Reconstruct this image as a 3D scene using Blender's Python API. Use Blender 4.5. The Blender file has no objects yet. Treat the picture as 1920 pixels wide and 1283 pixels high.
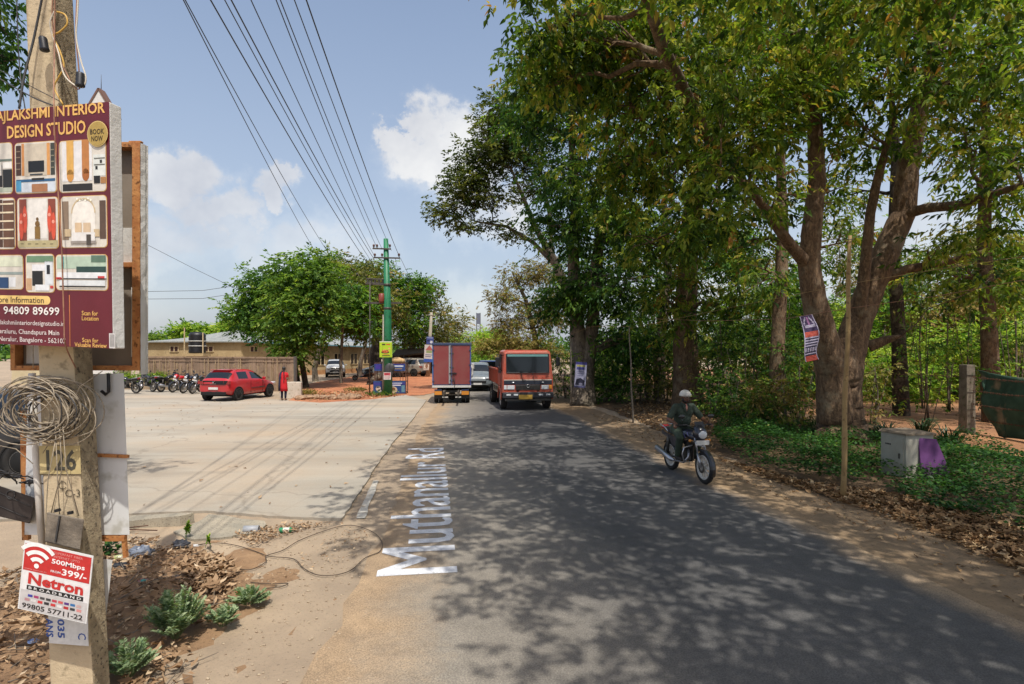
# Street scene with a signboard pole, parking lot, trucks, motorcyclist and roadside trees
import bpy, math, random
import numpy as np
from mathutils import Vector, Matrix, Euler
R = random.Random(11)
NR = np.random.default_rng(5)
PI = math.pi
FL, HZ, CH = 1060.0, 656.0, 2.5          # focal length in photo pixels, horizon row, eye height
SC = bpy.context.scene
COL = SC.collection

def G(px, py, z=0.0):
    """point on the level z seen at a photo pixel"""
    y = FL * (CH - z) / (py - HZ)
    return Vector(((px - 960) / FL * y, y, z))

def A(px, py, y):
    """point at depth y seen at a photo pixel"""
    return Vector(((px - 960) / FL * y, y, CH + (HZ - py) / FL * y))

def lin(c):
    return c / 12.92 if c <= .04045 else ((c + .055) / 1.055) ** 2.4

def hx(h, k=1.0):
    h = h.lstrip('#')
    return tuple(min(1, lin(int(h[i:i + 2], 16) / 255) * k) for i in (0, 2, 4)) + (1,)

# ---------------------------------------------------------------- mesh collector
class MB:
    def __init__(s):
        s.v, s.f, s.m, s.s = [], [], [], []
    def add(s, vs, fs, m=0, sm=False, M=None):
        b = len(s.v)
        s.v += [tuple(M @ Vector(v)) for v in vs] if M is not None else [tuple(v) for v in vs]
        for f in fs:
            s.f.append([b + i for i in f]); s.m.append(m); s.s.append(sm)
        return s
    def box(s, c, d, m=0, M=None, tx=1, ty=1, rz=0):
        x, y, z = [k / 2 for k in d]
        vs = [(-x, -y, -z), (x, -y, -z), (x, y, -z), (-x, y, -z), (-x * tx, -y * ty, z), (x * tx, -y * ty, z), (x * tx, y * ty, z), (-x * tx, y * ty, z)]
        if rz:
            a, b = math.cos(rz), math.sin(rz)
            vs = [(p * a - q * b, p * b + q * a, r) for p, q, r in vs]
        vs = [(c[0] + p, c[1] + q, c[2] + r) for p, q, r in vs]
        return s.add(vs, [(0, 3, 2, 1), (4, 5, 6, 7), (0, 1, 5, 4), (1, 2, 6, 5), (2, 3, 7, 6), (3, 0, 4, 7)], m, False, M)
    def bar(s, p, q, w, h=None, m=0):
        """square bar from p to q"""
        p, q = Vector(p), Vector(q); h = h or w
        d = (q - p); L = d.length; d.normalize()
        up = Vector((0, 0, 1)) if abs(d.z) < .95 else Vector((0, 1, 0))
        x = d.cross(up).normalized(); y = x.cross(d)
        vs = []
        for e in (p, q):
            for a, b in ((-1, -1), (1, -1), (1, 1), (-1, 1)):
                vs.append(e + x * a * w / 2 + y * b * h / 2)
        return s.add(vs, [(3, 2, 1, 0), (4, 5, 6, 7), (0, 1, 5, 4), (1, 2, 6, 5), (2, 3, 7, 6), (3, 0, 4, 7)], m)
    def tube(s, pts, rs, n=8, m=0, cap=True, sm=True, lump=0):
        pts = [Vector(p) for p in pts]
        if not isinstance(rs, (list, tuple)): rs = [rs] * len(pts)
        b = len(s.v); prev = None
        for i, p in enumerate(pts):
            t = (pts[min(i + 1, len(pts) - 1)] - pts[max(i - 1, 0)])
            if t.length < 1e-9: t = Vector((0, 0, 1))
            t.normalize()
            if prev is None:
                u = t.orthogonal().normalized()
            else:
                u = prev - t * prev.dot(t)
                u = u.normalized() if u.length > 1e-6 else t.orthogonal().normalized()
            prev = u; w = t.cross(u)
            for k in range(n):
                a = 2 * PI * k / n
                q = rs[i] * (1 + lump * (math.sin(3 * a + p.z * .9) * .8 + math.sin(5 * a - p.z * 1.4 + 1) * .6 + R.uniform(-.3, .3))) if lump else rs[i]
                s.v.append(tuple(p + (u * math.cos(a) + w * math.sin(a)) * q))
        for i in range(len(pts) - 1):
            for k in range(n):
                k2 = (k + 1) % n
                s.f.append([b + i * n + k, b + i * n + k2, b + (i + 1) * n + k2, b + (i + 1) * n + k]); s.m.append(m); s.s.append(sm)
        if cap:
            s.f.append([b + k for k in range(n)][::-1]); s.m.append(m); s.s.append(False)
            s.f.append([b + (len(pts) - 1) * n + k for k in range(n)]); s.m.append(m); s.s.append(False)
        return s
    def lathe(s, prof, n=24, m=0, M=None, sm=True, close=False):
        """(r, z) profile turned about local z"""
        vs, fs = [], []
        for r, z in prof:
            for k in range(n):
                a = 2 * PI * k / n
                vs.append((r * math.cos(a), r * math.sin(a), z))
        L = len(prof)
        for i in range(L if close else L - 1):
            j = (i + 1) % L
            for k in range(n):
                k2 = (k + 1) % n
                fs.append((i * n + k, i * n + k2, j * n + k2, j * n + k))
        return s.add(vs, fs, m, sm, M)
    def prism(s, pts, z0, z1, m=0, M=None):
        n = len(pts)
        vs = [(x, y, z0) for x, y in pts] + [(x, y, z1) for x, y in pts]
        fs = [list(range(n))[::-1], list(range(n, 2 * n))] + [(i, (i + 1) % n, n + (i + 1) % n, n + i) for i in range(n)]
        return s.add(vs, fs, m, False, M)
    def ell(s, c, r, m=0, nu=14, nv=9, M=None):
        if not isinstance(r, (list, tuple)): r = (r, r, r)
        vs, fs = [], []
        for j in range(nv + 1):
            t = PI * j / nv
            for i in range(nu):
                a = 2 * PI * i / nu
                vs.append((c[0] + r[0] * math.sin(t) * math.cos(a), c[1] + r[1] * math.sin(t) * math.sin(a), c[2] - r[2] * math.cos(t)))
        for j in range(nv):
            for i in range(nu):
                i2 = (i + 1) % nu
                fs.append((j * nu + i, j * nu + i2, (j + 1) * nu + i2, (j + 1) * nu + i))
        return s.add(vs, fs, m, True, M)
    def capsule(s, p, q, r0, r1, m=0, n=14):
        """tapered limb with round ends"""
        p, q = Vector(p), Vector(q)
        s.tube([p, q], [r0, r1], n, m)
        s.ell(p, r0 * .995, m, n, 8); s.ell(q, r1 * .995, m, n, 8)
        return s
    def loft(s, rings, m=0, cap=True, sm=True, closed=True, mf=None):
        n = len(rings[0]); b = len(s.v)
        for r in rings: s.v += [tuple(p) for p in r]
        for i in range(len(rings) - 1):
            for k in range(n if closed else n - 1):
                k2 = (k + 1) % n
                s.f.append([b + i * n + k, b + i * n + k2, b + (i + 1) * n + k2, b + (i + 1) * n + k])
                s.m.append(mf(i, k) if mf else m); s.s.append(sm)
        if cap and closed:
            s.f.append([b + k for k in range(n)][::-1]); s.m.append(mf(-1, 0) if mf else m); s.s.append(sm)
            s.f.append([b + (len(rings) - 1) * n + k for k in range(n)]); s.m.append(mf(len(rings), 0) if mf else m); s.s.append(sm)
        return s
    def quad(s, a, b, c, d, m=0):
        return s.add([a, b, c, d], [(0, 1, 2, 3)], m)
    def mesh(s, name, mats):
        me = bpy.data.meshes.new(name)
        me.from_pydata(s.v, [], s.f)
        for mt in (mats if isinstance(mats, (list, tuple)) else [mats]): me.materials.append(mt)
        me.polygons.foreach_set('material_index', s.m)
        me.polygons.foreach_set('use_smooth', s.s)
        me.update()
        return me
    def build(s, name, mats, parent=None, bevel=0, seg=2, M=None, loc=None):
        o = link(name, s.mesh(name, mats), parent)
        if M is not None: o.matrix_local = M
        if loc is not None: o.location = loc
        if bevel:
            b = o.modifiers.new('bevel', 'BEVEL'); b.width = bevel; b.segments = seg; b.limit_method = 'ANGLE'; b.angle_limit = .6
        return o

def link(name, me, parent=None):
    o = bpy.data.objects.new(name, me); COL.objects.link(o)
    if parent is not None: o.parent = parent
    return o

def tag(o, label=None, cat=None, group=None, kind=None):
    if label: o['label'] = label
    if cat: o['category'] = cat
    if group: o['group'] = group
    if kind: o['kind'] = kind
    return o

def thing(name, label, cat, loc=(0, 0, 0), rz=0, group=None):
    o = link(name, None); o.location = loc; o.rotation_euler = (0, 0, rz); o.empty_display_size = .2
    return tag(o, label, cat, group)

def dup(root, loc, rz, label, group=None):
    r = root.copy(); COL.objects.link(r); r.location = loc; r.rotation_euler = (0, 0, rz); r['label'] = label
    if group: r['group'] = group
    for ch in list(root.children):
        c = ch.copy(); COL.objects.link(c); c.parent = r
        for g in list(ch.children):
            d = g.copy(); COL.objects.link(d); d.parent = c
    return r

def baked(me, name, *mods):
    """evaluate modifiers on a temporary object, return the plain mesh"""
    o = bpy.data.objects.new('tmp', me); COL.objects.link(o)
    for typ, kw in mods:
        md = o.modifiers.new(typ, typ)
        for k, v in kw.items(): setattr(md, k, v)
    dg = bpy.context.evaluated_depsgraph_get(); dg.update()
    out = bpy.data.meshes.new_from_object(o.evaluated_get(dg)); out.name = name
    bpy.data.objects.remove(o)
    return out

def split_parts(mb, mats, level, parts, parent, smooth=True):
    """subdivide one loft, then hand each material's faces to a part of its own: parts = [(name, [material numbers])]"""
    me = baked(mb.mesh('shell', mats), 'shell', ('SUBSURF', dict(levels=level, render_levels=level)))
    V = np.empty(len(me.vertices) * 3); me.vertices.foreach_get('co', V); V = V.reshape(-1, 3)
    for name, ids in parts:
        polys = [p for p in me.polygons if p.material_index in ids]
        par = {}
        def root_(i):
            while par.setdefault(i, i) != i: par[i] = par[par[i]]; i = par[i]
            return i
        for p in polys:
            for i in p.vertices: par[root_(i)] = root_(p.vertices[0])
        groups = {}
        for p in polys: groups.setdefault(root_(p.vertices[0]) if 'window' in name else 0, []).append(p)
        for g in groups.values():
            used, vs, fs, ms = {}, [], [], []
            for p in g:
                f = []
                for i in p.vertices:
                    if i not in used: used[i] = len(vs); vs.append(tuple(V[i]))
                    f.append(used[i])
                fs.append(f); ms.append(ids.index(p.material_index))
            q = bpy.data.meshes.new(name); q.from_pydata(vs, [], fs)
            for i in ids: q.materials.append(mats[i])
            q.polygons.foreach_set('material_index', ms); q.polygons.foreach_set('use_smooth', [smooth] * len(fs)); q.update()
            link(name, q, parent)

def remeshed(mb, mat, name, voxel, smooth=4, parent=None, mats=None, pick=None):
    """one continuous skin round overlapping limbs"""
    me = baked(mb.mesh(name, [mat]), name, ('REMESH', dict(mode='VOXEL', voxel_size=voxel, use_smooth_shade=True)), ('SMOOTH', dict(factor=.5, iterations=smooth)))
    me.materials.clear()
    for m in (mats or [mat]): me.materials.append(m)
    if pick:
        me.polygons.foreach_set('material_index', [pick(p.center) for p in me.polygons])
    return link(name, me, parent)

def euler_m(loc, rot=(0, 0, 0), sc=(1, 1, 1)):
    return Matrix.LocRotScale(Vector(loc), Euler(rot), Vector(sc))

AXY = Matrix.Rotation(PI / 2, 4, 'Y')      # turns a lathe's z axis to x

# ---------------------------------------------------------------- materials
def nodes(name):
    m = bpy.data.materials.new(name); m.use_nodes = True
    nt = m.node_tree; b = nt.nodes['Principled BSDF']
    return m, nt, b

def N(nt, typ, **kw):
    n = nt.nodes.new(typ)
    for k, v in kw.items():
        if k in n.inputs: n.inputs[k].default_value = v
        else: setattr(n, k, v)
    return n

def noise(nt, scale, detail=4, rough=.55, co=None, dist=0):
    n = N(nt, 'ShaderNodeTexNoise'); n.inputs['Scale'].default_value = scale; n.inputs['Detail'].default_value = detail
    n.inputs['Roughness'].default_value = rough; n.inputs['Distortion'].default_value = dist
    if co is None:
        co = N(nt, 'ShaderNodeTexCoord').outputs['Object']
    nt.links.new(co, n.inputs['Vector'])
    return n.outputs['Fac']

def ramp(nt, fac, stops):
    r = N(nt, 'ShaderNodeValToRGB'); e = r.color_ramp.elements
    while len(e) < len(stops): e.new(.5)
    for i, (p, c) in enumerate(stops):
        e[i].position = p; e[i].color = c if len(c) == 4 else tuple(c) + (1,)
    nt.links.new(fac, r.inputs['Fac'])
    return r.outputs['Color']

def mix(nt, fac, a, b, mode='MIX'):
    n = N(nt, 'ShaderNodeMix', data_type='RGBA', blend_type=mode)
    for sock, v in ((n.inputs['Factor'], fac), (n.inputs['A'], a), (n.inputs['B'], b)):
        pass
    ins = [n.inputs[0], n.inputs[6], n.inputs[7]]
    for sock, v in zip(ins, (fac, a, b)):
        if hasattr(v, 'is_output') or isinstance(v, bpy.types.NodeSocket): nt.links.new(v, sock)
        else: sock.default_value = v
    return n.outputs[2]

def bump(nt, b, h, st=.3, dist=.02):
    n = N(nt, 'ShaderNodeBump'); n.inputs['Strength'].default_value = st; n.inputs['Distance'].default_value = dist
    nt.links.new(h, n.inputs['Height']); nt.links.new(n.outputs['Normal'], b.inputs['Normal'])

def mat(name, c1, c2=None, scale=3, rough=.7, metal=0, bs=0, bscale=None, lo=.35, hi=.65, coat=0, c3=None, s3=20, spec=None, detail=5):
    """two tone noise material with optional third fine speckle and bump"""
    m, nt, b = nodes(name)
    c1 = hx(c1) if isinstance(c1, str) else tuple(c1) + (1,)
    col = c1
    if c2 is not None:
        c2 = hx(c2) if isinstance(c2, str) else tuple(c2) + (1,)
        f = noise(nt, scale, detail)
        col = ramp(nt, f, [(lo, c1), (hi, c2)])
        if c3 is not None:
            c3 = hx(c3) if isinstance(c3, str) else tuple(c3) + (1,)
            g = ramp(nt, noise(nt, s3, 3), [(.56, (0, 0, 0)), (.68, (1, 1, 1))])
            col = mix(nt, g, col, c3)
        nt.links.new(col, b.inputs['Base Color'])
    else:
        b.inputs['Base Color'].default_value = c1
    b.inputs['Roughness'].default_value = rough; b.inputs['Metallic'].default_value = metal
    if coat: b.inputs['Coat Weight'].default_value = coat; b.inputs['Coat Roughness'].default_value = .08
    if spec is not None: b.inputs['Specular IOR Level'].default_value = spec
    if bs: bump(nt, b, noise(nt, bscale or scale * 4, 6, .65), bs)
    return m

def paint(name, c, dirt='#8a7a66', amt=.3, rough=.32, coat=.6, scale=2.5):
    """vehicle or sheet paint with a dusty film"""
    m, nt, b = nodes(name)
    f = ramp(nt, noise(nt, scale, 6, .65), [(.42, (0, 0, 0)), (.8, (amt, amt, amt))])
    nt.links.new(mix(nt, f, hx(c), hx(dirt)), b.inputs['Base Color'])
    r = ramp(nt, noise(nt, scale * 2, 4), [(.3, (rough, rough, rough)), (.8, (rough + .25,) * 3)])
    nt.links.new(r, b.inputs['Roughness'])
    b.inputs['Coat Weight'].default_value = coat; b.inputs['Coat Roughness'].default_value = .1
    return m

def leafmat(name, stops, trans=.35, rough=.5, tcol=(1.25, 1.35, .6)):
    """leaf: each leaf its own pigment from the 'tint' attribute, light shining through"""
    m, nt, b = nodes(name)
    a = N(nt, 'ShaderNodeAttribute', attribute_name='tint')
    col = ramp(nt, a.outputs['Fac'], stops)
    nt.links.new(col, b.inputs['Base Color'])
    b.inputs['Roughness'].default_value = rough; b.inputs['Specular IOR Level'].default_value = .22
    if trans:
        t = N(nt, 'ShaderNodeBsdfTranslucent')
        nt.links.new(mix(nt, 1.0, col, tuple(tcol) + (1,), 'MULTIPLY'), t.inputs['Color'])
        s = N(nt, 'ShaderNodeMixShader'); s.inputs[0].default_value = trans
        nt.links.new(b.outputs[0], s.inputs[1]); nt.links.new(t.outputs[0], s.inputs[2])
        nt.links.new(s.outputs[0], nt.nodes['Material Output'].inputs['Surface'])
    return m

_pm = {}
def pm(h, rough=.55):
    """flat printing ink / plain colour"""
    k = (h, rough)
    if k not in _pm:
        c = hx(h); _pm[k] = mat('ink_' + h.strip('#'), tuple(v * .90 for v in c[:3]), tuple(min(1, v * 1.06) for v in c[:3]), 26, rough)
    return _pm[k]

def glass(name, c='#0d1214', rough=.06):
    m, nt, b = nodes(name)
    b.inputs['Base Color'].default_value = hx(c); b.inputs['Roughness'].default_value = rough
    b.inputs['Coat Weight'].default_value = .3; b.inputs['Specular IOR Level'].default_value = .5
    return m

# ---------------------------------------------------------------- lettering
_tc = {}
def text2d(s, bold=0.0, shear=0):
    k = (s, bold, shear)
    if k not in _tc:
        cu = bpy.data.curves.new('t', 'FONT'); cu.body = s; cu.resolution_u = 2; cu.offset = bold; cu.shear = shear; cu.fill_mode = 'FRONT'
        o = bpy.data.objects.new('t', cu); COL.objects.link(o)
        dg = bpy.context.evaluated_depsgraph_get(); dg.update()
        me = bpy.data.meshes.new_from_object(o.evaluated_get(dg))
        vs = [(v.co.x, v.co.y) for v in me.vertices]; fs = [tuple(p.vertices) for p in me.polygons]
        bpy.data.objects.remove(o); bpy.data.meshes.remove(me)
        xs = [v[0] for v in vs]; ys = [v[1] for v in vs]
        _tc[k] = (vs, fs, min(xs), max(xs), min(ys), max(ys))
    return _tc[k]

class Sheet:
    """flat printing on a plane: x to the right, y down from the top left corner; layers 1.2 mm apart"""
    def __init__(s, o, u, v, step=.0012):
        s.o, s.u, s.v = Vector(o), Vector(u).normalized(), Vector(v).normalized()
        s.n = s.v.cross(s.u).normalized(); s.mb = MB(); s.mats = []; s.step = step
    def P(s, x, y, L): return s.o + s.u * x + s.v * y + s.n * (L * s.step)
    def mi(s, h):
        m = pm(h) if isinstance(h, str) else h
        if m not in s.mats: s.mats.append(m)
        return s.mats.index(m)
    def poly(s, pts, h, L=1):
        s.mb.add([s.P(x, y, L) for x, y in pts], [list(range(len(pts)))[::-1]], s.mi(h)); return s
    def rect(s, x, y, w, hh, h, L=1): return s.poly([(x, y), (x + w, y), (x + w, y + hh), (x, y + hh)], h, L)
    def rr(s, x, y, w, hh, r, h, L=1):
        p = []
        for cx, cy, a0 in ((x + r, y + r, PI), (x + w - r, y + r, 1.5 * PI), (x + w - r, y + hh - r, 0), (x + r, y + hh - r, .5 * PI)):
            for k in range(5): a = a0 + k * PI / 8; p.append((cx + r * math.cos(a), cy + r * math.sin(a)))
        return s.poly(p, h, L)
    def circ(s, x, y, r, h, L=1, ry=None):
        return s.poly([(x + r * math.cos(a * PI / 12), y + (ry or r) * math.sin(a * PI / 12)) for a in range(24)], h, L)
    def arc(s, x, y, r, w, a0, a1, h, L=1, n=12):
        o = [(x + (r + w / 2) * math.cos(a0 + (a1 - a0) * k / n), y - (r + w / 2) * math.sin(a0 + (a1 - a0) * k / n)) for k in range(n + 1)]
        i = [(x + (r - w / 2) * math.cos(a0 + (a1 - a0) * k / n), y - (r - w / 2) * math.sin(a0 + (a1 - a0) * k / n)) for k in range(n + 1)]
        for k in range(n): s.poly([o[k], i[k], i[k + 1], o[k + 1]][::1], h, L)
        return s
    def txt(s, t, x, y, w, hh, h, L=2, bold=.012, rot=0, shear=0):
        """fit text into the box x, y, w, hh (rot: turned clockwise about its centre)"""
        vs, fs, x0, x1, y0, y1 = text2d(t, bold, shear)
        cx, cy = x + w / 2, y + hh / 2; ca, sa = math.cos(rot), math.sin(rot)
        pts = []
        for a, b in vs:
            p, q = (a - (x0 + x1) / 2) / (x1 - x0) * w, -(b - (y0 + y1) / 2) / (y1 - y0) * hh
            pts.append(s.P(cx + p * ca - q * sa, cy + p * sa + q * ca, L))
        s.mb.add(pts, fs, s.mi(h)); return s
    def build(s, name, parent): return s.mb.build(name, s.mats, parent)

# ---------------------------------------------------------------- foliage
def leaves(name, P, D, Nn, L, W, tint, mats, parent=None, hi=False, mi=None, cup=.16, tipb=-.16):
    P = np.asarray(P, float); n = len(P)
    D = D / (np.linalg.norm(D, axis=1, keepdims=True) + 1e-9)
    S = np.cross(D, Nn); S /= (np.linalg.norm(S, axis=1, keepdims=True) + 1e-9)
    U = np.cross(S, D)
    L = np.asarray(L).reshape(-1, 1) * np.ones((n, 1)); W = np.asarray(W).reshape(-1, 1) * np.ones((n, 1))
    if hi:
        a = P + D * L * .3; b = P + D * L * .64 - U * L * .05; t = P + D * L + U * L * tipb
        V = np.stack([P, a + S * W * .5 + U * W * cup, b + S * W * .33 + U * W * cup * .7, t, b - S * W * .33 + U * W * cup * .7, a - S * W * .5 + U * W * cup], 1).reshape(-1, 3)
        k = 6; q = np.array([[0, 1, 2, 3], [0, 3, 4, 5]])
    else:
        a = P + D * L * .45
        V = np.stack([P, a + S * W * .5 + U * W * .12, P + D * L - U * L * .08, a - S * W * .5 + U * W * .12], 1).reshape(-1, 3)
        k = 4; q = np.array([[0, 1, 2, 3]])
    F = (np.arange(n)[:, None, None] * k + q[None]).reshape(-1)
    nf = n * len(q)
    me = bpy.data.meshes.new(name)
    me.vertices.add(n * k); me.vertices.foreach_set('co', V.astype(np.float32).ravel())
    me.loops.add(nf * 4); me.loops.foreach_set('vertex_index', F.astype(np.int32))
    me.polygons.add(nf); me.polygons.foreach_set('loop_start', (np.arange(nf) * 4).astype(np.int32))
    at = me.attributes.new('tint', 'FLOAT', 'FACE'); at.data.foreach_set('value', np.repeat(np.clip(tint, 0, 1), len(q)).astype(np.float32))
    for m in (mats if isinstance(mats, (list, tuple)) else [mats]): me.materials.append(m)
    if mi is not None: me.polygons.foreach_set('material_index', np.repeat(mi, len(q)).astype(np.int32))
    me.update(calc_edges=True)
    return link(name, me, parent)

def rdir(n, zlo=-1, zhi=1):
    z = NR.uniform(zlo, zhi, n); a = NR.uniform(0, 2 * PI, n); r = np.sqrt(np.maximum(0, 1 - z * z))
    return np.stack([r * np.cos(a), r * np.sin(a), z], 1)

def wig(p, q, n, amp, rg=R):
    p, q = Vector(p), Vector(q); L = (q - p).length
    o = [p]
    for i in range(1, n):
        t = i / n
        o.append(p.lerp(q, t) + Vector((rg.uniform(-1, 1), rg.uniform(-1, 1), rg.uniform(-.6, 1))) * amp * L * math.sin(PI * t))
    return o + [q]

def tree(name, label, base, stems, lobes, mats, bark, cat='tree', group=None, L=.12, W=.05, per=70, cr=.45, droop=.4, tint=(.45, .2), twigs=.5, hi=False, flat=.75, shell=2.2, limb_r=.05, cull=None, limbs=True):
    """stems: [(points, radii)] in world space; lobes: [(centre, radius or radii, clumps)] in world space.
    Parts: trunk (stems, limbs and twigs) and crown (single leaves gathered in clumps)."""
    base = Vector(base); root = thing(name, label, cat, base, 0, group)
    mb = MB()
    allp = []
    for pts, rs in stems:
        pts = [Vector(p) for p in pts]
        # resample with a little sway so no stem is a straight post
        fine, fr = [], []
        for i in range(len(pts) - 1):
            k = 7 if rs[i] > .12 else 4
            for j in range(k):
                t = j / k; p = pts[i].lerp(pts[i + 1], t); r = rs[i] + (rs[i + 1] - rs[i]) * t
                fine.append(p + Vector((R.uniform(-1, 1), R.uniform(-1, 1), 0)) * r * (.025 if r > .12 else .16)); fr.append(r * (R.uniform(.97, 1.03) if r > .12 else R.uniform(.93, 1.08)))
        fine.append(pts[-1]); fr.append(rs[-1])
        mb.tube([p - base for p in fine], fr, 22 if rs[0] > .12 else 8, lump=.04 if rs[0] > .12 else 0)
        allp += list(zip(fine, fr))
    Ps, Ds, Ts = [], [], []
    for c, r, K in lobes:
        c = Vector(c); r = r if isinstance(r, (list, tuple)) else (r, r, r * flat)
        if limbs:
            best = min(allp, key=lambda a: (a[0] - c).length + max(0, a[0].z - c.z + .3) * 1.5)
            lr = min(best[1] * .6, limb_r * 1.6)
            path = wig(best[0], c, 5, .10)
            mb.tube([p - base for p in path], [lr * (1 - .13 * i) for i in range(6)], 7)
        ctr = []
        for i in range(K):
            d = rdir(1)[0]; q = R.random() ** (1 / shell)
            p = c + Vector((d[0] * r[0], d[1] * r[1], d[2] * r[2])) * q
            if cull and cull(p): continue
            ctr.append(p)
            if limbs and R.random() < twigs:
                k = R.choice(path[2:])
                tp = wig(k, p, 3, .12)
                mb.tube([x - base for x in tp], [lr * .38, lr * .28, lr * .18, .006], 5, cap=False)
        for p in ctr:
            n = max(4, int(per * R.uniform(.5, 1.5)))
            ns = max(1, n // 8); n = ns * 8; so_ = np.clip(NR.normal(0, 1, (ns, 3)), -1.7, 1.7) * np.array([cr, cr, cr * .62])
            out = np.array(p - c); out = out / (np.linalg.norm(out) + 1e-6)
            sd_ = rdir(ns, -.4, .4) + out * .5 + so_ / cr * .4; sd_[:, 2] -= droop * NR.uniform(.3, 1.5, ns); sd_ /= np.linalg.norm(sd_, axis=1, keepdims=True)
            lat = np.cross(sd_, np.array([0, 0, 1.0]) + NR.normal(0, .3, (ns, 3))); lat /= np.linalg.norm(lat, axis=1, keepdims=True) + 1e-9
            tt_ = np.tile(np.linspace(.1, 1, 8), ns)[:, None]; sg = np.tile([1, -1] * 4, ns)[:, None]; S8, L8 = np.repeat(sd_, 8, 0), np.repeat(lat, 8, 0)
            off = np.repeat(so_, 8, 0) + S8 * tt_ * L * 2.1 + NR.normal(0, L * .12, (n, 3))
            d = S8 * (.45 + .6 * tt_) + L8 * sg * (1.0 - .6 * tt_) + NR.normal(0, .22, (n, 3)); d[:, 2] -= droop * .35
            Ps.append(np.array(p - base) + off); Ds.append(d)
            Ts.append(np.full(n, NR.normal(tint[0], tint[1] * .6)) + np.repeat(NR.normal(0, tint[1] * .8, ns), 8) + NR.normal(0, tint[1] * .5, n))
    tr = mb.build('trunk', bark, root)
    if Ps:
        P = np.concatenate(Ps); D = np.concatenate(Ds); T = np.concatenate(Ts); n = len(P)
        keep = P[:, 2] + base.z > .05; P, D, T = P[keep], D[keep], T[keep]; n = len(P)
        Nn = np.array([0, 0, 1.0]) + NR.normal(0, .55, (n, 3))
        s = NR.uniform(.6, 1.3, n)
        leaves('crown', P, D, Nn, L * s, W * s, T, mats, root, hi)
    return root

def ribbon(rows, z, name, mats, jitter=0):
    """sheet through rows of points across; uv.x runs across, uv.y along"""
    mb = MB(); n = len(rows[0])
    for r in rows: mb.v += [(p[0], p[1], z) for p in r]
    for i in range(len(rows) - 1):
        for k in range(n - 1):
            mb.f.append([i * n + k, i * n + k + 1, (i + 1) * n + k + 1, (i + 1) * n + k]); mb.m.append(0); mb.s.append(True)
    me = mb.mesh(name, mats)
    uv = me.uv_layers.new(name='UVMap')
    for lp in me.loops:
        i = lp.vertex_index; uv.data[lp.index].uv = ((i % n) / (n - 1), (i // n) / (len(rows) - 1))
    return me

def interp(tab, y):
    for (y0, *a), (y1, *b) in zip(tab, tab[1:]):
        if y0 <= y <= y1:
            t = (y - y0) / (y1 - y0); return [p + (q - p) * t for p, q in zip(a, b)]
    return tab[0][1:] if y < tab[0][0] else tab[-1][1:]

def blob(pts, jit, sub=6):
    """outline with uneven edge"""
    o = []
    for i in range(len(pts)):
        p, q = Vector(pts[i][:2]), Vector(pts[(i + 1) % len(pts)][:2])
        for k in range(sub):
            o.append(p.lerp(q, k / sub) + Vector((R.uniform(-1, 1), R.uniform(-1, 1))) * jit)
    return [(p.x, p.y) for p in o]

def inside(pts, x, y):
    c = False; n = len(pts); j = n - 1
    for i in range(n):
        xi, yi = pts[i][0], pts[i][1]; xj, yj = pts[j][0], pts[j][1]
        if (yi > y) != (yj > y) and x < (xj - xi) * (y - yi) / (yj - yi) + xi: c = not c
        j = i
    return c
# ================================================================ camera, light, sky
cam = bpy.data.cameras.new('camera'); co = bpy.data.objects.new('camera', cam); COL.objects.link(co)
co.location = (0, 0, CH); co.rotation_euler = (PI / 2, 0, 0)
cam.sensor_width = 36; cam.lens = 36 * FL / 1920; cam.shift_y = (HZ - 641.5) / 1920
cam.clip_start = .05; cam.clip_end = 6000
SC.camera = co
SUN = Vector((.13, -.40, .91)).normalized()          # towards the sun: high, behind the viewer
sl = bpy.data.lights.new('sun', 'SUN'); so = bpy.data.objects.new('sun', sl); COL.objects.link(so)
sl.energy = 4.2; sl.angle = math.radians(.55); sl.color = (1, .96, .89)
so.rotation_euler = SUN.to_track_quat('Z', 'Y').to_euler()
SC.view_settings.view_transform = 'Standard'; SC.view_settings.look = 'None'; SC.view_settings.exposure = 0.0; SC.view_settings.gamma = 1
SC.cycles.use_denoising = True; SC.cycles.max_bounces = 6; SC.cycles.diffuse_bounces = 3; SC.cycles.glossy_bounces = 3
SC.cycles.transmission_bounces = 4; SC.cycles.caustics_reflective = False; SC.cycles.caustics_refractive = False; SC.cycles.sample_clamp_indirect = 6

w = bpy.data.worlds.new('World'); SC.world = w; w.use_nodes = True
nt = w.node_tree; bg = nt.nodes['Background']
sky = N(nt, 'ShaderNodeTexSky'); sky.sky_type = 'NISHITA'; sky.sun_disc = False
sky.sun_elevation = math.asin(SUN.z); sky.sun_rotation = math.atan2(SUN.x, SUN.y) % (2 * PI)
sky.air_density = 1.0; sky.dust_density = 2.2; sky.ozone_density = 2.0
tc = N(nt, 'ShaderNodeTexCoord'); gd = tc.outputs['Generated']
def vm(op, a, b=None, sc=None):
    n = N(nt, 'ShaderNodeVectorMath', operation=op)
    for i, v in enumerate((a, b)):
        if v is None: continue
        if isinstance(v, bpy.types.NodeSocket): nt.links.new(v, n.inputs[i])
        else: n.inputs[i].default_value = v
    if sc is not None: n.inputs['Scale'].default_value = sc
    return n
def mth(op, a, b=None, c=None, clamp=False):
    n = N(nt, 'ShaderNodeMath', operation=op); n.use_clamp = clamp
    for i, v in enumerate((a, b, c)):
        if v is None: continue
        if isinstance(v, bpy.types.NodeSocket): nt.links.new(v, n.inputs[i])
        else: n.inputs[i].default_value = v
    return n.outputs[0]
def wn(scale, detail, rough=.6):
    n = N(nt, 'ShaderNodeTexNoise'); n.inputs['Scale'].default_value = scale; n.inputs['Detail'].default_value = detail; n.inputs['Roughness'].default_value = rough
    nt.links.new(gd, n.inputs['Vector']); return n
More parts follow.
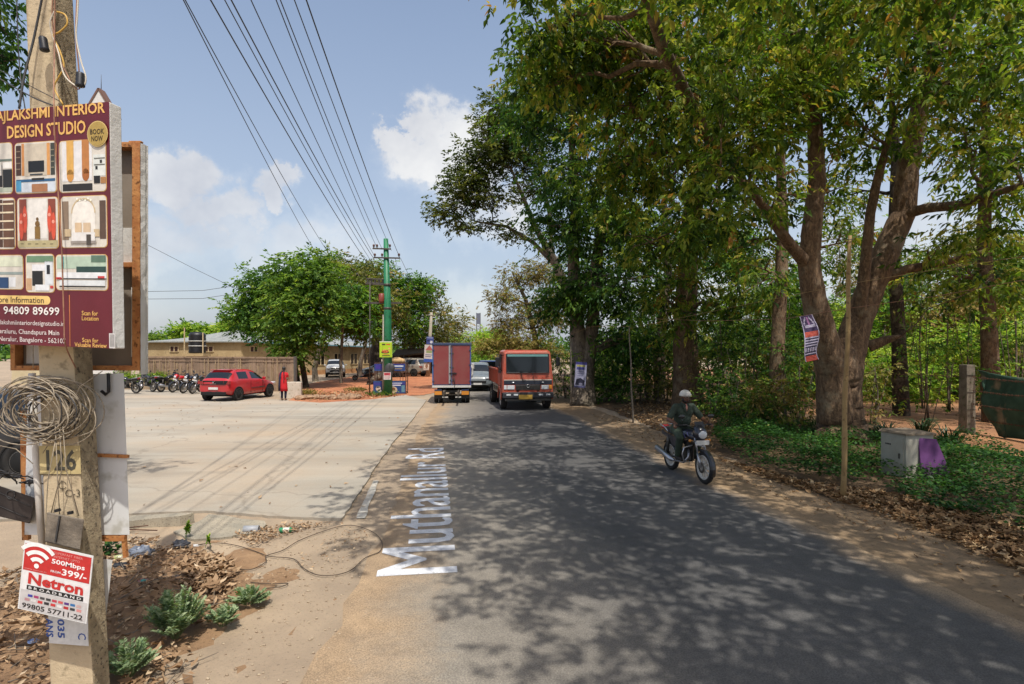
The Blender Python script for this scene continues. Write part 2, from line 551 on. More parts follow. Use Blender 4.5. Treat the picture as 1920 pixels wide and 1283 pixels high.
wob = vm('SCALE', vm('SUBTRACT', wn(9, 8, .62).outputs['Color'], (.5, .5, .5)).outputs[0], sc=.20).outputs[0]
pd = vm('ADD', gd, wob).outputs[0]
def cloud(px, py, rx, ry, dens=1.0, soft=.5):
    d = A(px, py, 1.0) - Vector((0, 0, CH)); ln = d.length; d.normalize()
    q = vm('MULTIPLY', vm('SUBTRACT', pd, tuple(d)).outputs[0], (FL * ln / rx, FL * ln / rx, FL * ln / ry))
    ds = vm('LENGTH', q.outputs[0]).outputs['Value']
    r = N(nt, 'ShaderNodeMapRange', interpolation_type='SMOOTHSTEP'); nt.links.new(ds, r.inputs['Value'])
    r.inputs['From Min'].default_value = 1; r.inputs['From Max'].default_value = 1 - soft; r.inputs['To Max'].default_value = dens
    return r.outputs[0]
acc = None
for c in ((822, 290, 145, 76, 1, .45), (740, 252, 55, 36, 1, .4), (860, 300, 120, 100, .95, .4), (930, 400, 120, 90, .75, .6), (800, 330, 130, 60, .6, .7),
          (335, 335, 105, 62, .95, .55), (420, 395, 130, 60, .9, .6), (300, 450, 240, 95, .8, .8), (430, 440, 190, 60, .75, .8), (515, 350, 62, 38, .9, .45),
          (560, 450, 190, 75, .75, .85), (640, 480, 170, 60, .7, .85), (860, 570, 110, 75, .6, .8), (960, 405, 50, 40, .9, .5),
          (1650, 480, 300, 200, .8, .9), (1300, 560, 260, 120, .7, .9), (150, 560, 300, 120, .45, .9),
          (2600, 300, 500, 200, .9, .6), (-900, 350, 600, 200, .8, .6), (1500, -900, 700, 300, .7, .6)):
    v = cloud(*c)
    acc = v if acc is None else mth('MAXIMUM', acc, v)
sep = N(nt, 'ShaderNodeSeparateXYZ'); nt.links.new(gd, sep.inputs[0])
hz = N(nt, 'ShaderNodeMapRange', interpolation_type='SMOOTHSTEP'); nt.links.new(sep.outputs['Z'], hz.inputs['Value'])
hz.inputs['From Min'].default_value = .75; hz.inputs['From Max'].default_value = -.02; hz.inputs['To Max'].default_value = .66
dens = mth('MAXIMUM', acc, hz.outputs[0])
shade = ramp(nt, wn(5, 5).outputs['Fac'], [(.3, (4.7, 4.9, 5.4)), (.62, (7.0, 7.05, 7.1))])
hazec = mix(nt, acc, (3.6, 4.1, 5.1, 1), shade)
skyc = mix(nt, 1.0, sky.outputs[0], (1.78, 1.62, 1.45, 1), 'MULTIPLY')
nt.links.new(mix(nt, dens, skyc, hazec), bg.inputs['Color'])
bg.inputs['Strength'].default_value = .13

# ================================================================ ground
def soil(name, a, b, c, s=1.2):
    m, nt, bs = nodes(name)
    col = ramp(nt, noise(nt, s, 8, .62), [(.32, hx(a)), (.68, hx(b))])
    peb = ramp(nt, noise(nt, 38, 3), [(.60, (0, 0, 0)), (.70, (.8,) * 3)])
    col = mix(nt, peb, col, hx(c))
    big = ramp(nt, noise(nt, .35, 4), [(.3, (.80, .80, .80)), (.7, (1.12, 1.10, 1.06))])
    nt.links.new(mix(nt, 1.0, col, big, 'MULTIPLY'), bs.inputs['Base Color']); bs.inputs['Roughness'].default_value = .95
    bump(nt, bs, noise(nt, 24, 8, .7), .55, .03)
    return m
M_dirt = soil('dirt', '#958470', '#ab9880', '#7a6b5a')
M_red = soil('red_soil', '#9a5c3c', '#b97a52', '#c99a74', .9)
M_orange = soil('orange_field', '#8f6546', '#ab7d58', '#74543a', .6)
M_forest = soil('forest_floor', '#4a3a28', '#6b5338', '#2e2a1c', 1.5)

def mth_(nt, op, a, b):
    n = nt.nodes.new('ShaderNodeMath'); n.operation = op
    for i, v in enumerate((a, b)):
        if isinstance(v, bpy.types.NodeSocket): nt.links.new(v, n.inputs[i])
        else: n.inputs[i].default_value = v
    return n.outputs[0]
# asphalt: greys with patches, tree shade in the dark base, sun in the paler left side, dust drifting in from the verges (uv.x runs across the road)
m, nt, b = nodes('asphalt')
uvn = N(nt, 'ShaderNodeTexCoord'); sx = N(nt, 'ShaderNodeSeparateXYZ'); nt.links.new(uvn.outputs['UV'], sx.inputs[0])
base = ramp(nt, noise(nt, .5, 6, .6), [(.3, hx('#4c4b4a')), (.7, hx('#5f5d5b'))])
st = ramp(nt, noise(nt, 70, 4, .7), [(.35, (.5, .5, .5)), (.72, (1.55, 1.52, 1.48))])
nl = mth_(nt, 'ADD', mth_(nt, 'MULTIPLY', noise(nt, .7, 8, .72), .8), mth_(nt, 'MULTIPLY', noise(nt, 16, 6, .75), .2))
def edge(lo, hi, flip):
    r = N(nt, 'ShaderNodeMapRange'); r.inputs['From Min'].default_value = lo; r.inputs['From Max'].default_value = hi
    a = mth_(nt, 'ADD', sx.outputs['X'], mth_(nt, 'MULTIPLY', mth_(nt, 'SUBTRACT', nl, .5), .34 if not flip else .16))
    nt.links.new(a, r.inputs['Value']); r.inputs['To Min'].default_value = 0 if flip else 1; r.inputs['To Max'].default_value = 1 if flip else 0
    return r.outputs[0]
dust = ramp(nt, noise(nt, 2.2, 6), [(.3, hx('#927d64')), (.7, hx('#ab9273'))])
light = mix(nt, edge(.10, .52, False), base, hx('#8f877a'))  # sunlit left side put into the colour, the rest stays shade dark
c1 = mix(nt, edge(.03, .17, False), light, dust)
c2 = mix(nt, edge(.93, 1.0, True), c1, dust)
c2 = mix(nt, 1.0, c2, ramp(nt, noise(nt, 5, 6, .7), [(.35, (.86, .86, .86)), (.65, (1.1, 1.1, 1.1))]), 'MULTIPLY')
nt.links.new(mix(nt, .8, c2, st, 'MULTIPLY'), b.inputs['Base Color']); b.inputs['Roughness'].default_value = .86
bump(nt, b, noise(nt, 110, 5, .7), .35, .01)
M_asph = m

# lot concrete: pale, brushed, stained, with tyre sweeps
m, nt, b = nodes('lot_concrete')
tcn = N(nt, 'ShaderNodeTexCoord'); mp = N(nt, 'ShaderNodeMapping'); nt.links.new(tcn.outputs['Object'], mp.inputs[0]); mp.inputs['Scale'].default_value = (.12, .5, 1); mp.inputs['Rotation'].default_value = (0, 0, .35)
c = ramp(nt, noise(nt, 1.2, 7, .6, mp.outputs[0], .6), [(.3, hx('#8f8779')), (.52, hx('#a29a8b')), (.75, hx('#aea697'))])
c = mix(nt, ramp(nt, noise(nt, .22, 6, .6), [(.45, (0, 0, 0)), (.7, (.75,) * 3)]), c, hx('#ad967a'))
mp2 = N(nt, 'ShaderNodeMapping'); nt.links.new(tcn.outputs['Object'], mp2.inputs[0]); mp2.inputs['Scale'].default_value = (.10, .5, 1); mp2.inputs['Rotation'].default_value = (0, 0, -.25)
c = mix(nt, ramp(nt, noise(nt, 1.0, 5, .5, mp2.outputs[0], 1.2), [(.56, (0, 0, 0)), (.70, (.65,) * 3)]), c, hx('#7d7466'))
c = mix(nt, ramp(nt, noise(nt, .9, 8, .7), [(.58, (0, 0, 0)), (.74, (.6,) * 3)]), c, hx('#8a7f70'))
vo = N(nt, 'ShaderNodeTexVoronoi', feature='DISTANCE_TO_EDGE'); vo.inputs['Scale'].default_value = .16
vd = N(nt, 'ShaderNodeVectorMath', operation='ADD'); nt.links.new(tcn.outputs['Object'], vd.inputs[0]); nz_ = N(nt, 'ShaderNodeTexNoise'); nz_.inputs['Scale'].default_value = 1.3; nz_.inputs['Detail'].default_value = 6; nt.links.new(tcn.outputs['Object'], nz_.inputs['Vector']); nt.links.new(nz_.outputs['Color'], vd.inputs[1]); nt.links.new(vd.outputs[0], vo.inputs['Vector'])
c = mix(nt, ramp(nt, vo.outputs['Distance'], [(.001, (.32,) * 3), (.006, (0, 0, 0))]), c, hx('#5e5548'))
wv = N(nt, 'ShaderNodeTexBrick'); mp3 = N(nt, 'ShaderNodeMapping'); nt.links.new(tcn.outputs['Object'], mp3.inputs[0]); mp3.inputs['Rotation'].default_value = (0, 0, .12); nt.links.new(mp3.outputs[0], wv.inputs['Vector'])
wv.inputs['Scale'].default_value = 1; wv.inputs['Brick Width'].default_value = 4.5; wv.inputs['Row Height'].default_value = 4.2; wv.inputs['Mortar Size'].default_value = .022; wv.offset = 0
c = mix(nt, mth_(nt, 'MULTIPLY', wv.outputs['Fac'], .12), c, hx('#7a6c5a'))
c = mix(nt, 1.0, c, ramp(nt, noise(nt, 60, 4), [(.3, (.9,) * 3), (.7, (1.07,) * 3)]), 'MULTIPLY')
nt.links.new(c, b.inputs['Base Color']); b.inputs['Roughness'].default_value = .85
bump(nt, b, noise(nt, 45, 6, .7), .2, .01)
M_lot = m
M_conc = mat('rough_concrete', '#8f8878', '#a89d88', 2.5, .9, bs=.5, bscale=30, c3='#6f6657', s3=45)

# ground sheet to the horizon: finely divided near the eye so it can roll a little
xs = [-1500, -400, -120] + [x * 2.0 for x in range(-25, 31)] + [140, 400, 1500]
ys = [-300, -60, -20] + [y * 1.5 for y in range(-6, 46)] + [90, 140, 260, 600, 2500]
rows = [[(x, y) for x in xs] for y in ys]
tag(link('ground', ribbon(rows, 0, 'ground', M_dirt)), kind='structure')

ROAD = [(-30, -1.3, 6.4), (-6, -1.3, 5.6), (0, -1.4, 5.1), (5, -1.55, 4.62), (7.7, -1.75, 4.25), (9, -1.9, 4.05), (12, -2.25, 3.6), (16, -2.7, 3.08),
        (19.8, -3.05, 2.62), (24, -3.3, 1.9), (30, -3.6, 1.6), (45, -4.2, 1.1), (70, -5.5, -.2), (120, -10, -4.5), (200, -22, -16), (330, -50, -43)]
rows = []
y = -30.0
while y < 330:
    l, r = interp(ROAD, y); l += R.uniform(-.07, .07); r += R.uniform(-.09, .09)
    rows.append([(l + (r - l) * k / 12, y) for k in range(13)])
    y += .45 if y < 40 else 6
tag(link('road', ribbon(rows, .012, 'road', M_asph)), kind='structure')

# concrete lot with a broken edge, a real step above the dirt
lot = [G(640, 978), G(505, 972), G(385, 962), G(240, 968), (-11, 7.6), (-45, 9), (-45, 35), (-23.5, 35), (-14.6, 33.5), (-13.6, 29.2), G(600, 757), G(700, 750), G(760, 742), G(800, 752), G(772, 790), G(735, 835), G(700, 885), G(672, 930)]
mb = MB(); mb.prism(blob(lot, .018, 8), .0, .04)
LOT = lot
tag(mb.build('parking_lot', M_lot), kind='structure')

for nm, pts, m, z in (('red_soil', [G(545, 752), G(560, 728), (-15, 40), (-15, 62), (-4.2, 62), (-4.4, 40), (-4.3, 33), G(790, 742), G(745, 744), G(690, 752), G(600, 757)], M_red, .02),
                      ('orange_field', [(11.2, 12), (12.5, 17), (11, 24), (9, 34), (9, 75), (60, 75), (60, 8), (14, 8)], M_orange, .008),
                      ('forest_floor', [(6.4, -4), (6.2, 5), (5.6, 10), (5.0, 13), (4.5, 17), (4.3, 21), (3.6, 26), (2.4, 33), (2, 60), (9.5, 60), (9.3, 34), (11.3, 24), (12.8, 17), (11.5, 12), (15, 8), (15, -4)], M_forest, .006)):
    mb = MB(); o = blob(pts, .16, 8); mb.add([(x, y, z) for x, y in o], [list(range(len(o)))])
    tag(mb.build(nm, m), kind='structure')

vg = [interp(ROAD, y)[1] for y in range(-4, 34, 2)]; o = [(x - .05, y) for x, y in zip(vg, range(-4, 34, 2))] + [(x + 1.5, y) for x, y in list(zip(vg, range(-4, 34, 2)))[::-1]]
mb = MB(); o = blob(o, .07, 6); mb.add([(x, y, .010) for x, y in o], [list(range(len(o)))]); tag(mb.build('dirt_verge', soil('verge_soil', '#7c6850', '#957d60', '#5e4c38', 2.5)), kind='structure')

# worn edge line paint and a map overlay's street name laid on the carriageway
M_wpaint = mat('worn_white_paint', '#b9b3a6', '#8d8271', 9, .8, lo=.5, hi=.68)
mb = MB()
el = [(G(676 + i * 4.2, 974 - i * 10.2)) for i in range(8)]
o = [(p.x - .06 + R.uniform(-.02, .02), p.y) for p in el] + [(p.x + .06 + R.uniform(-.02, .02), p.y) for p in el[::-1]]
mb.add([(x, y, .017) for x, y in o], [list(range(len(o)))])
tag(mb.build('edge_line', M_wpaint), kind='structure')
vs, fs, x0, x1, y0, y1 = text2d('Muthanallur Rd', 0)
o = Vector((-.60, 6.34)); e = Vector((-1.72, 14.3)); d = (e - o); Ln = d.length; d.normalize(); up = Vector((-d.y, d.x))
mb = MB()
for j_, e_ in enumerate((-.022, 0, .022)):
    mb.add([(*(o + d * ((a - x0) / (x1 - x0) * Ln + e_) + up * (c - y0) / (y1 - y0) * .90), .0165 + .0006 * j_) for a, c in vs], fs)
tag(mb.build('overlay_street_name', mat('overlay_white', '#dcdde0', '#c2c2c3', 5, .7, c3='#b3b1ae', s3=42)), kind='structure')
# ================================================================ the near pole and what hangs on it
M_pole = mat('cast_concrete', '#b5a284', '#cbb896', 3.2, .9, bs=.35, bscale=40, c3='#9a8a6e', s3=14)
M_polerough = mat('rough_aggregate', '#94846a', '#b8a687', 16, .95, bs=1.0, bscale=60, c3='#5a5042', s3=40)
M_wood = mat('orange_batten', '#a8693a', '#c48a52', 14, .75, bs=.2, c3='#70441f', s3=30)
M_oldwood = mat('weathered_wood', '#5e564c', '#857a6b', 9, .9, bs=.4)
M_vinyl = mat('white_vinyl', '#c9c6c0', '#dcdad4', 2.2, .55, bs=.6, bscale=7)
M_vinylback = mat('vinyl_back', '#7b6f60', '#94887a', 1.6, .7, bs=.15)
M_white = mat('white_board', '#d3d3d0', '#e2e2e0', 1.7, .55, c3='#bdbbb2', s3=6)
M_cab = mat('grey_cable', '#7f7464', '#a3957f', 30, .7)
M_blk = mat('black_plastic', '#17171a', '#232327', 8, .45)
M_yel = mat('yellow_cable', '#c9a04a', rough=.5); M_redc = mat('red_cable', '#7d5442', '#a87a5c', 12, .55); M_whc = mat('cream_cable', '#cfc6b4', rough=.5); M_gry = mat('dark_wire', '#3b3a3a', rough=.6)

pb = A(150, 1336, 3.9); pb.z = 0
pole = thing('utility_pole', 'tapering concrete pole in the left foreground with the painted number 126', 'utility pole', pb)
def pring(z):
    t = (z - .19) / 4.72
    l, r, d = -3.19 - .17 * t, -2.888 - .28 * t, .17 + .03 * t
    return [(l - pb.x, 3.9 - pb.y, z), (r - pb.x, 3.9 - pb.y, z), (r - pb.x - .004, 3.9 + d - pb.y, z), (l - pb.x, 3.9 + d - pb.y, z)]
mb = MB(); mb.loft([pring(z) for z in [-.25 + i * .3 for i in range(29)]], sm=False, mf=lambda i, k: 1 if k == 1 else 0)
mb.build('shaft', [M_pole, M_polerough], pole, bevel=.014)
def pf(px, py, dy=0.0): return A(px, py, 3.9 - dy) - pb
# the painted number plate
sh = Sheet(pf(73, 836, .003), pf(150, 836, .003) - pf(73, 836, .003), pf(75, 892, .003) - pf(73, 836, .003))
k = 3.9 / FL
sh.rect(0, 0, 77 * k, 54 * k, mat('cream_paint', '#c8b582', '#b3a070', 6, .85), 0)
sh.rect(0, 53 * k, 77 * k, 2 * k, '#5c503c', 1)
sh.txt('126', 13 * k, 7 * k, 56 * k, 40 * k, '#4d4a3e', 1, .02)
sh.arc(42 * k, 74 * k, 7 * k, 1.3 * k, .3, 5.8, '#4b4335'); sh.txt('C-3', 46 * k, 82 * k, 28 * k, 14 * k, '#4b4335', 1, -.005)
sh.rect(40 * k, 64 * k, 1.2 * k, 20 * k, '#4b4335')
sh.build('number_plate', pole)

# ---- main board: vinyl stretched over a timber box
TR, BR = A(205, 191, 3.6), A(212, 654, 3.6)
TL = A(0, 209, 3.82)
u = (TR - TL).normalized(); vv = (BR - TR).normalized(); BH = (BR - TR).length; BW = 1.262
o = TR - u * BW; nrm = vv.cross(u).normalized()
b1 = thing('signboard', 'maroon interior design signboard with nine room pictures, fixed on the near pole', 'signboard', o + vv * BH)
ob = b1.location
mb = MB()
p = [o, TR, TR + vv * BH, o + vv * BH]; q = [x - nrm * .085 for x in p]
mb.add([x - ob for x in p + q], [(0, 1, 2, 3)[::-1], (4, 5, 6, 7), (0, 1, 5, 4), (1, 2, 6, 5), (2, 3, 7, 6), (3, 0, 4, 7)])
mb.build('panel', M_vinyl, b1, bevel=.006)
s = Sheet(o - ob + nrm * .0015, u, vv)
kx = .93 / 206; X0 = BW - 205 * kx
def fx(px): return X0 + px * kx
def fy(px, py):
    t, bt = 209 - .088 * px, 645 + .0425 * px
    return (py - t) / (bt - t) * BH
def R4(f, x0, y0, x1, y1, *a, **kw):
    xm = (x0 + x1) / 2
    return f(fx(x0), fy(xm, y0), fx(x1) - fx(x0), fy(xm, y1) - fy(xm, y0), *a, **kw)
s.rect(0, 0, BW, BH, mat('maroon_vinyl', '#5e1822', '#6c1f29', 2, .45, bs=.15, bscale=6), 0)
GOLD = '#e9b765'
s.txt('RAJLAKSHMI INTERIOR', fx(-17), fy(85, 201), fx(198) - fx(-17), .093, GOLD, 2, .022)
s.txt('DESIGN STUDIO', fx(15), fy(90, 231), fx(163) - fx(15), .086, GOLD, 2, .022)
def pic(x0, y0, x1, y1):
    R4(s.rr, x0, y0, x1, y1, .028, '#d8a860', 1); R4(s.rr, x0 + 1.2, y0 + 1.2, x1 - 1.2, y1 - 1.2, .025, '#ddd6c8', 2)
def pr(x0, y0, x1, y1, c, L=3): R4(s.rect, x0, y0, x1, y1, c, L)
# kitchen
pic(-45, 269, 25, 365); pr(-40, 300, 24, 304, '#6e7a70'); pr(-40, 312, 5, 352, '#2c2826'); pr(6, 318, 24, 352, '#20201f'); pr(-4, 305, 4, 330, '#e8e4da', 4); pr(6, 305, 24, 316, '#f1eee6'); pr(-40, 353, 24, 361, '#b5bba8')
# television wall
pic(29, 266, 109, 363); pr(32, 274, 42, 330, '#4a3226'); pr(43, 270, 48, 330, '#c98a50'); pr(49, 270, 90, 330, '#cfc3ad'); pr(91, 268, 97, 328, '#d79a58'); pr(98, 268, 106, 328, '#3f4138')
for i in range(4): pr(33, 284 + i * 11, 41, 286 + i * 11, '#8f7a62', 4); pr(99, 280 + i * 11, 105, 282 + i * 11, '#8f8a72', 4)
pr(56, 302, 86, 323, '#15191c', 4); pr(59, 326, 83, 329, '#3a3f42', 4); pr(32, 336, 106, 341, '#2f5f86'); pr(62, 334, 86, 338, '#2a2620', 4); pr(32, 342, 106, 360, '#d5dde4'); pr(62, 345, 92, 360, '#a8754f', 4); pr(32, 340, 42, 360, '#4f97bd', 4)
# wardrobe
pic(113, 262, 199, 361); pr(120, 266, 174, 340, '#e6e4e2'); pr(128, 264, 141, 328, '#dfae5c', 4); pr(156, 262, 169, 326, '#c07f44', 4)
s.circ(fx(134.5), fy(134, 330), .029, '#d79a4c', 4, .04); s.circ(fx(162.5), fy(162, 328), .029, '#a8632c', 4, .04)
pr(120, 345, 174, 358, '#2a2725'); pr(176, 290, 198, 330, '#dfe2da'); pr(178, 296, 197, 298, '#6a6a60', 4); pr(178, 308, 197, 310, '#6a6a60', 4); pr(180, 312, 184, 318, '#23211e', 4); pr(188, 300, 192, 306, '#33302c', 4); pr(177, 330, 188, 344, '#1d1b19', 4); pr(189, 332, 198, 344, '#b07f4c', 4)
# shelves
pic(-45, 372, 29, 468); pr(-40, 376, 4, 464, '#54392a'); pr(5, 376, 27, 464, '#6b4a35')
for i in range(5): pr(-40, 382 + i * 16, 26, 385 + i * 16, '#e9d9b8', 4)
# prayer corner
pic(32, 370, 111, 467); pr(37, 374, 51, 452, '#8a4634'); pr(92, 373, 106, 451, '#8a4634'); pr(54, 374, 90, 448, '#e9e5dc')
for x, y in ((41, 425), (48, 412), (95, 411), (102, 424)):
    s.circ(fx(x), fy(x, y), .02, '#d8573c', 4, .09); s.circ(fx(x), fy(x, y - 8), .012, '#f0a08a', 5)
pr(67, 425, 77, 448, '#8b6a30', 5); s.circ(fx(72), fy(72, 420), .02, '#7a5a28', 5); s.circ(fx(72), fy(72, 411), .011, '#6b4f24', 5)
pr(34, 451, 109, 464, '#b8ac80')
for i in range(5): pr(39 + i * 14, 457, 45 + i * 14, 458, '#5e5638', 4)
# bedroom
pic(115, 367, 199, 465); pr(118, 378, 130, 450, '#8f7a64'); pr(186, 376, 197, 448, '#5e4a3c'); s.rr(fx(136), fy(157, 378), fx(178) - fx(136), .27, .06, '#f0ebe0', 3); s.arc(fx(157), fy(157, 400), .095, .008, 0, PI, '#d2bb90', 4)
pr(142, 418, 154, 436, '#d9bd98', 5); pr(157, 418, 170, 436, '#dcc2a0', 5); pr(136, 436, 178, 455, '#e9e6e0', 5); pr(134, 452, 180, 457, '#9c938a', 6); pr(163, 440, 171, 460, '#4e463e', 7); pr(122, 430, 134, 444, '#cbb48e', 5); pr(176, 430, 186, 444, '#cbb48e', 5)
for i in range(6): s.circ(fx(146 + i * 5), fy(157, 373 + (i % 2) * 3), .007, '#fffbe8', 4)
# machines
pic(-45, 478, 43, 543); pr(-40, 510, 42, 515, '#9aa6a0'); pr(-40, 520, 14, 540, '#27466e'); pr(15, 520, 28, 538, '#e4e6e6'); pr(-40, 482, 42, 500, '#dfe3c8')
pic(47, 476, 102, 549); pr(50, 480, 100, 492, '#6f8f70'); pr(60, 496, 84, 508, '#e8e8e8'); pr(60, 508, 80, 536, '#20211f'); pr(84, 490, 99, 534, '#dde2e4'); pr(88, 497, 94, 514, '#23272c', 4); pr(66, 534, 92, 545, '#e9ecec', 4); pr(94, 536, 100, 541, '#c23b34', 4); pr(49, 522, 59, 544, '#c9a27c')
pic(104, 477, 199, 545); pr(107, 481, 196, 504, '#b9cdb6'); pr(170, 479, 196, 492, '#5f7a66', 4); pr(118, 481, 120, 503, '#4f9aa0', 4); pr(143, 500, 196, 512, '#2f4a44', 4); pr(108, 511, 197, 522, '#e9ebea', 5); pr(108, 522, 197, 524, '#2b2b2b', 6); pr(106, 520, 116, 524, '#c83c3c', 6); pr(182, 518, 194, 522, '#c83c3c', 6); pr(112, 526, 195, 536, '#dfe3e2', 5); pr(112, 537, 195, 539, '#222222', 6)
s.circ(fx(186), fy(186, 252), .083, '#d9bd78', 8); s.circ(fx(186), fy(186, 252), .077, '#b3974f', 9)
s.txt('BOOK', fx(173.5), fy(186, 243), .112, .034, '#3a2a12', 10); s.txt('NOW', fx(175.5), fy(186, 256), .092, .034, '#3a2a12', 10)
R4(s.rr, -60, 554, 93, 570, .028, '#f0cc7c', 1); s.txt('More Information', fx(-17), fy(30, 556.5), fx(81) - fx(-17), .040, '#4a3320', 2, .006)
s.txt('+91 94809 89699', fx(-35), fy(30, 574.5), fx(110) - fx(-35), .054, '#f2ece4', 2, .012)
s.txt('rajlakshmiinteriordesignstudio.in', fx(-14), fy(30, 600.5), fx(119) - fx(-14), .040, '#e8dcd6', 2, .002)
s.txt('Neraluru, Chandapura Main', fx(-14), fy(30, 617), fx(109) - fx(-14), .042, '#e8dcd6', 2, .004)
s.txt('Road, Neralur, Bangalore - 562107', fx(-36), fy(30, 631.5), fx(121) - fx(-36), .042, '#e8dcd6', 2, .004)
pr(127.5, 553, 129.3, 650, '#d9824c', 1)
s.txt('Scan for', fx(151), fy(166, 583), .132, .030, GOLD); s.txt('Location', fx(151), fy(166, 593), .135, .028, GOLD)
s.txt('Scan for', fx(151), fy(166, 634), .132, .028, GOLD); s.txt('Valuable Review', fx(137), fy(166, 643), .262, .028, GOLD)
pr(199, 625, 209.5, 653, '#d9d6d2', 1)
for i in range(5): pr(201 + i * 1.6, 627, 201.7 + i * 1.6, 650, '#77726e', 2)
s.build('printed_face', b1)

# ---- the board behind it, seen from its bare timber back
zt, zb = A(262, 266, 4.16).z, A(262, 695, 4.16).z
xr, xl = A(262, 500, 4.16).x, A(19, 500, 4.16).x
b2 = thing('signboard', 'back of a vinyl hoarding with orange timber frame behind the maroon board', 'signboard', ((xl + xr) / 2, 4.2, zb))
fr = MB(); cx = b2.location.x
L = lambda x, y, z: (x - cx, y - 4.2, z - zb)
def fbar(x0, z0, x1, z1, y0=4.16, y1=4.235): fr.box(L((x0 + x1) / 2, (y0 + y1) / 2, (z0 + z1) / 2), (x1 - x0, y1 - y0, z1 - z0))
fbar(xr - .058, zb, xr, zt); fbar(xl, zb, xl + .035, zt); fbar(xl + .036, zb, xr - .059, zb + .036); fbar(xl + .036, zt - .04, xr - .059, zt)
zm = A(250, 496, 4.16).z; fbar(xl + .036, zm - .018, xr - .059, zm + .018, 4.166)
fbar(xr - .09, zt + .001, xr + .002, zt + .012, 4.17, 4.2)
fr.build('frame', M_wood, b2, bevel=.003)
mb = MB(); mb.box(L((xl + xr) / 2 - .02, 4.241, (zt + zb) / 2), (xr - xl, .006, zt - zb)); mb.build('backing', M_vinylback, b2)
mb = MB()   # crumpled wrap down the right edge
rws = []
for i in range(41):
    z = zb - .03 + (zt - zb + .02) * i / 40
    rws.append([L(xr + .006 + R.uniform(0, .003), 4.158, z), L(xr + .012 + R.uniform(0, .005), 4.20, z), L(xr + .008 + R.uniform(0, .004), 4.228, z)])
for i in range(40):
    for k in range(2): mb.quad(rws[i][k], rws[i][k + 1], rws[i + 1][k + 1], rws[i + 1][k])
mb.box(L(xr - .002, 4.232, (zt + zb) / 2 - .01), (.03, .008, zt - zb + .01))
mb.build('vinyl_wrap', M_vinyl, b2)
for a_, b_ in (((xl + .16, 4.232, zb + .17), (.2, .006, .24)), ((xr - .12, 4.232, zb + .93), (.1, .006, .27)), ((xr - .085, 4.232, zb + .36), (.05, .006, .52))):
    mb = MB(); mb.box(L(*a_), b_); mb.build('light_patch', M_vinyl, b2)  # pale sheets laid on the backing as its patches of light

# ---- lower white board
y4 = 4.14
b3 = thing('signboard', 'plain white board with one timber batten, low behind the near pole', 'signboard', A(150, 1005, y4))
o3 = b3.location
mb = MB(); mb.add([A(x, y, yy) - o3 for yy in (y4, y4 + .03) for x, y in ((52, 705), (232, 700), (243, 1003), (46, 1003))], [(0, 1, 2, 3), (7, 6, 5, 4), (0, 4, 5, 1), (1, 5, 6, 2), (2, 6, 7, 3), (3, 7, 4, 0)]); mb.build('panel', M_white, b3)
mb = MB(); mb.bar(A(170, 853, y4 - .012) - o3, A(241, 856, y4 - .012) - o3, .022, .022); mb.build('batten', M_wood, b3)
mb = MB(); mb.bar(A(185, 1009, y4 + .012) - o3, A(236, 1009, y4 + .012) - o3, .03, .04); mb.bar(A(232, 1003, y4 + .015) - o3, A(236, 1045, y4 + .015) - o3, .025, .025); mb.build('foot_frame', M_wood, b3)
mb = MB(); mb.tube([A(x, y, y4 - .03) for x, y in ((203, 700), (204, 735), (198, 740), (190, 733))], .011, 6); tag(mb.build('black_cable', M_blk), 'short black cable end dangling in front of the plain white board', 'cable')
mb = MB(); mb.add([A(x, y, yy) for yy in (4.16, 4.18) for x, y in ((194, 1048), (211, 1050), (198, 1165), (190, 1165))], [(0, 1, 2, 3), (7, 6, 5, 4), (0, 4, 5, 1), (1, 5, 6, 2), (2, 6, 7, 3), (3, 7, 4, 0)])
tag(mb.build('leaning_panel', M_white), 'narrow white offcut panel leaning behind the foot of the near pole', 'panel')

# ---- coil of drop cable
c0 = A(78, 762, 3.83); coil = thing('cable_coil', 'big tangled coil of grey drop cable hung on the near pole', 'cable coil', c0)
for m_, n_ in ((M_cab, 30), (M_gry, 5)):
    mb = MB()
    for i in range(n_):
        r = R.uniform(.16, .27) * (1 if i % 3 else .85); ox, oz = R.gauss(.0, .05) + (.06 if i % 4 == 0 else 0), R.gauss(0, .035) - r * .12; ry = R.uniform(.72, .95); ph = R.uniform(0, 6); dy = R.uniform(-.05, .035)
        pts = [(ox + r * 1.12 * math.cos(a + ph) + .012 * math.sin(3 * a + i), dy + .02 * math.sin(2 * a + i), oz + r * ry * math.sin(a + ph) + .012 * math.cos(2 * a + i * 2)) for a in [2 * PI * j / 30 for j in range(29 + R.randint(0, 3))]]
        mb.tube(pts, .0042, 5)
    mb.build('cable_loops' if m_ is M_cab else 'dark_loops', m_, coil)
mb = MB()
for pts in (((-5, 835), (30, 842), (62, 870)), ((112, 805), (116, 880), (96, 962)), ((118, 800), (124, 880), (148, 968)), ((104, 800), (108, 900), (112, 966)), ((105, 820), (90, 900), (85, 985), (92, 1010)), ((192, 696), (150, 725), (120, 790), (80, 850)), ((62, 690), (62, 600), (70, 520))):
    mb.tube([A(x, y, 3.80 + .01 * i) - c0 for i, (x, y) in enumerate(pts)], .003, 5)
mb.build('loose_ends', M_cab, coil)

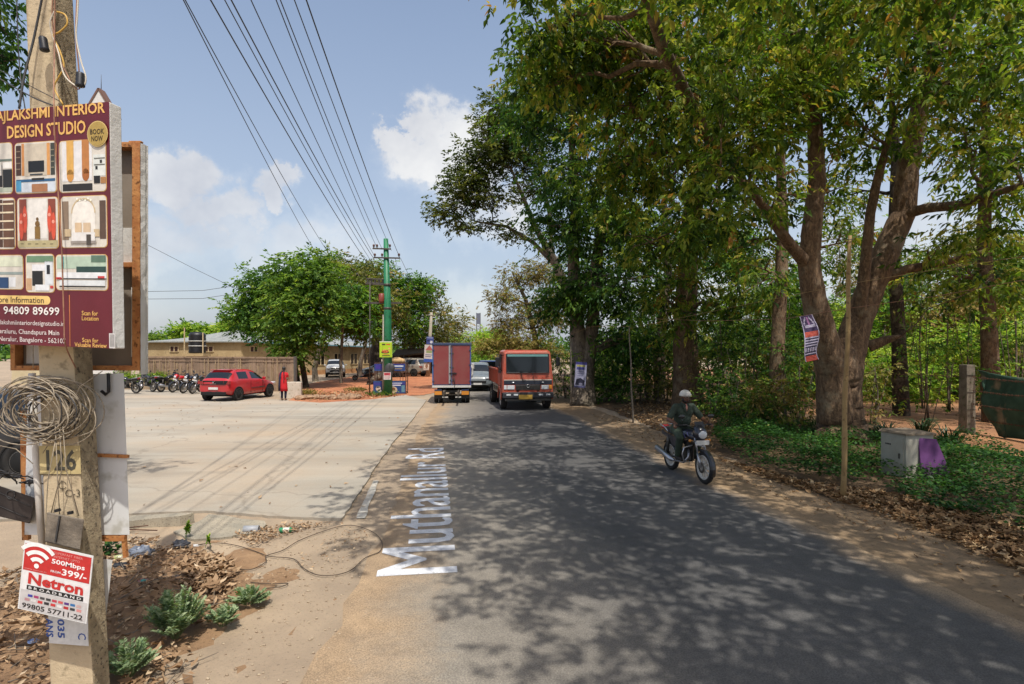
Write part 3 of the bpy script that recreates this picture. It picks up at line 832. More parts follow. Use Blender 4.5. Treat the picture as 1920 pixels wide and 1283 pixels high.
# ---- junction box
j0 = A(122, 1030, 3.8); jb = thing('junction_box', 'weathered grey junction box hung on the pole below the number', 'junction box', j0)
mb = MB(); mb.add([A(x, y, yy) - j0 for yy in (3.76, 3.885) for x, y in ((88, 960), (158, 974), (150, 1032), (84, 1016))], [(0, 1, 2, 3)[::-1], (7, 6, 5, 4)[::-1], (0, 4, 5, 1)[::-1], (1, 5, 6, 2)[::-1], (2, 6, 7, 3)[::-1], (3, 7, 4, 0)[::-1]])
mb.build('body', M_oldwood, jb, bevel=.008)
mb = MB(); mb.bar(A(112, 968, 3.753) - j0, A(104, 1016, 3.753) - j0, .010, .008); mb.build('seam_strip', M_gry, jb)
mb = MB(); mb.bar(A(104, 958, 3.8) - j0, A(112, 956, 3.8) - j0, .02); mb.build('lug', M_blk, jb); mb = MB(); mb.bar(A(128, 962, 3.8) - j0, A(136, 961, 3.8) - j0, .02); mb.build('lug', M_blk, jb)

# ---- broadband placard
tl, tr_, bl = A(46, 1014, 3.72), A(175, 1043, 3.72), A(33, 1141, 3.72)
pl = thing('placard', 'red and white broadband placard tied askew on the near pole', 'placard', bl)
Wp, Hp = (tr_ - tl).length, (bl - tl).length
s = Sheet(tl - bl, tr_ - tl, bl - tl)
mb = MB(); mb.add([s.P(x * Wp, y * Hp, L_) for L_ in (-.3, -4) for x, y in ((0, 0), (1, 0), (1, 1), (0, 1))], [(0, 1, 2, 3)[::-1], (4, 5, 6, 7), (0, 1, 5, 4), (1, 2, 6, 5), (2, 3, 7, 6), (3, 0, 4, 7)]); mb.build('sheet', M_white, pl)
def q4(f, x, y, w_, h_, *a): return f(x * Wp, y * Hp, w_ * Wp, h_ * Hp, *a)
q4(s.rect, .02, .02, .96, .96, '#e2e0de', 0); q4(s.rect, .02, .03, .96, .385, '#c22f2c', 1); q4(s.rect, .02, .70, .96, .28, '#c3bfbd', 1)
for i, r in enumerate((.055, .105, .16)): s.arc(.21 * Wp, .335 * Hp, r * .9, .026, .75, PI - .75, '#f2efec', 2)
s.circ(.21 * Wp, .325 * Hp, .016, '#f2efec', 2)
for t, *bx, c_, bo in (('SUPERFAST FIBER', .44, .055, .42, .035, '#e59a94', .0), ('INTERNET UPTO', .44, .11, .38, .035, '#e59a94', .0), ('500Mbps', .42, .165, .48, .09, '#f3efec', .02), ('FROM', .42, .33, .14, .035, '#f3efec', .01), ('399/-', .58, .28, .36, .095, '#f3efec', .02),
                       ('www.netron.in', .04, .375, .32, .022, '#e59a94', 0), ('Netron', .11, .44, .8, .165, '#c22f2c', .035), ('99805 57711-22', .06, .89, .88, .075, '#2a2624', .02)):
    s.txt(t, bx[0] * Wp, bx[1] * Hp, bx[2] * Wp, bx[3] * Hp, c_, 2, bo)
q4(s.rect, .10, .625, .82, .065, '#1d1c1c', 1); s.txt('B R O A D B A N D', .13 * Wp, .638 * Hp, .76 * Wp, .038 * Hp, '#eceae8', 2, .01)
for i, c_ in enumerate(('#3a3f9a', '#a03a68', '#4a4646', '#3c3c3c', '#b83a4a', '#cf5c5c', '#50307a', '#2f6ea8', '#c9a8a4')): q4(s.rect, .13 + i * .088, .755, .068, .035, c_, 2)
for i, c_ in enumerate(('#b98a8c', '#d9d5d2', '#c4383a', '#2a2a2c', '#c83a3a', '#e6e2de', '#b03030', '#3a3a3c', '#cf8a86')): q4(s.rect, .09 + i * .094, .815, .07, .038, c_, 2)
s.build('printed_face', pl)
tl, tr_, bl = A(90, 1140, 3.875), A(164, 1146, 3.875), A(92, 1206, 3.875)
pt = thing('poster', 'half hidden white paper poster with blue writing under the broadband placard', 'poster', bl)
s = Sheet(tl - bl, tr_ - tl, bl - tl); Wp, Hp = (tr_ - tl).length, (bl - tl).length
mb = MB(); mb.add([s.P(x * Wp, y * Hp, L_) for L_ in (-.3, -2) for x, y in ((0, 0), (1, 0), (1, 1), (0, 1))], [(0, 1, 2, 3)[::-1], (4, 5, 6, 7), (0, 1, 5, 4), (1, 2, 6, 5), (2, 3, 7, 6), (3, 0, 4, 7)]); mb.build('sheet', M_white, pt)
s.rect(.02 * Wp, .02 * Hp, .96 * Wp, .96 * Hp, '#d9d8d4', 0)
for t, x in (('ANS', .13), ('035', .42)): s.txt(t, (x + .1) * Wp - .12, .58 * Hp - .03, .13, .05, '#34559c', 1, .03, PI / 2)
s.txt('C', .76 * Wp, .62 * Hp, .045, .055, '#34559c', 1, .01, PI / 2)
s.build('printed_face', pt)

# ---- conduit, stake, black tray
mb = MB(); mb.tube([A(60, 700, 3.97), A(66, 820, 3.96), A(70, 900, 3.95), A(80, 1030, 3.95)], .021, 10); tag(mb.build('conduit', mat('white_pipe', '#c9c2b8', '#ded9d0', 6, .5)), 'white plastic conduit running down the left side of the near pole', 'conduit')
mb = MB(); mb.bar(A(46, 770, 4.2), A(50, 1012, 4.2), .045, .03); tag(mb.build('timber_stake', M_wood), 'thin reddish timber stake standing left of the near pole', 'stake')
t0 = A(20, 980, 4.12); ty = thing('cable_tray', 'dark box with wires heaped on top at the left frame edge', 'cable box', t0)
mb = MB(); mb.add([A(x, y, yy) - t0 for yy in (4.05, 4.15) for x, y in ((-90, 880), (66, 934), (56, 982), (-90, 948))], [(0, 1, 2, 3)[::-1], (7, 6, 5, 4)[::-1], (0, 4, 5, 1)[::-1], (1, 5, 6, 2)[::-1], (2, 6, 7, 3)[::-1], (3, 7, 4, 0)[::-1]]); mb.build('body', mat('dark_sheet', '#2b2421', '#3d342f', 5, .7), ty, bevel=.006)
mb = MB()
for i in range(14):
    x = R.uniform(-20, 50); mb.tube([A(x + R.uniform(-14, 14) + k_ * 9, 895 + x * .32 - 8 * math.sin(k_) + R.uniform(-4, 4), 4.04 + R.uniform(-.02, .05)) - t0 for k_ in range(4)], .005, 5)
mb.tube([A(20 + 8 * math.cos(a), 928 + 8 * math.sin(a), 4.046) - t0 for a in [i * PI / 8 for i in range(17)]], .003, 5)
mb.tube([A(-10, 920, 4.046) - t0, A(58, 950, 4.046) - t0], .0025, 4); mb.tube([A(-10, 945, 4.046) - t0, A(52, 972, 4.046) - t0], .0025, 4); mb.build('wires', M_gry, ty)

# ---- cables and splices at the top
def cable(name, label, pts, r, m, n=6):
    P = [A(*p) for p in pts]; Q = []
    for i in range(len(P) - 1):       # Catmull-Rom
        a, b_, c_, d_ = P[max(i - 1, 0)], P[i], P[i + 1], P[min(i + 2, len(P) - 1)]
        for k_ in range(5):
            t = k_ / 5; Q.append(.5 * ((2 * b_) + (c_ - a) * t + (2 * a - 5 * b_ + 4 * c_ - d_) * t * t + (3 * b_ - a - 3 * c_ + d_) * t ** 3))
    mb = MB(); mb.tube(Q + [P[-1]], r, n); return tag(mb.build(name, m), label, 'cable')
cable('service_cable', 'reddish cable hanging down in front of the maroon signboard', [(103, -30, 3.84), (102, 100, 3.82), (101, 188, 3.64), (105, 300, 3.62), (115, 450, 3.60), (120, 600, 3.59), (123, 648, 3.59), (142, 690, 3.8)], .0042, M_redc)
cable('service_cable', 'yellow cable looped round the top of the near pole', [(106, 22, 3.86), (122, 28, 3.85), (126, 45, 3.85), (112, 60, 3.85), (100, 68, 3.85), (112, 95, 3.85), (120, 125, 3.85), (110, 145, 3.85), (102, 165, 3.85), (118, 196, 3.84)], .0055, M_yel)
cable('service_cable', 'pale cable curling down to the black splice right of the pole', [(102, 22, 3.86), (94, 42, 3.85), (98, 65, 3.85), (110, 100, 3.84), (120, 140, 3.84), (140, 160, 3.83), (156, 163, 3.83), (161, 145, 3.83), (152, 115, 3.83), (143, 70, 3.83), (145, 30, 3.83), (148, -30, 3.83)], .0052, M_whc)
cable('service_cable', 'dark red cable twisted beside the yellow loop', [(100, -30, 3.87), (98, 30, 3.86), (104, 85, 3.845), (116, 120, 3.845), (126, 140, 3.845), (138, 162, 3.84), (150, 164, 3.835), (147, 120, 3.835), (142, 60, 3.835), (146, -30, 3.835)], .0042, M_redc)
cable('service_cable', 'thick black cable slanting down left of the near pole', [(84, -30, 3.87), (64, 70, 3.86), (45, 145, 3.82), (36, 204, 3.78)], .007, M_gry)
cable('service_cable', 'thin grey wire hanging straight at the left frame edge', [(31, -30, 3.9), (33, 60, 3.9), (38, 140, 3.86), (47, 204, 3.78)], .0035, M_gry)
cable('service_cable', 'black wire reaching in from the left to the top of the maroon board', [(-60, 110, 3.9), (0, 148, 3.85), (60, 182, 3.78), (100, 198, 3.72)], .0045, M_gry)
cable('service_cable', 'thin upper wire reaching in from the left frame edge to the pole', [(-60, 102, 3.95), (0, 132, 3.9), (50, 158, 3.88), (116, 192, 3.87)], .003, M_gry)
def splice(px, py, ry, label):
    p = A(px, py + 13, 3.82); t = thing('cable_splice', label, 'splice', p)
    mb = MB(); mb.lathe([(0, .0), (.022, .0), (.028, .004), (.029, .012), (.026, .02), (.025, .085), (.02, .095), (0, .097)], 16, M=Matrix.Rotation(ry, 4, 'Y')); mb.build('capsule', M_blk, t)
    mb = MB(); mb.lathe([(.0, -.004), (.012, -.004), (.012, .0), (0, .0)], 12, M=Matrix.Rotation(ry, 4, 'Y')); mb.build('cable_gland', M_gry, t)
splice(84, 83, -.15, 'black splice capsule tilted on the front of the near pole'); splice(150, 150, .03, 'black splice capsule hanging free right of the near pole')
# ================================================================ beyond the lot: building, fence, green pole, signs
M_cream = mat('cream_render', '#a8916a', '#b8a27a', 1.1, .9, bs=.15, c3='#9a8360', s3=5)
M_creamd = mat('cream_trim', '#c2ae88', rough=.85)
M_roof = mat('pale_roof_sheet', '#8d908a', '#a3a49c', 2.5, .5, metal=.2)
M_roofb = mat('blue_roof_edge', '#6f9aa6', rough=.5)
M_pane = glass('dark_pane', '#2a2522', .15)
M_dkwin = mat('dark_shutter', '#4a2f2a', rough=.6)
def cbox(mb, x0, x1, y0, y1, z0, z1, m=0): return mb.box(((x0 + x1) / 2, (y0 + y1) / 2, (z0 + z1) / 2), (x1 - x0, y1 - y0, z1 - z0), m)

# long shed: front wall, then the right hand wall running back beside the trees
P0 = A(270, 641, 50); P1 = A(452, 641, 50); P2 = Vector((-15.6, 63, 0))
bd = thing('shed', 'long cream shed with a shallow pale metal roof behind the plank fence', 'building', (P1.x, P1.y, 0)); ox, oy = P1.x, P1.y
xl = P0.x - ox; zr = 3.18; dv = Vector((P2.x - ox, P2.y - oy, 0)); Lr = dv.length; dv.normalize(); nv = Vector((dv.y, -dv.x, 0))
mb = MB(); cbox(mb, xl, 0, 0, .25, 0, zr)
mb.add([(0, 0, 0), tuple(dv * Lr), tuple(dv * Lr + Vector((0, 0, 2.75))), (0, 0, zr), tuple(-nv * .25), tuple(dv * Lr - nv * .25), tuple(dv * Lr - nv * .25 + Vector((0, 0, 2.75))), tuple(-nv * .25 + Vector((0, 0, zr)))], [(0, 1, 2, 3), (7, 6, 5, 4), (0, 4, 5, 1), (1, 5, 6, 2), (2, 6, 7, 3), (3, 7, 4, 0)])
cbox(mb, xl, xl + .25, .25, 14, 0, zr); mb.build('wall', M_cream, bd)
# roof: ridge behind, hipped towards us, corrugated by real ribs
rf = MB(); pk = Vector((A(436, 622, 56).x - ox, 6.5, 4.45)); e0 = Vector((A(385, 638, 49.8).x - ox, -.25, zr + .02)); e1 = Vector((.4, -.3, zr + .02)); e2 = dv * (Lr + .4) + nv * .5 + Vector((0, 0, 2.78)); bk = dv * Lr + Vector((-6, 4, 3.9))
def sheet(a, b_, c, d, n, m=0):
    vs, fs = [], []
    for i in range(n * 2 + 1):
        t = i / (n * 2); up = Vector((0, 0, .035 if i % 2 else 0)); vs += [a.lerp(b_, t) + up, d.lerp(c, t) + up]
    for i in range(n * 2): fs.append((2 * i, 2 * i + 2, 2 * i + 3, 2 * i + 1))
    rf.add(vs, fs, m)
sheet(e0, e1, pk + Vector((.6, 0, 0)), pk, 14); sheet(e1, e2, bk, pk + Vector((.6, 0, 0)), 36); sheet(Vector((xl - .3, -.25, zr + .01)), e0, pk, Vector((xl - .3, 6, zr + .35)), 22)
rf.bar(e1 + Vector((0, -.01, .0)), e2 + Vector((0, -.01, .0)), .05, .12, 1); rf.bar(Vector((xl - .3, -.27, zr)), e1 + Vector((0, 0, .0)), .05, .09, 0)
rf.build('roof', [M_roof, M_roofb], bd)
def window(p, d, w_, h, z, n=2, glassm=M_dkwin):
    """frame proud of the wall; panes as a sub-part"""
    d = Vector(d).normalized(); nn = Vector((d.y, -d.x, 0)); p = Vector((p[0], p[1], z))
    f = MB()
    q = lambda a, c, o=0: p + d * a + Vector((0, 0, c)) + nn * o
    for a, c, a2, c2 in ((0, 0, w_, 0), (0, h, w_, h), (0, 0, 0, h), (w_, 0, w_, h)) + tuple((w_ * i / n, 0, w_ * i / n, h) for i in range(1, n)):
        f.bar(q(a, c, .02), q(a2, c2, .02), .09, .05)
    fo = f.build('window', M_creamd, bd); g = MB(); g.add([q(.04, .04, .006), q(w_ - .04, .04, .006), q(w_ - .04, h - .04, .006), q(.04, h - .04, .006)], [(0, 1, 2, 3)]); g.build('pane', glassm, fo)
for px, ww in ((319, .78), (382, .9)): window((A(px, 650, 50).x - ox, 0), (1, 0, 0), ww * .95, .5, A(px, 660, 50).z)
def onr(t): return dv * (Lr * t)
window(onr(.055), dv, .75, .5, 2.3); 
for t in (.36, .52, .66, .80, .92): window(onr(t), dv, .95, 1.15, .95, 2, M_pane)
mb = MB(); mb.add([tuple(onr(.25) + nv * .02), tuple(onr(1) + nv * .02), tuple(onr(1) + nv * .02 + Vector((0, 0, .5))), tuple(onr(.25) + nv * .02 + Vector((0, 0, .42)))], [(0, 1, 2, 3)]); mb.build('stained_plinth', mat('red_splash', '#a5764e', '#b58a60', 2, .95), bd)

# water tank on its stand
tb = A(370, 700, 47); tb.z = 0; wt = thing('water_tank', 'black ribbed water tank on a cream masonry stand with two posts', 'water tank', tb)
mb = MB(); cbox(mb, -.62, .62, -.5, .5, 0, A(370, 668, 47).z); cbox(mb, -.8, .8, -.6, .6, A(370, 668, 47).z + .003, A(370, 665, 47).z + .05); mb.build('stand', M_cream, wt)
z0 = A(370, 664, 47).z + .06; H = A(370, 623, 47).z - z0
mb = MB(); mb.lathe([(0, 0)] + [(.62 + (.03 if i % 2 else 0), H * .9 * i / 12) for i in range(13)] + [(.5, H * .98), (.2, H), (0, H)], 24, M=Matrix.Translation((0, 0, z0))); mb.build('tank', M_blk, wt)
mb = MB()
for a in (.32, .55): mb.lathe([(.66, H * a), (.668, H * a), (.668, H * (a + .045)), (.66, H * (a + .045))], 24, M=Matrix.Translation((0, 0, z0)))
mb.build('label_band', pm('#b9b9b4'), wt)
for x, h in ((-.78, 615), (.74, 624)):
    mb = MB(); zt_ = A(370, h, 47).z; mb.bar((x, -.5, z0), (x, -.5, zt_), .07); mb.build('post', M_creamd, wt)

# plank fence: sheets with pale battens, uneven tops
M_plank = mat('brown_fence_sheet', '#7f6a56', '#977e67', 1.4, .85, c3='#6b5544', s3=4)
M_batt = mat('pale_batten', '#a99272', '#8d7659', 4, .85)
f0 = A(262, 728, 36.9); f1 = A(552, 728, 33.6); fd = (f1 - f0); fd.z = 0; FLn = fd.length; fd.normalize(); fn = Vector((fd.y, -fd.x, 0))
fe = thing('plank_fence', 'tall brown sheet fence with pale vertical battens behind the motorcycles', 'fence', (f0.x, f0.y, 0), math.atan2(fd.y, fd.x))
mb = MB(); n = 44
for i in range(n):
    a, c = FLn * i / n, FLn * (i + 1) / n; mb.box(((a + c) / 2, R.uniform(-.015, .015), 1.0), (c - a - .012, .03, 2.0))
mb.build('sheeting', M_plank, fe)
mb = MB(); mb.box((FLn / 2, -.035, 2.02), (FLn, .05, .10)); mb.box((FLn / 2, -.031, 1.78), (FLn, .04, .05)); mb.build('rail', M_plank, fe)
for i in range(46):
    a = FLn * (i + R.uniform(.1, .9)) / 46; h = R.choice((1.1, 1.15, 1.9, 1.95, 1.6)) + R.uniform(-.1, .1); mb = MB(); mb.box((a, -.045, h / 2), (R.uniform(.03, .07), .03, h)); mb.build('batten', M_batt, fe)
mb = MB(); mb.box((FLn + .06, 0, 1.05), (.14, .14, 2.1)); mb.build('end_post', mat('dark_post', '#4f4a45', '#5d5750', 5, .8), fe)

wb = G(537, 748); mb = MB(); mb.box((0, 0, .42), (1.05, .3, .84)); o = mb.build('low_wall', mat('whitewash', '#bdb3a2', '#cabfae', 3, .9, c3='#a89a84', s3=8), None, bevel=.02); o.location = (wb.x + .1, wb.y + .35, 0); o.rotation_euler.z = .12
tag(o, 'short whitewashed wall end behind the woman in red', 'wall')
# kerb and planting behind the bikes
k0, k1 = A(225, 735, 36), A(378, 735, 34.6); k0.z = k1.z = 0
mb = MB(); mb.bar(k0 + Vector((0, 0, .2)), k1 + Vector((0, 0, .2)), .3, .4); tag(mb.build('planter_wall', mat('dusty_kerb', '#8f7d66', '#a28e74', 2, .95)), 'low dusty kerb wall behind the row of parked motorcycles', 'kerb')
L_BR = leafmat('leaf_bright', [(0, hx('#1d3a12')), (.35, hx('#3c6a1c')), (.7, hx('#6f9430')), (1, hx('#9fb04a'))])
for i, px in enumerate((232, 252, 300, 318, 352)):
    c = A(px, 716, 36.9); n = 500; P = NR.normal(0, 1, (n, 3)) * np.array([.42, .15, .16]) + np.array([0, 0, .3]); d = rdir(n, .2, 1)
    lab = ('pale green', 'tall yellowish', 'sparse', 'yellow leaved', 'drooping')[i]
    t = thing('planter_bush', f'{lab} planter bush ' + ('at the left end of the kerb', 'left of the lone motorcycle', 'right of the lone motorcycle', 'behind the second motorcycle', 'behind the red tanked motorcycle')[i], 'bush', (c.x, c.y - .6, .3))
    leaves('foliage', P, d, rdir(n, .3, 1), NR.uniform(.14, .32, n), .07, NR.normal((.6, .85, .5, 1, .7)[i], .15, n), L_BR, t)
    mb = MB(); mb.tube([(0, 0, -.3), (0, 0, .25)], .02, 5); mb.build('stem', M_oldwood, t)

# ---- green power pole and the transformer frame beside it
M_green = mat('green_pole_paint', '#1d6b45', '#2a7d54', 1.5, .5, c3='#175338', s3=6, bs=.1)
M_steel = mat('dull_steel', '#4a4640', '#5e5850', 5, .6, metal=.5)
M_pc = mat('pole_concrete', '#8d8778', '#a39b8a', 3, .9, bs=.2)
g0 = G(728, 743); gp = thing('power_pole', 'bright green steel power pole with two crossarms at the lot corner', 'power pole', g0)
zz = lambda py, y=g0.y: A(0, py, y).z
zt = zz(448)
mb = MB(); mb.tube([(0, 0, -.2), (-.03, 0, zt * .5), (-.13, 0, zt)], [.235, .20, .125], 18); mb.build('shaft', M_green, gp)
mb = MB()
for h in (.33, .55, .7): mb.lathe([(.215 - h * .06, zt * h), (.235 - h * .06, zt * h), (.235 - h * .06, zt * h + .12), (.215 - h * .06, zt * h + .12)], 18, M=Matrix.Translation((-.08 * h, 0, 0)))
mb.build('collar', M_steel, gp)
k = g0.y / FL
for py, a, c in ((467, 700, 734), (484, 702, 751)):
    mb = MB(); mb.bar(((a - 728) * k, -.15, zz(py)), ((c - 728) * k, -.13, zz(py + 1)), .09, .07); arm = mb.build('crossarm', M_steel, gp)
    mb = MB()
    for x in (a + 2, (a + c) / 2 - 9, c - 2): mb.lathe([(0, 0), (.03, 0), (.03, .05), (.07, .07), (.05, .1), (.07, .13), (.05, .17), (.0, .2)], 10, M=Matrix.Translation(((x - 728) * k, -.14, zz(py) + .04)))
    mb.build('insulator', mat('brown_porcelain', '#5c3a2c', rough=.25), arm)
mb = MB(); mb.bar(((684 - 728) * k, .1, zz(568)), ((752 - 728) * k, .1, zz(568)), .11, .10); mb.bar(((684 - 728) * k, .2, zz(530)), (0, .2, zz(533)), .14, .14); mb.bar(((686 - 728) * k, .1, zz(522)), (0, .1, zz(524)), .07, .06); mb.build('bracket', M_steel, gp)
for px, pt_, r in ((718, 590, .075), (692, 520, .035)):
    mb = MB(); mb.tube([((px - 728) * k, .12, -.1), ((px - 728) * k + .02, .12, zz(pt_))], [r, r * .85], 10); mb.build('side_post', M_pc if px == 718 else M_steel, gp)
mb = MB(); mb.lathe([(0, 0), (.14, 0), (.16, .1), (.16, .45), (.1, .5), (0, .5)], 14, M=Matrix.Translation(((716 - 728) * k, -.05, zz(568)))); mb.build('surge_arrester', mat('red_porcelain', '#7d3a2c', rough=.4), gp)
mb = MB()
for i in range(5): x = (688 + i * 7 - 728) * k; mb.lathe([(0, 0), (.05, 0), (.04, .05), (.06, .1), (.04, .15), (.06, .2), (0, .25)], 8, M=Matrix.Translation((x, .2, zz(533) + .1)))
mb.build('fuse', mat('fuse_grey', '#6b6862', rough=.5), gp)
mb = MB(); mb.tube([((742 - 728) * k, -.1, zz(485)), ((744 - 728) * k, -.12, zz(496)), ((741 - 728) * k, -.1, zz(500)), ((738 - 728) * k, -.1, zz(490))], .012, 5); mb.build('jumper_wire', M_gry, gp)
mb = MB(); mb.ell((.08, -.18, zz(695)), (.26, .12, .42), 0, 12, 8); mb.ell((.2, -.2, zz(690)), (.2, .1, .25), 0, 12, 8); mb.build('wire_bundle', M_gry, gp)

def poster(name, label, cat, c, w_, h, draw, parent=None, thick=.02, rz=0, rim=M_white, tilt=0):
    """thin board standing or hanging at its bottom centre c, facing the viewer"""
    t = thing(name, label, cat, c, rz)
    mb = MB(); mb.box((0, thick / 2 + .002, h / 2), (w_, thick, h)); mb.build('panel', rim, t)
    s = Sheet((-w_ / 2, 0, h), (1, 0, 0), (0, 0, -1), .002); draw(s, w_, h); s.build('printed_face', t)
    if tilt: t.rotation_euler.y = tilt
    return t
def d_food(s, w, h):
    s.rect(0, 0, w, h, '#a9c524', 0); s.rect(0, 0, w, h * .05, '#d9dfc0', 1); s.rect(w * .2, h * .15, w * .25, h * .09, '#3c3a18', 1); s.rect(w * .52, h * .16, w * .3, h * .07, '#c2501e', 1)
    s.circ(w * .45, h * .68, w * .32, '#2c2a1a', 1, h * .08); s.circ(w * .45, h * .62, w * .28, '#c8622e', 2, h * .10)
    for i in range(9): s.circ(w * (.25 + .05 * i), h * (.6 + .05 * math.sin(i * 2.3)), w * .06, ('#d9803f', '#b84a26', '#e2a060')[i % 3], 3)
    s.circ(w * .78, h * .45, w * .08, '#e0a468', 2); s.rect(w * .2, h * .87, w * .62, h * .06, '#3f4a1a', 1); s.rect(w * .3, h * .80, w * .45, h * .035, '#c0542a', 1)
poster('food_poster', 'lime green food poster fixed on the green power pole', 'poster', Vector((A(723.5, 670, g0.y - .3).x, g0.y - .3, zz(670))), 23.5 * k, 29.5 * k, d_food)
def d_rw(s, w, h):
    s.rect(0, 0, w, h, '#cfc6c0', 0); s.rect(w * .06, h * .06, w * .88, h * .36, '#c4545a', 1); s.rect(w * .2, h * .15, w * .5, h * .15, '#8c1f2c', 2)
    for i in range(4): s.rect(w * .1, h * (.5 + .11 * i), w * .8, h * .045, '#b98f8c', 1)
poster('notice_board', 'small red and white notice low on the green power pole', 'notice', Vector((A(726, 711.5, g0.y - .3).x, g0.y - .3, zz(711.5))), 13.5 * k, 13.5 * k, d_rw)

# the two blue boards in a rusty stand
M_rust = mat('rusty_angle', '#4a3328', '#6b4a38', 8, .8, metal=.3)
s0 = G(731, 741); s0.y += .55; s0.x = A(731, 741, s0.y).x; st_ = thing('display_stand', 'rusty open frame stand holding two blue banners behind the green pole', 'display stand', (s0.x, s0.y, 0))
k2 = s0.y / FL; xa, xb = (703 - 731) * k2, (761 - 731) * k2; zT = A(0, 681, s0.y).z
for x in (xa, xb):
    for yy in (0, .55):
        mb = MB(); mb.bar((x, yy, 0), (x, yy, zT), .045); mb.build('upright', M_rust, st_)
mb = MB()
for z in (.12, .72, 1.25, zT):
    for yy in (0, .55): mb.bar((xa, yy, z), (xb, yy, z), .035)
    for x in (xa, xb): mb.bar((x, 0, z), (x, .55, z), .035)
for x in (xb - .16, xb - .32): mb.bar((x, .0, .72), (x, .0, zT), .03)
mb.build('rails', M_rust, st_)
def d_blue(s, w, h):
    s.rect(0, 0, w, h, '#24437f', 0); s.rect(0, 0, w, h * .1, '#3a2f86', 1); s.rect(w * .04, h * .16, w * .2, h * .6, '#3c2f8a', 1); s.rect(w * .46, h * .22, w * .48, h * .2, '#cfd6e6', 1); s.rect(w * .5, h * .6, w * .4, h * .18, '#93806a', 1)
def d_low(s, w, h):
    s.rect(0, 0, w, h, '#26457c', 0); s.rect(0, h * .12, w, h * .22, '#3a3b86', 1); s.rect(w * .54, h * .14, w * .36, h * .07, '#c9cfda', 2); s.rect(w * .56, h * .30, w * .3, h * .08, '#e2e4ea', 2)
    s.circ(w * .62, h * .72, w * .13, '#c9b998', 1, h * .28); s.circ(w * .63, h * .66, w * .06, '#7a4f34', 2, h * .14); s.circ(w * .16, h * .62, w * .08, '#cdb9a4', 1, h * .2); s.rect(w * .1, h * .45, w * .1, h * .1, '#d9c98e', 1); s.circ(w * .2, h * .8, w * .06, '#e8e2da', 1, h * .12); s.rect(w * .88, h * .3, w * .1, h * .6, '#5e8a9a', 1)
poster('banner', 'narrow blue banner across the top of the rusty stand', 'banner', Vector((s0.x, s0.y - .04, A(0, 695.5, s0.y).z)), xb - xa, 13 * k2, d_blue)
poster('banner', 'large blue banner with pictures across the foot of the rusty stand', 'banner', Vector((s0.x - .02, s0.y - .06, .06)), xb - xa + .06, 23 * k2, d_low)
mb = MB(); mb.ell((0, 0, .12), (.36, .25, .2), 0, 14, 9); mb.ell((.24, .05, .1), (.2, .2, .16), 0, 12, 8); o = mb.build('sack', mat('tan_sack', '#b89468', '#c9a878', 3, .9)); o.location = (s0.x + .35, s0.y + .28, zT + .01); tag(o, 'tan sack lying on top of the rusty stand', 'sack')

# second, leaning pole farther along with its stack of banners
lp = G(802, 705); lp.y = 52; lp = Vector((A(802, 705, 52).x, 52, 0)); k3 = 52 / FL
t = thing('utility_pole', 'thin leaning concrete pole left of the red box truck, hung with banners', 'utility pole', lp)
top = A(809, 586, 52) - lp
mb = MB(); mb.tube([(0, 0, -.2), top * .5, top], [.2, .17, .12], 10); mb.build('shaft', M_pc, t)
mb = MB(); mb.bar(top + Vector((-.5, -.1, -.25)), top + Vector((.45, -.1, -.25)), .06); mb.build('crossarm', M_pc, t)
def d_b1(s, w, h): s.rect(0, 0, w, h, '#3a4a86', 0); s.rect(w * .1, h * .1, w * .8, h * .12, '#8f9ac0', 1); s.circ(w * .7, h * .72, w * .2, '#c9cdd6', 1); s.rect(w * .1, h * .45, w * .35, h * .2, '#20264a', 1)
def d_b2(s, w, h): s.rect(0, 0, w, h, '#c4c2c0', 0); s.poly([(w * .1, h * .32), (w * .5, h * .02), (w * .9, h * .32)], '#a8605a', 1); s.rect(w * .2, h * .33, w * .6, h * .15, '#8a9a6a', 1); s.rect(0, h * .82, w, h * .18, '#2f56a8', 1); s.rect(w * .12, h * .56, w * .7, h * .05, '#6b6f80', 1); s.rect(w * .12, h * .66, w * .6, h * .05, '#6b6f80', 1)
def d_b3(s, w, h): s.rect(0, 0, w, h, '#c9c2b6', 0); s.circ(w * .55, h * .45, w * .25, '#8a6a54', 1, h * .3); s.rect(w * .1, h * .8, w * .8, h * .08, '#7a5f4c', 1)
poster('banner', 'blue picture banner topmost on the thin leaning pole', 'banner', A(806, 645.5, 51.6), 13 * k3, 14 * k3, d_b1, tilt=.04)
poster('banner', 'white banner with blue foot in the middle of the leaning pole', 'banner', A(803.5, 679, 51.5), 18 * k3, 32 * k3, d_b2, tilt=.06)
poster('banner', 'small pale square banner lowest on the leaning pole', 'banner', A(799, 694, 51.6), 10 * k3, 13 * k3, d_b3, tilt=.06)

# dark lean-to shop under the far left trees, with poles
h0 = Vector((A(772, 700, 56).x, 56, 0)); hs = thing('lean_to', 'dark thatched lean-to shelter under the trees left of the leaning pole', 'shelter', h0)
mb = MB(); mb.add([(-2.1, 0, 1.7), (1.6, 0, 2.1), (1.8, 3, 2.6), (-2.1, 3, 2.4), (-2.1, 0, 1.85), (1.6, 0, 2.25), (1.8, 3, 2.75), (-2.1, 3, 2.55)], [(0, 3, 2, 1), (4, 5, 6, 7), (0, 1, 5, 4), (1, 2, 6, 5), (2, 3, 7, 6), (3, 0, 4, 7)]); mb.build('roof', mat('old_thatch', '#4a3c2c', '#5f4d38', 4, .95, bs=.6), hs)
mb = MB(); mb.box((-.2, 3, 1.1), (3.6, .08, 2.2)); mb.box((-2, 1.5, .9), (.08, 2.9, 1.7)); mb.build('wall', mat('dark_sacking', '#2e2620', '#3f352b', 3, .95), hs)
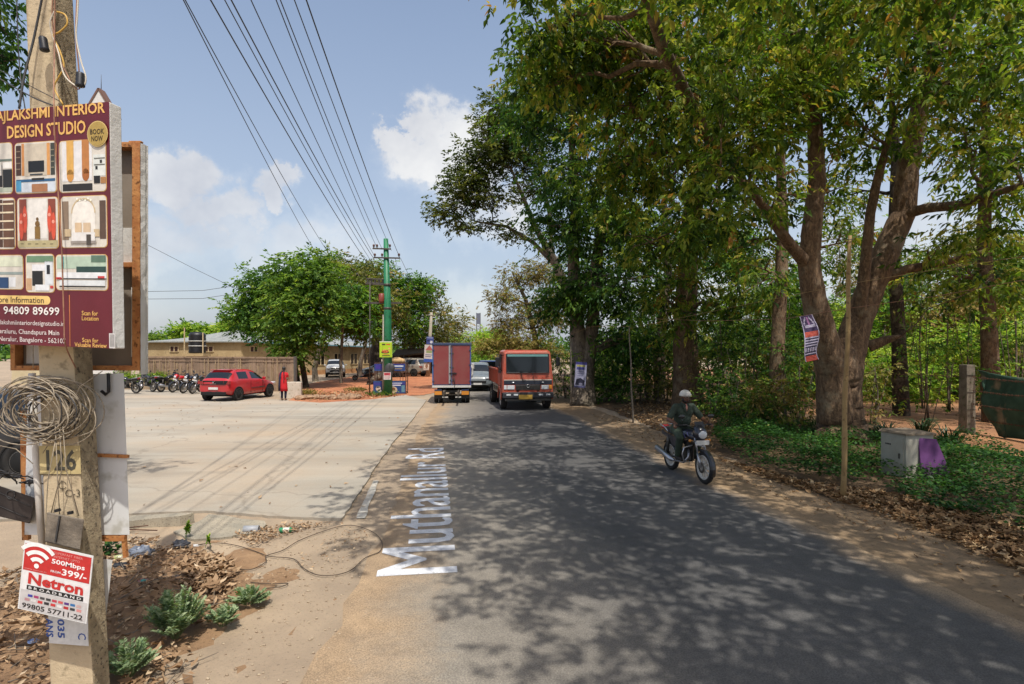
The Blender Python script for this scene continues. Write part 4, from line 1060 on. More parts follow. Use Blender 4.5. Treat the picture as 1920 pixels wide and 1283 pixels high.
for x, q in ((-2, .05), (-1.4, -.5), (-.9, .0), (1.4, .1)):
    mb = MB(); mb.tube([(x, -.2 + q, 0), (x + .12, .02, 1.95)], .045, 7); mb.build('pole', M_oldwood, hs)

# white house with a gabled turret, all but the turret's tip hidden by the boards
tw = Vector((A(185, 700, 40).x, 40, 0)); tt = thing('house', 'white house whose gabled turret tip with a spike shows above the maroon board', 'house', tw)
zt = A(0, 166, 40).z; M_wt = mat('white_house_paint', '#c9c6c0', '#d6d3cd', 2, .8); hw = 1.1
mb = MB(); cbox(mb, -hw, hw, 0, .5, 0, zt - 1.95); mb.add([(-hw, 0, zt - 1.95), (hw, 0, zt - 1.95), (0, 0, zt - .1), (-hw, .5, zt - 1.95), (hw, .5, zt - 1.95), (0, .5, zt - .1)], [(0, 1, 2), (5, 4, 3), (0, 2, 5, 3), (1, 4, 5, 2)]); mb.build('turret', M_wt, tt)
hx0, hx1 = A(10, 700, 40).x - tw.x, .3
mb = MB(); cbox(mb, hx0, hx1, .5, 3, 0, 10.6); mb.build('wall', mat('cream_house_paint', '#b5a684', '#c4b694', 2, .85), tt)
mb = MB(); cbox(mb, hx0 - .3, hx1 + .1, .503, 3.1, 10.6, 10.85); mb.build('roof_slab', M_wt, tt)
for zz_ in (1.2, 4.6, 8.0):
    for xx_ in (hx0 + .8, hx0 + 3.1):
        mb = MB(); cbox(mb, xx_, xx_ + 1.3, .44, .5, zz_, zz_ + 1.4); wd = mb.build('window', M_creamd, tt); mb = MB(); mb.quad((xx_ + .1, .43, zz_ + .1), (xx_ + 1.2, .43, zz_ + .1), (xx_ + 1.2, .43, zz_ + 1.3), (xx_ + .1, .43, zz_ + 1.3)); mb.build('pane', M_pane, wd)
mb = MB()
for sx_ in (-1, 1): mb.bar((sx_ * (hw + .1), .25, zt - 2.02), (0, .25, zt + .0), .6, .13)
mb.build('roof', mat('brown_barge', '#6b4f42', rough=.7), tt)
mb = MB(); mb.tube([(0, .25, zt - .02), (0, .25, zt + 1.1)], [.025, .01], 6); mb.build('spike', M_steel, tt)
# lattice mast on the horizon
mk = A(897, 640, 330); mt = thing('radio_mast', 'dark slab-like mast top far away above the bright green crown', 'mast', (mk.x, 330, 0))
mb = MB(); zt = A(0, 587, 330).z; zb_ = A(0, 612, 330).z
for a in (-1.1, 1.1):
    for c in (-1.1, 1.1): mb.bar((a, c, 0), (a, c, zt), .28)
for i in range(14): z = zt * i / 14; mb.bar((-1.1, -1.1, z), (1.1, -1.1, z + zt / 14), .15); mb.bar((1.1, -1.1, z), (-1.1, -1.1, z + zt / 14), .15)
mb.build('lattice', M_steel, mt)
mb = MB(); mb.box((0, -1.3, (zt + zb_) / 2 + .5), (2.4, .3, zt - zb_ - 1.5)); mb.build('antenna_panel', mat('mast_grey', '#5d6270', rough=.7), mt)

# overhead wires running over the left verge to the pole
grp = 'overhead wires to the green pole'
def wire(label, a, far, r=.011):
    p0 = A(a, 0, FL * 6.0 / HZ); p0 = Vector((p0.x, p0.y, CH + 6.0)); p1 = Vector(far)
    d = (p0 - p1); p0 = p1 + d * 1.6
    pts = []
    for i in range(33):
        t = i / 32; p = p0.lerp(p1, t); p.z -= .42 * 4 * t * (1 - t) - .42 * 4 * (.375 * .625) * (1 - t) * 1.6 * .62; pts.append(p)
    mb = MB(); mb.tube(pts, r, 5); tag(mb.build('overhead_wire', M_gry), label, 'wire', grp)
yk = g0.y
for a, px, py, yy, lab in ((352, 602, 490, 33, 'thin overhead wire, leftmost of the fan, ending among the left treetops'), (356, 618, 478, 33, 'second overhead wire from the left, almost touching the leftmost one'), (404, 688, 492, yk, 'third overhead wire from the left, heavy, dropping to the frame by the pole'),
                       (430, 696, 490, yk, 'fourth overhead wire from the left, just right of the heavy one'), (442, 700, 484, yk, 'fifth overhead wire from the left, to the left tip of the lower crossarm'), (478, 702, 480, yk, 'sixth overhead wire from the left, near the middle of the fan'),
                       (524, 708, 467, yk, 'seventh overhead wire from the left, to the upper crossarm'), (532, 716, 466, yk, 'eighth overhead wire, close beside the seventh from the left'), (558, 734, 470, yk, 'second overhead wire from the right of the fan'), (580, 750, 484, yk, 'rightmost overhead wire, to the right tip of the lower crossarm')):
    wire(lab, a, A(px, py, yy), .013 if a in (404, 442, 580) else .010)
for lab, pts in (('far wire sloping down from the hoarding to the left trees', ((268, 455), (360, 502), (450, 545))), ('faint level wire over the shed, the upper of two', ((268, 547), (380, 545), (470, 532))), ('faint level wire over the shed, the lower of two', ((268, 561), (380, 560), (470, 546))), ('wire running on from the green pole over the right hand trees of the island', ((751, 484), (768, 520), (800, 590)))):
    mb = MB(); mb.tube([A(x, y, 31 if i < 3 else 45) for i, (x, y) in enumerate(pts)], .012, 5); tag(mb.build('distant_wire', M_gry), lab, 'wire')
# ================================================================ vehicles (local: front towards +y)
M_tyre = mat('tyre_rubber', '#1b1a19', '#2b2825', 6, .9)
M_alloy = mat('dusty_alloy', '#8e8a84', '#a8a49c', 6, .45, metal=.6)
M_under = mat('underbody', '#121212', rough=.9)
M_glass = glass('car_glass', '#141a1c', .05)
M_chrome = mat('chrome', '#b8b8b8', rough=.2, metal=1)
M_lampw = mat('lamp_clear', '#c9ccce', rough=.15, coat=.8); M_lampr = mat('lamp_red', '#8a1414', rough=.2, coat=.8); M_lampa = mat('lamp_amber', '#c9822a', rough=.3, coat=.6)
M_plate = mat('blank_plate', '#c4c2bc', '#d6d4cf', 3, .5); M_plate_y = mat('yellow_plate', '#b8923a', '#c9a44a', 3, .5)

def wheel(parent, c, r, w_, side, spokes=5, steel=False, name='wheel', m_rim=None):
    """tyre with its rim as a sub-part; axle along x, side = outward direction"""
    M = Matrix.Translation(c) @ (AXY if side > 0 else Matrix.Rotation(-PI / 2, 4, 'Y'))
    mb = MB(); h = w_ / 2
    mb.lathe([(r * .62, -h * .8), (r * .72, -h), (r * .93, -h), (r * .985, -h * .8), (r, -h * .45), (r, h * .45), (r * .985, h * .8), (r * .93, h), (r * .72, h), (r * .62, h * .8)], 32, M=M, close=True)
    t = mb.build(name, M_tyre, parent)
    q = MB()
    q.lathe([(r * .63, h * .78), (r * .6, h * .9), (r * .56, h * .82), (r * .54, -h * .5), (r * .63, -h * .8)], 32, M=M)
    if steel:
        q.lathe([(r * .55, h * .3), (r * .4, h * .35), (r * .34, h * .7), (r * .2, h * .75), (r * .18, h * 1.05), (0, h * 1.1)], 28, M=M)
        for i in range(8):
            a = i * PI / 4; q.lathe([(0, h * .85), (r * .03, h * .85), (r * .03, h * .78)], 6, M=M @ Matrix.Translation((r * .27 * math.cos(a), r * .27 * math.sin(a), 0)))
    else:
        q.lathe([(0, h * .82), (r * .1, h * .8), (r * .13, h * .7), (r * .13, h * .3)], 20, M=M)
        for i in range(spokes):
            a = 2 * PI * i / spokes
            for d in (-.12, .12):
                e = Matrix.Rotation(a, 4, 'Z')
                q.add([(r * .09, -r * .03 + d * r * .2, h * .45), (r * .57, -r * .04 + d * r * .9, h * .5), (r * .57, r * .04 + d * r * .9, h * .5), (r * .09, r * .03 + d * r * .2, h * .45), (r * .09, -r * .03 + d * r * .2, h * .72), (r * .57, -r * .04 + d * r * .9, h * .8), (r * .57, r * .04 + d * r * .9, h * .8), (r * .09, r * .03 + d * r * .2, h * .72)], [(4, 5, 6, 7), (0, 1, 5, 4), (1, 2, 6, 5), (2, 3, 7, 6), (3, 0, 4, 7)], 0, False, M @ e)
        q.lathe([(r * .5, -h * .3), (0, -h * .3)], 24, 1, M=M)
    q.build('rim', [m_rim or M_alloy, M_under], t)
    return t

def car(name, label, cat, loc, rz, col, W_=.86, H=1.5, Lh=3.95, wr=.31, zb=.22, belt=.95, kind='hatch', tail=(.78, 1.0), plate=M_plate, group=None, wheelbase=None, clad=None):
    """stations run from the tail (y<0) to the nose; ring: sill, flank, belt, roof edge, roof centre"""
    t = thing(name, label, cat, loc, rz, group); k = Lh / 3.95; wk = W_ / .86
    wb_ = (wheelbase or 2.5) / 2; yr, yf = -wb_ - .05 * k, wb_ + .02
    y0, y1 = -Lh / 2, Lh / 2
    if kind == 'hatch':
        st = [(y0 + .02, .42, .70, .80, .56, .66), (y0, .40, belt - .03, belt, .76, .60), (y0 + .16, .30, belt + .02, belt + .10, .80, .62), (y0 + .52, zb, belt + .03, H - .06, .86, .60), (y0 + .78, zb, belt + .02, H - .02, .86, .60), (y0 + .92, zb, belt + .01, H, .86, .60),
              (y0 + 1.62, zb, belt - .01, H, .86, .59), (y0 + 1.70, zb, belt - .01, H, .86, .59), (y0 + 2.25, zb, belt - .02, H - .05, .86, .57), (y0 + 2.95, zb, belt - .04, belt + .06, .86, .62), (y0 + 3.1, zb, belt - .06, belt - .01, .86, .62), (y0 + 3.6, zb + .02, .76, .80, .82, .55), (y1 - .08, .30, .60, .68, .70, .42), (y1, .34, .52, .56, .58, .36)]
    else:
        st = [(y0 + .02, .45, .75, .85, .66, .6), (y0, .42, belt - .02, belt, .82, .62), (y0 + .1, .32, belt + .03, belt + .10, .85, .64), (y0 + .34, zb, belt + .03, H - .07, .86, .64), (y0 + .5, zb, belt + .02, H - .02, .86, .64), (y0 + .98, zb, belt + .01, H, .86, .64),
              (y0 + 1.68, zb, belt, H, .86, .64), (y0 + 1.76, zb, belt, H, .86, .64), (y0 + 2.35, zb, belt, H - .05, .86, .62), (y0 + 2.9, zb, belt - .01, belt + .07, .86, .66), (y0 + 3.05, zb, belt - .03, belt + .02, .86, .66), (y0 + 3.6, zb + .02, belt - .07, belt - .02, .84, .62), (y1 - .06, .34, .82, .86, .78, .5), (y1, .36, .6, .66, .68, .44)]
    st = [((y - y0) * k + y0 if y < y1 - .2 else y, a, b_, c, w_ * wk, u_ * wk) for y, a, b_, c, w_, u_ in st]
    rings = []
    for y, a, b_, c, w_, u_ in st:
        m_ = a + (b_ - a) * .45
        h = [(w_ * .90, a), (w_ * 1.0, a + .12), (w_ * 1.01, m_), (w_ * .975, b_ - .03), (w_ * .955, b_), (u_ * 1.03, c - .045), (u_ * .9, c)]
        rings.append([(x, y, z) for x, z in h] + [(0, y, c + .012)] + [(-x, y, z) for x, z in h[::-1]] + [(0, y, a - .0)])
    ns = len(rings[0])
    def mf(i, q):
        if i < 0 or i >= len(st) - 1: return 0
        side = q in (4, 9); top = q in (6, 7, 5, 8)
        if side and i in (4, 5, 7, 8): return 2
        if q in (5, 6, 7, 8) and i == 2: return 3
        if q in (4, 9) and i == 2: return 0
        if top and i == 8: return 1
        if q in (0, 13): return 4 if clad else 0
        if q in (14, 15): return 4
        return 0
    mb = MB(); mb.loft(rings, mf=mf)
    body = split_parts(mb, [col, M_glass, M_glass, M_glass, clad or M_under], 2, [('body', [0]), ('windscreen', [1]), ('side_window', [2]), ('rear_window', [3]), ('sill_trim', [4])], t)
    for y in (yr, yf):
        for sd in (-1, 1):
            ww = .2; x = sd * (W_ - ww / 2 + .02)
            wheel(t, (x, y, wr), wr, ww, sd)
            mb = MB(); pts = []
            for i in range(13): a = PI * i / 12; pts.append((sd * (W_ * .985 + .012), y + (wr + .045) * math.cos(a), wr + (wr + .045) * math.sin(a)))
            mb.tube(pts, .026, 6); mb.build('wheel_arch', clad or M_under, t)
            mb = MB(); mb.lathe([(0, 0), (wr + .04, 0), (wr + .04, .012), (0, .012)], 28, M=Matrix.Translation((sd * (W_ * 1.01), y, wr + .0)) @ Matrix.Rotation(sd * PI / 2, 4, 'Y') @ Matrix.Translation((0, 0, -.012)) @ Matrix.Scale(.98, 4)); mb.build('wheel_well', M_under, t)
    for sd in (-1, 1):
        mb = MB(); mb.box((sd * (W_ + .08), y0 + 2.62 * k, belt + .06), (.17, .10, .13)); mb.build('mirror', col, t, bevel=.03)
        mb = MB(); mb.add([(sd * W_ * a, y0 + b_, z) for a, b_, z in ((.93, .09, tail[1] - .02), (.62, -.012, tail[1] - .02), (.62, -.012, tail[0]), (.96, .10, tail[0] + .04))], [(0, 1, 2, 3)]); mb.box((sd * W_ * .80, y0 + .05, (tail[0] + tail[1]) / 2 + .01), (W_ * .34, .10, tail[1] - tail[0] - .06)); mb.build('tail_light', M_lampr, t, bevel=.012)
        mb = MB(); mb.box((sd * W_ * .70, y1 - .075, .70 if kind == 'hatch' else .80), (W_ * .34, .2, .11)); mb.build('headlight', M_lampw, t, bevel=.03)
        for yy in (1.35, 2.15): 
            mb = MB(); mb.box((sd * (W_ * 1.005), y0 + yy * k, belt - .10), (.02, .17, .025)); mb.build('door_handle', col, t, bevel=.006)
        for yy in (1.63, 2.62):
            mb = MB(); mb.box((sd * (W_ * 1.004), y0 + yy * k, .62), (.012, .008, .62)); mb.build('door_gap', M_under, t)
    mb = MB(); mb.box((0, y0 - .012, .62), (.5, .012, .11)); mb.build('number_plate', plate, t)
    mb = MB(); mb.box((0, y0 + .0, .38), (W_ * 1.5, .06, .16)); mb.build('bumper_insert', M_under, t, bevel=.02)
    mb = MB(); mb.box((0, y1 - .03, .56), (W_ * 1.15, .07, .16)); mb.build('grille', M_under, t, bevel=.02)
    mb = MB(); mb.box((0, y1 + .008, .46), (.5, .012, .11)); mb.build('front_plate', plate, t)
    mb = MB(); mb.box((0, 0, zb + .05), (W_ * 1.7, Lh * .8, .12)); mb.build('underbody', M_under, t)
    return t

# ---- red hatchback on the lot (tail towards us)
M_redcar = paint('red_car_paint', '#b01822', '#8a6a5c', .16, .25, .9, 1.6)
rr_ = G(444, 753.6); rl = G(389, 751.0)
hd = math.radians(-9)
hb = car('hatchback', 'red hatchback parked tail towards the road beside the motorcycles', 'car', (0, 0, 0), 0, M_redcar, H=1.5)
hb.location = (-13.85, 28.75, .042); hb.rotation_euler.z = hd
y0 = -3.95 / 2
mb = MB(); mb.add([(-.74, y0 - .014, .99), (.74, y0 - .014, .99), (.80, y0 + .05, .85), (.60, y0 - .016, .80), (-.60, y0 - .016, .80), (-.80, y0 + .05, .85)], [(0, 1, 2, 3, 4, 5)]); mb.build('black_tailgate_band', glass('gloss_black', '#0b0b0c', .12), hb)
mb = MB(); mb.lathe([(0, 0), (.045, 0), (.04, .008), (0, .01)], 16, M=Matrix.Translation((0, y0 - .018, .91)) @ Matrix.Rotation(PI / 2, 4, 'X')); mb.build('badge', M_chrome, hb)
for i in range(5): mb = MB(); mb.box((-.13 + i * .065, y0 - .018, .835), (.035, .006, .028)); mb.build('emblem_letter', M_chrome, hb)
for sd in (-1, 1):
    mb = MB(); mb.box((sd * .872, .25, .56), (.012, 1.1, .03)); mb.box((sd * .874, .62, .585), (.008, .5, .02)); mb.build('side_decal', M_gry, hb)
mb = MB(); mb.box((0, y0 + .60, 1.475), (1.05, .22, .03)); mb.build('roof_spoiler', M_redcar, hb, bevel=.012)

# ---- small distant cars
M_wcar = paint('white_car_paint', '#b9bab8', '#8f8676', .3, .3, .7)
c = A(629, 700, 52.5); o = car('compact_suv', 'white compact SUV facing us on the red earth under the trees', 'car', (c.x, c.y, .02), PI + .3, M_wcar, W_=.84, H=1.58, Lh=3.8, wr=.34, belt=1.02, kind='suv', clad=M_blk)
mb = MB(); mb.box((0, 1.96, .82), (.8, .06, .1)); mb.build('upper_grille', M_under, o, bevel=.02)
M_greycar = paint('grey_car_paint', '#6f7474', '#8a7f6e', .35)
c = G(716, 708); car('sedan', 'grey car side on under the trees behind the green pole', 'car', (c.x, 51.5, .02), PI / 2 + .15, M_greycar, H=1.46)
c = G(752, 708); car('compact_suv', 'dusty beige vehicle behind the right side of the rusty stand', 'car', (c.x, 53.5, .02), PI / 2 - .35, paint('dusty_beige', '#8a8478', '#9a8a72', .4), H=1.7, kind='suv', belt=1.02, wr=.34, W_=.87)
M_silver = paint('silver_paint', '#6c7477', '#8a8274', .25, .3, .6)
c = A(895, 700, 38); car('compact_suv', 'silver SUV approaching in the gap between the two trucks', 'car', (A(893, 700, 34).x, 35.5, .014), PI + .06, M_silver, W_=.88, H=1.68, wr=.35, belt=1.02, kind='suv')
M_black = paint('black_paint', '#0e1014', '#6b6358', .18, .2, .8)
car('black_car', 'dark car cut off by the left frame edge behind the near pole', 'car', (-10.75, 11.6, .0), -PI / 2 + .1, M_black, W_=.9, H=1.72, wr=.35, belt=1.05, kind='suv', Lh=4.2)

def bolt_row(mb, xs, y, z, r=.012):
    for x in xs: mb.ell((x, y, z), r, 0, 6, 4)

# ---- red box truck, tail towards us
M_box = paint('box_red', '#7d3434', '#8a6a5e', .35, .5, .1, 1.2); M_blue = paint('box_blue', '#2b5c93', '#8a9aa0', .3, .45, .1); M_bluedk = paint('box_navy', '#1c2f52', '#5a6270', .3)
M_wstrip = paint('white_strip', '#c8c6c0', '#9a9080', .4, .5, 0)
bx = G(849, 757.5); bt = thing('box_truck', 'small goods truck with a dull red box body driving away from us', 'truck', (A(847, 757, bx.y).x, bx.y, .012), .075)
k = bx.y / FL; Wb, zf, zt = 1.78, .78, 2.76
mb = MB(); mb.box((0, 1.5, (zf + zt) / 2), (Wb - .02, 3.0, zt - zf - .02)); mb.build('box_body', M_blue, bt)
mb = MB(); mb.box((0, 1.5, zt + .0), (Wb + .04, 3.06, .09)); mb.box((0, -.03, zt - .02), (Wb + .05, .06, .11)); mb.build('roof_rail', M_bluedk, bt, bevel=.01)
for sd in (-1, 1):
    mb = MB(); mb.box((sd * (Wb / 4 - .02), -.02, (zf + zt) / 2 + .03), (Wb / 2 - .075, .035, zt - zf - .16)); d = mb.build('rear_door', M_box, bt, bevel=.006)
    mb = MB(); mb.bar((sd * .055, -.05, zf + .1), (sd * .055, -.05, zt - .1), .022); 
    for z in (zf + .3, zf + .9, zf + 1.55): mb.box((sd * .055, -.05, z), (.07, .04, .04))
    mb.build('lock_rod', M_steel, d)
    mb = MB()
    for z in (zf + .25, zf + 1.0, zt - .3): mb.box((sd * (Wb / 2 - .05), -.045, z), (.10, .02, .06))
    mb.build('hinge', M_bluedk, d)
    mb = MB(); mb.box((sd * (Wb / 2 - .02), -.015, (zf + zt) / 2), (.045, .05, zt - zf)); mb.build('corner_post', M_blue if sd < 0 else paint('post_violet', '#33408a', '#8a8aa0', .3), bt)
    mb = MB(); mb.box((sd * .62, -.03, .50), (.34, .04, .19)); tl_ = mb.build('tail_lamp', M_lampa, bt, bevel=.01)
    mb = MB(); mb.box((sd * .62, -.035, .63), (.34, .05, .06)); mb.build('lamp_hood', M_bluedk, tl_)
    for i, x in enumerate((.52, .74)): wheel(bt, (sd * x, .62, .31), .31, .17, sd, steel=True)
    wheel(bt, (sd * .70, 3.55, .31), .31, .17, sd, steel=True)
    mb = MB(); mb.box((sd * .62, .30, .42), (.34, .02, .42)); mb.build('mud_flap', M_blk, bt)
mb = MB(); mb.box((.06, -.065, zf + .62), (.34, .03, .045)); mb.box((.12, -.07, zf + .62), (.05, .05, .09)); mb.build('door_latch', M_blk, bt)
mb = MB(); mb.box((-.085, -.045, (zf + zt) / 2 + .05), (.10, .016, zt - zf - .2)); mb.build('pale_stile', paint('pale_stile', '#8f9496', '#8a7a70', .4), bt)
mb = MB(); mb.box((0, -.03, zf + .015), (Wb, .05, .10)); mb.build('white_sill', M_wstrip, bt)
mb = MB(); mb.box((0, .06, .56), (.78, .06, .11)); mb.box((0, .1, .42), (1.3, .07, .07)); mb.box((-.32, .5, .55), (.08, 3.6, .16)); mb.box((.32, .5, .55), (.08, 3.6, .16)); mb.build('chassis', M_steel, bt)
mb = MB(); mb.box((0, 2.4, .62), (1.5, 1.9, .22)); mb.box((0, .62, .31), (1.1, .16, .16)); mb.ell((0, .62, .31), .2); mb.build('axle', M_under, bt)
mb = MB(); mb.box((0, .02, .56), (.42, .012, .10)); mb.build('number_plate', M_under, bt)
for x in (-.3, .3): mb = MB(); mb.box((x, .0, .30), (.26, .02, .05)); mb.build('mud_flap_marking', M_wstrip, bt)
mb = MB(); mb.box((0, 3.95, 1.25), (1.6, 1.5, 1.3)); mb.build('cab', M_box, bt, bevel=.1)
for sd in (-1, 1): mb = MB(); mb.box((sd * 1.0, 4.3, 1.6), (.14, .06, .3)); mb.build('mirror', M_wstrip, bt, bevel=.02)
mb = MB(); mb.tube([(Wb / 2 + .01, .2, 1.2), (Wb / 2 + .06, .25, 1.35), (Wb / 2 + .05, .25, 1.6), (Wb / 2 + .01, .2, 1.75)], .05, 6); mb.build('side_bundle', M_wstrip, bt)
mb = MB(); mb.tube([(.1, -.08, 1.25), (.14, -.09, .95), (.12, -.08, .7)], .014, 5); mb.build('hanging_strap', M_blk, bt)

# ---- orange tipper truck coming towards us
M_or = paint('tipper_orange', '#a8452a', '#8f7560', .4, .45, .2, 1.6); M_ordk = paint('tipper_cab', '#a8452e', '#94806c', .45, .4, .3, 1.8); M_wtruck = paint('dusty_white', '#a8a398', '#8a7a66', .5, .5, 0); M_dkgrey = mat('grille_grey', '#26272b', '#35353a', 5, .5)
f = G(992, 768); tk = thing('tipper_truck', 'dusty orange tipper truck coming towards us on the shaded side of the road', 'truck', (A(990, 768, 23.2).x, 23.2, .012), PI + .15)
# local: nose at y=0, tail at negative y
def ring(y, wl, wu, z0, z1, zm):
    return [(-wl, y, z0), (wl, y, z0), (wl, y, zm), (wu, y, z1 - .07), (wu - .12, y, z1), (-wu + .12, y, z1), (-wu, y, z1 - .07), (-wl, y, zm)]
mb = MB(); mb.loft([ring(0, 1.04, .95, .72, 2.40, 1.25), ring(-.06, 1.06, .97, .70, 2.44, 1.3), ring(-.30, 1.06, .99, .70, 2.48, 1.35), ring(-1.5, 1.06, .99, .85, 2.48, 1.35)], sm=False)
mb.v = [(x, y - (max(0, z - 1.32) * .10 if y > -.1 else 0), z) for x, y, z in mb.v]
cab = mb.build('cab', M_ordk, tk, bevel=.035, seg=3)
def fy_(z): return -max(0, z - 1.32) * .10
def fpan(x0, x1, z0, z1, off, name, m, par=tk, bev=.01, th=.03):
    q = MB(); vs = []
    for o in (off - th, off):
        vs += [(x0, fy_(z0) + o, z0), (x1, fy_(z0) + o, z0), (x1, fy_(z1) + o, z1), (x0, fy_(z1) + o, z1)]
    q.add(vs, [(0, 1, 2, 3), (7, 6, 5, 4), (4, 5, 1, 0), (5, 6, 2, 1), (6, 7, 3, 2), (7, 4, 0, 3)]); return q.build(name, m, par, bevel=bev)
ws = fpan(-.87, .87, 1.56, 2.30, .012, 'windscreen', glass('truck_glass', '#0c1214', .12))
fpan(-.90, .90, 1.53, 1.565, .022, 'screen_seal', M_blk); fpan(-.90, -.865, 1.56, 2.32, .02, 'screen_seal', M_blk); fpan(.865, .90, 1.56, 2.32, .02, 'screen_seal', M_blk); fpan(-.90, .90, 2.295, 2.325, .02, 'screen_seal', M_blk)
fpan(-.85, .85, 2.20, 2.29, .018, 'sun_strip', mat('pale_teal', '#5f8a88', rough=.4), ws)
for x in (-.28, .20):
    q = MB(); q.bar((x, .03, 1.14), (x + .12, .03 + fy_(1.5), 1.62), .02, .014); q.bar((x + .12, .028 + fy_(1.6), 1.60), (x - .25, .022 + fy_(1.62), 1.60), .02, .012); q.build('wiper', M_blk, tk)
fpan(-1.0, 1.0, 1.225, 1.265, .018, 'white_band', M_wtruck); fpan(-1.0, 1.0, 1.06, 1.222, .014, 'dark_band', mat('navy_band', '#1d2230', '#2b2f3a', 3, .5))
g = fpan(-.52, .52, .84, 1.05, .02, 'grille', M_dkgrey)
q = MB()
for i in range(4): q.box((0, .026, .87 + i * .05), (1.0, .02, .018))
q.build('grille_slat', M_steel, g); q = MB(); q.lathe([(.05, 0), (.065, 0), (.065, .015), (.05, .015)], 16, M=Matrix.Translation((0, .045, 1.0)) @ Matrix.Rotation(-PI / 2, 4, 'X'), close=True); q.build('badge', M_chrome, g)
for sd in (-1, 1):
    h = fpan(min(sd * .56, sd * .86), max(sd * .56, sd * .86), .86, 1.03, .03, 'headlight', M_lampw, bev=.02); fpan(min(sd * .88, sd * 1.0), max(sd * .88, sd * 1.0), .86, 1.03, .026, 'indicator', M_lampa if sd < 0 else M_lampw, bev=.02)
    q = MB(); q.ell((sd * .62, .03, 1.15), (.05, .02, .025)); q.build('marker_lamp', M_lampw, tk)
    q = MB(); q.add([(sd * 1.065, -.42, 1.5), (sd * 1.065, -1.25, 1.5), (sd * 1.02, -1.25, 2.3), (sd * 1.02, -.55, 2.3)], [(0, 1, 2, 3)]); q.v = [(x * 1.003, y, z) for x, y, z in q.v]; q.build('side_window', glass('open_window', '#070808', .3), tk)
    q = MB(); q.tube([(sd * 1.0, -.2, 2.25), (sd * 1.24, -.05, 2.3), (sd * 1.24, -.05, 1.75), (sd * 1.02, -.2, 1.6)], .016, 6); q.build('mirror_bracket', M_blk, tk); q = MB(); q.box((sd * 1.26, -.04, 2.0), (.17, .05, .36)); q.build('mirror', M_blk, tk, bevel=.02)
    q = MB(); q.box((sd * 1.07, -.86, .98), (.02, 1.0, .012)); q.box((sd * 1.07, -.40, 1.3), (.012, .012, .9)); q.build('door_gap', M_under, tk)
    wheel(tk, (sd * .93, -.78, .43), .43, .25, sd, steel=True, m_rim=mat('pale_steel_rim', '#8d857c', '#a59c90', 5, .7)); 
    for x in (.68, .97): wheel(tk, (sd * x, -3.95, .43), .43, .24, sd, steel=True)
    q = MB(); pts = [(sd * 1.075, -.78 + .52 * math.cos(PI * i / 10), .43 + .52 * math.sin(PI * i / 10)) for i in range(11)]; q.tube(pts, .035, 6); q.build('wheel_arch', M_ordk, tk)
    q = MB(); q.box((sd * 1.02, -2.4, .66), (.05, 1.9, .07)); q.box((sd * 1.02, -2.4, .92), (.05, 1.9, .07))
    for y in (-1.5, -2.1, -2.7, -3.3): q.box((sd * 1.02, y, .79), (.04, .06, .26))
    q.build('side_guard', mat('pale_guard', '#8c7f6c', '#a39682', 4, .8), tk)
q = MB(); q.box((0, .03, .63), (2.1, .18, .24)); bmp = q.build('bumper', M_dkgrey, tk, bevel=.03)
for x in (-.82, -.52, .52, .82): q = MB(); q.box((x, .125, .65), (.18, .02, .07)); q.build('bumper_lamp', M_lampw, bmp, bevel=.01)
q = MB(); q.box((.12, .128, .56), (.56, .012, .18)); q.build('number_plate', M_plate_y, tk)
q = MB(); q.box((0, .0, .44), (1.9, .10, .10)); q.build('lower_bar', mat('rub_grey', '#4a4743', '#625d56', 5, .8), tk, bevel=.02)
q = MB(); q.box((-.42, -2.6, .78), (.10, 5.2, .2)); q.box((.42, -2.6, .78), (.10, 5.2, .2)); q.box((0, -.78, .43), (1.7, .12, .12)); q.box((0, -3.95, .43), (1.6, .16, .16)); q.ell((0, -3.95, .43), .24); q.build('chassis', M_under, tk)
q = MB(); ty0, ty1 = -1.75, -5.1
q.box((0, (ty0 + ty1) / 2, 1.02), (2.06, ty0 - ty1, .08)); q.box((0, ty0, 1.36), (2.1, .07, .66)); q.box((0, ty1, 1.33), (2.1, .06, .6))
for sd in (-1, 1):
    q.box((sd * 1.03, (ty0 + ty1) / 2, 1.33), (.05, ty0 - ty1 - .08, .6)); q.box((sd * 1.05, (ty0 + ty1) / 2, 1.64), (.09, ty0 - ty1 + .06, .07))
    for i in range(7): q.box((sd * 1.07, ty0 + (ty1 - ty0) * (i + .4) / 7, 1.33), (.05, .07, .6))
q.build('tipper_body', M_or, tk, bevel=.008)
q = MB(); q.box((.2, -1.62, 1.85), (1.6, .05, .05)); q.box((-.75, -1.62, 1.75), (.06, .06, .8)); q.box((.75, -1.62, 1.75), (.06, .06, .8)); q.build('headboard_frame', M_or, tk)
q = MB(); q.box((.85, -1.85, 1.72), (.12, .3, .2)); q.ell((.3, -3, 1.6), (.6, 1.2, .12)); q.build('load', mat('rubble', '#6b5a48', '#8a7660', 6, .95, bs=.6), tk)

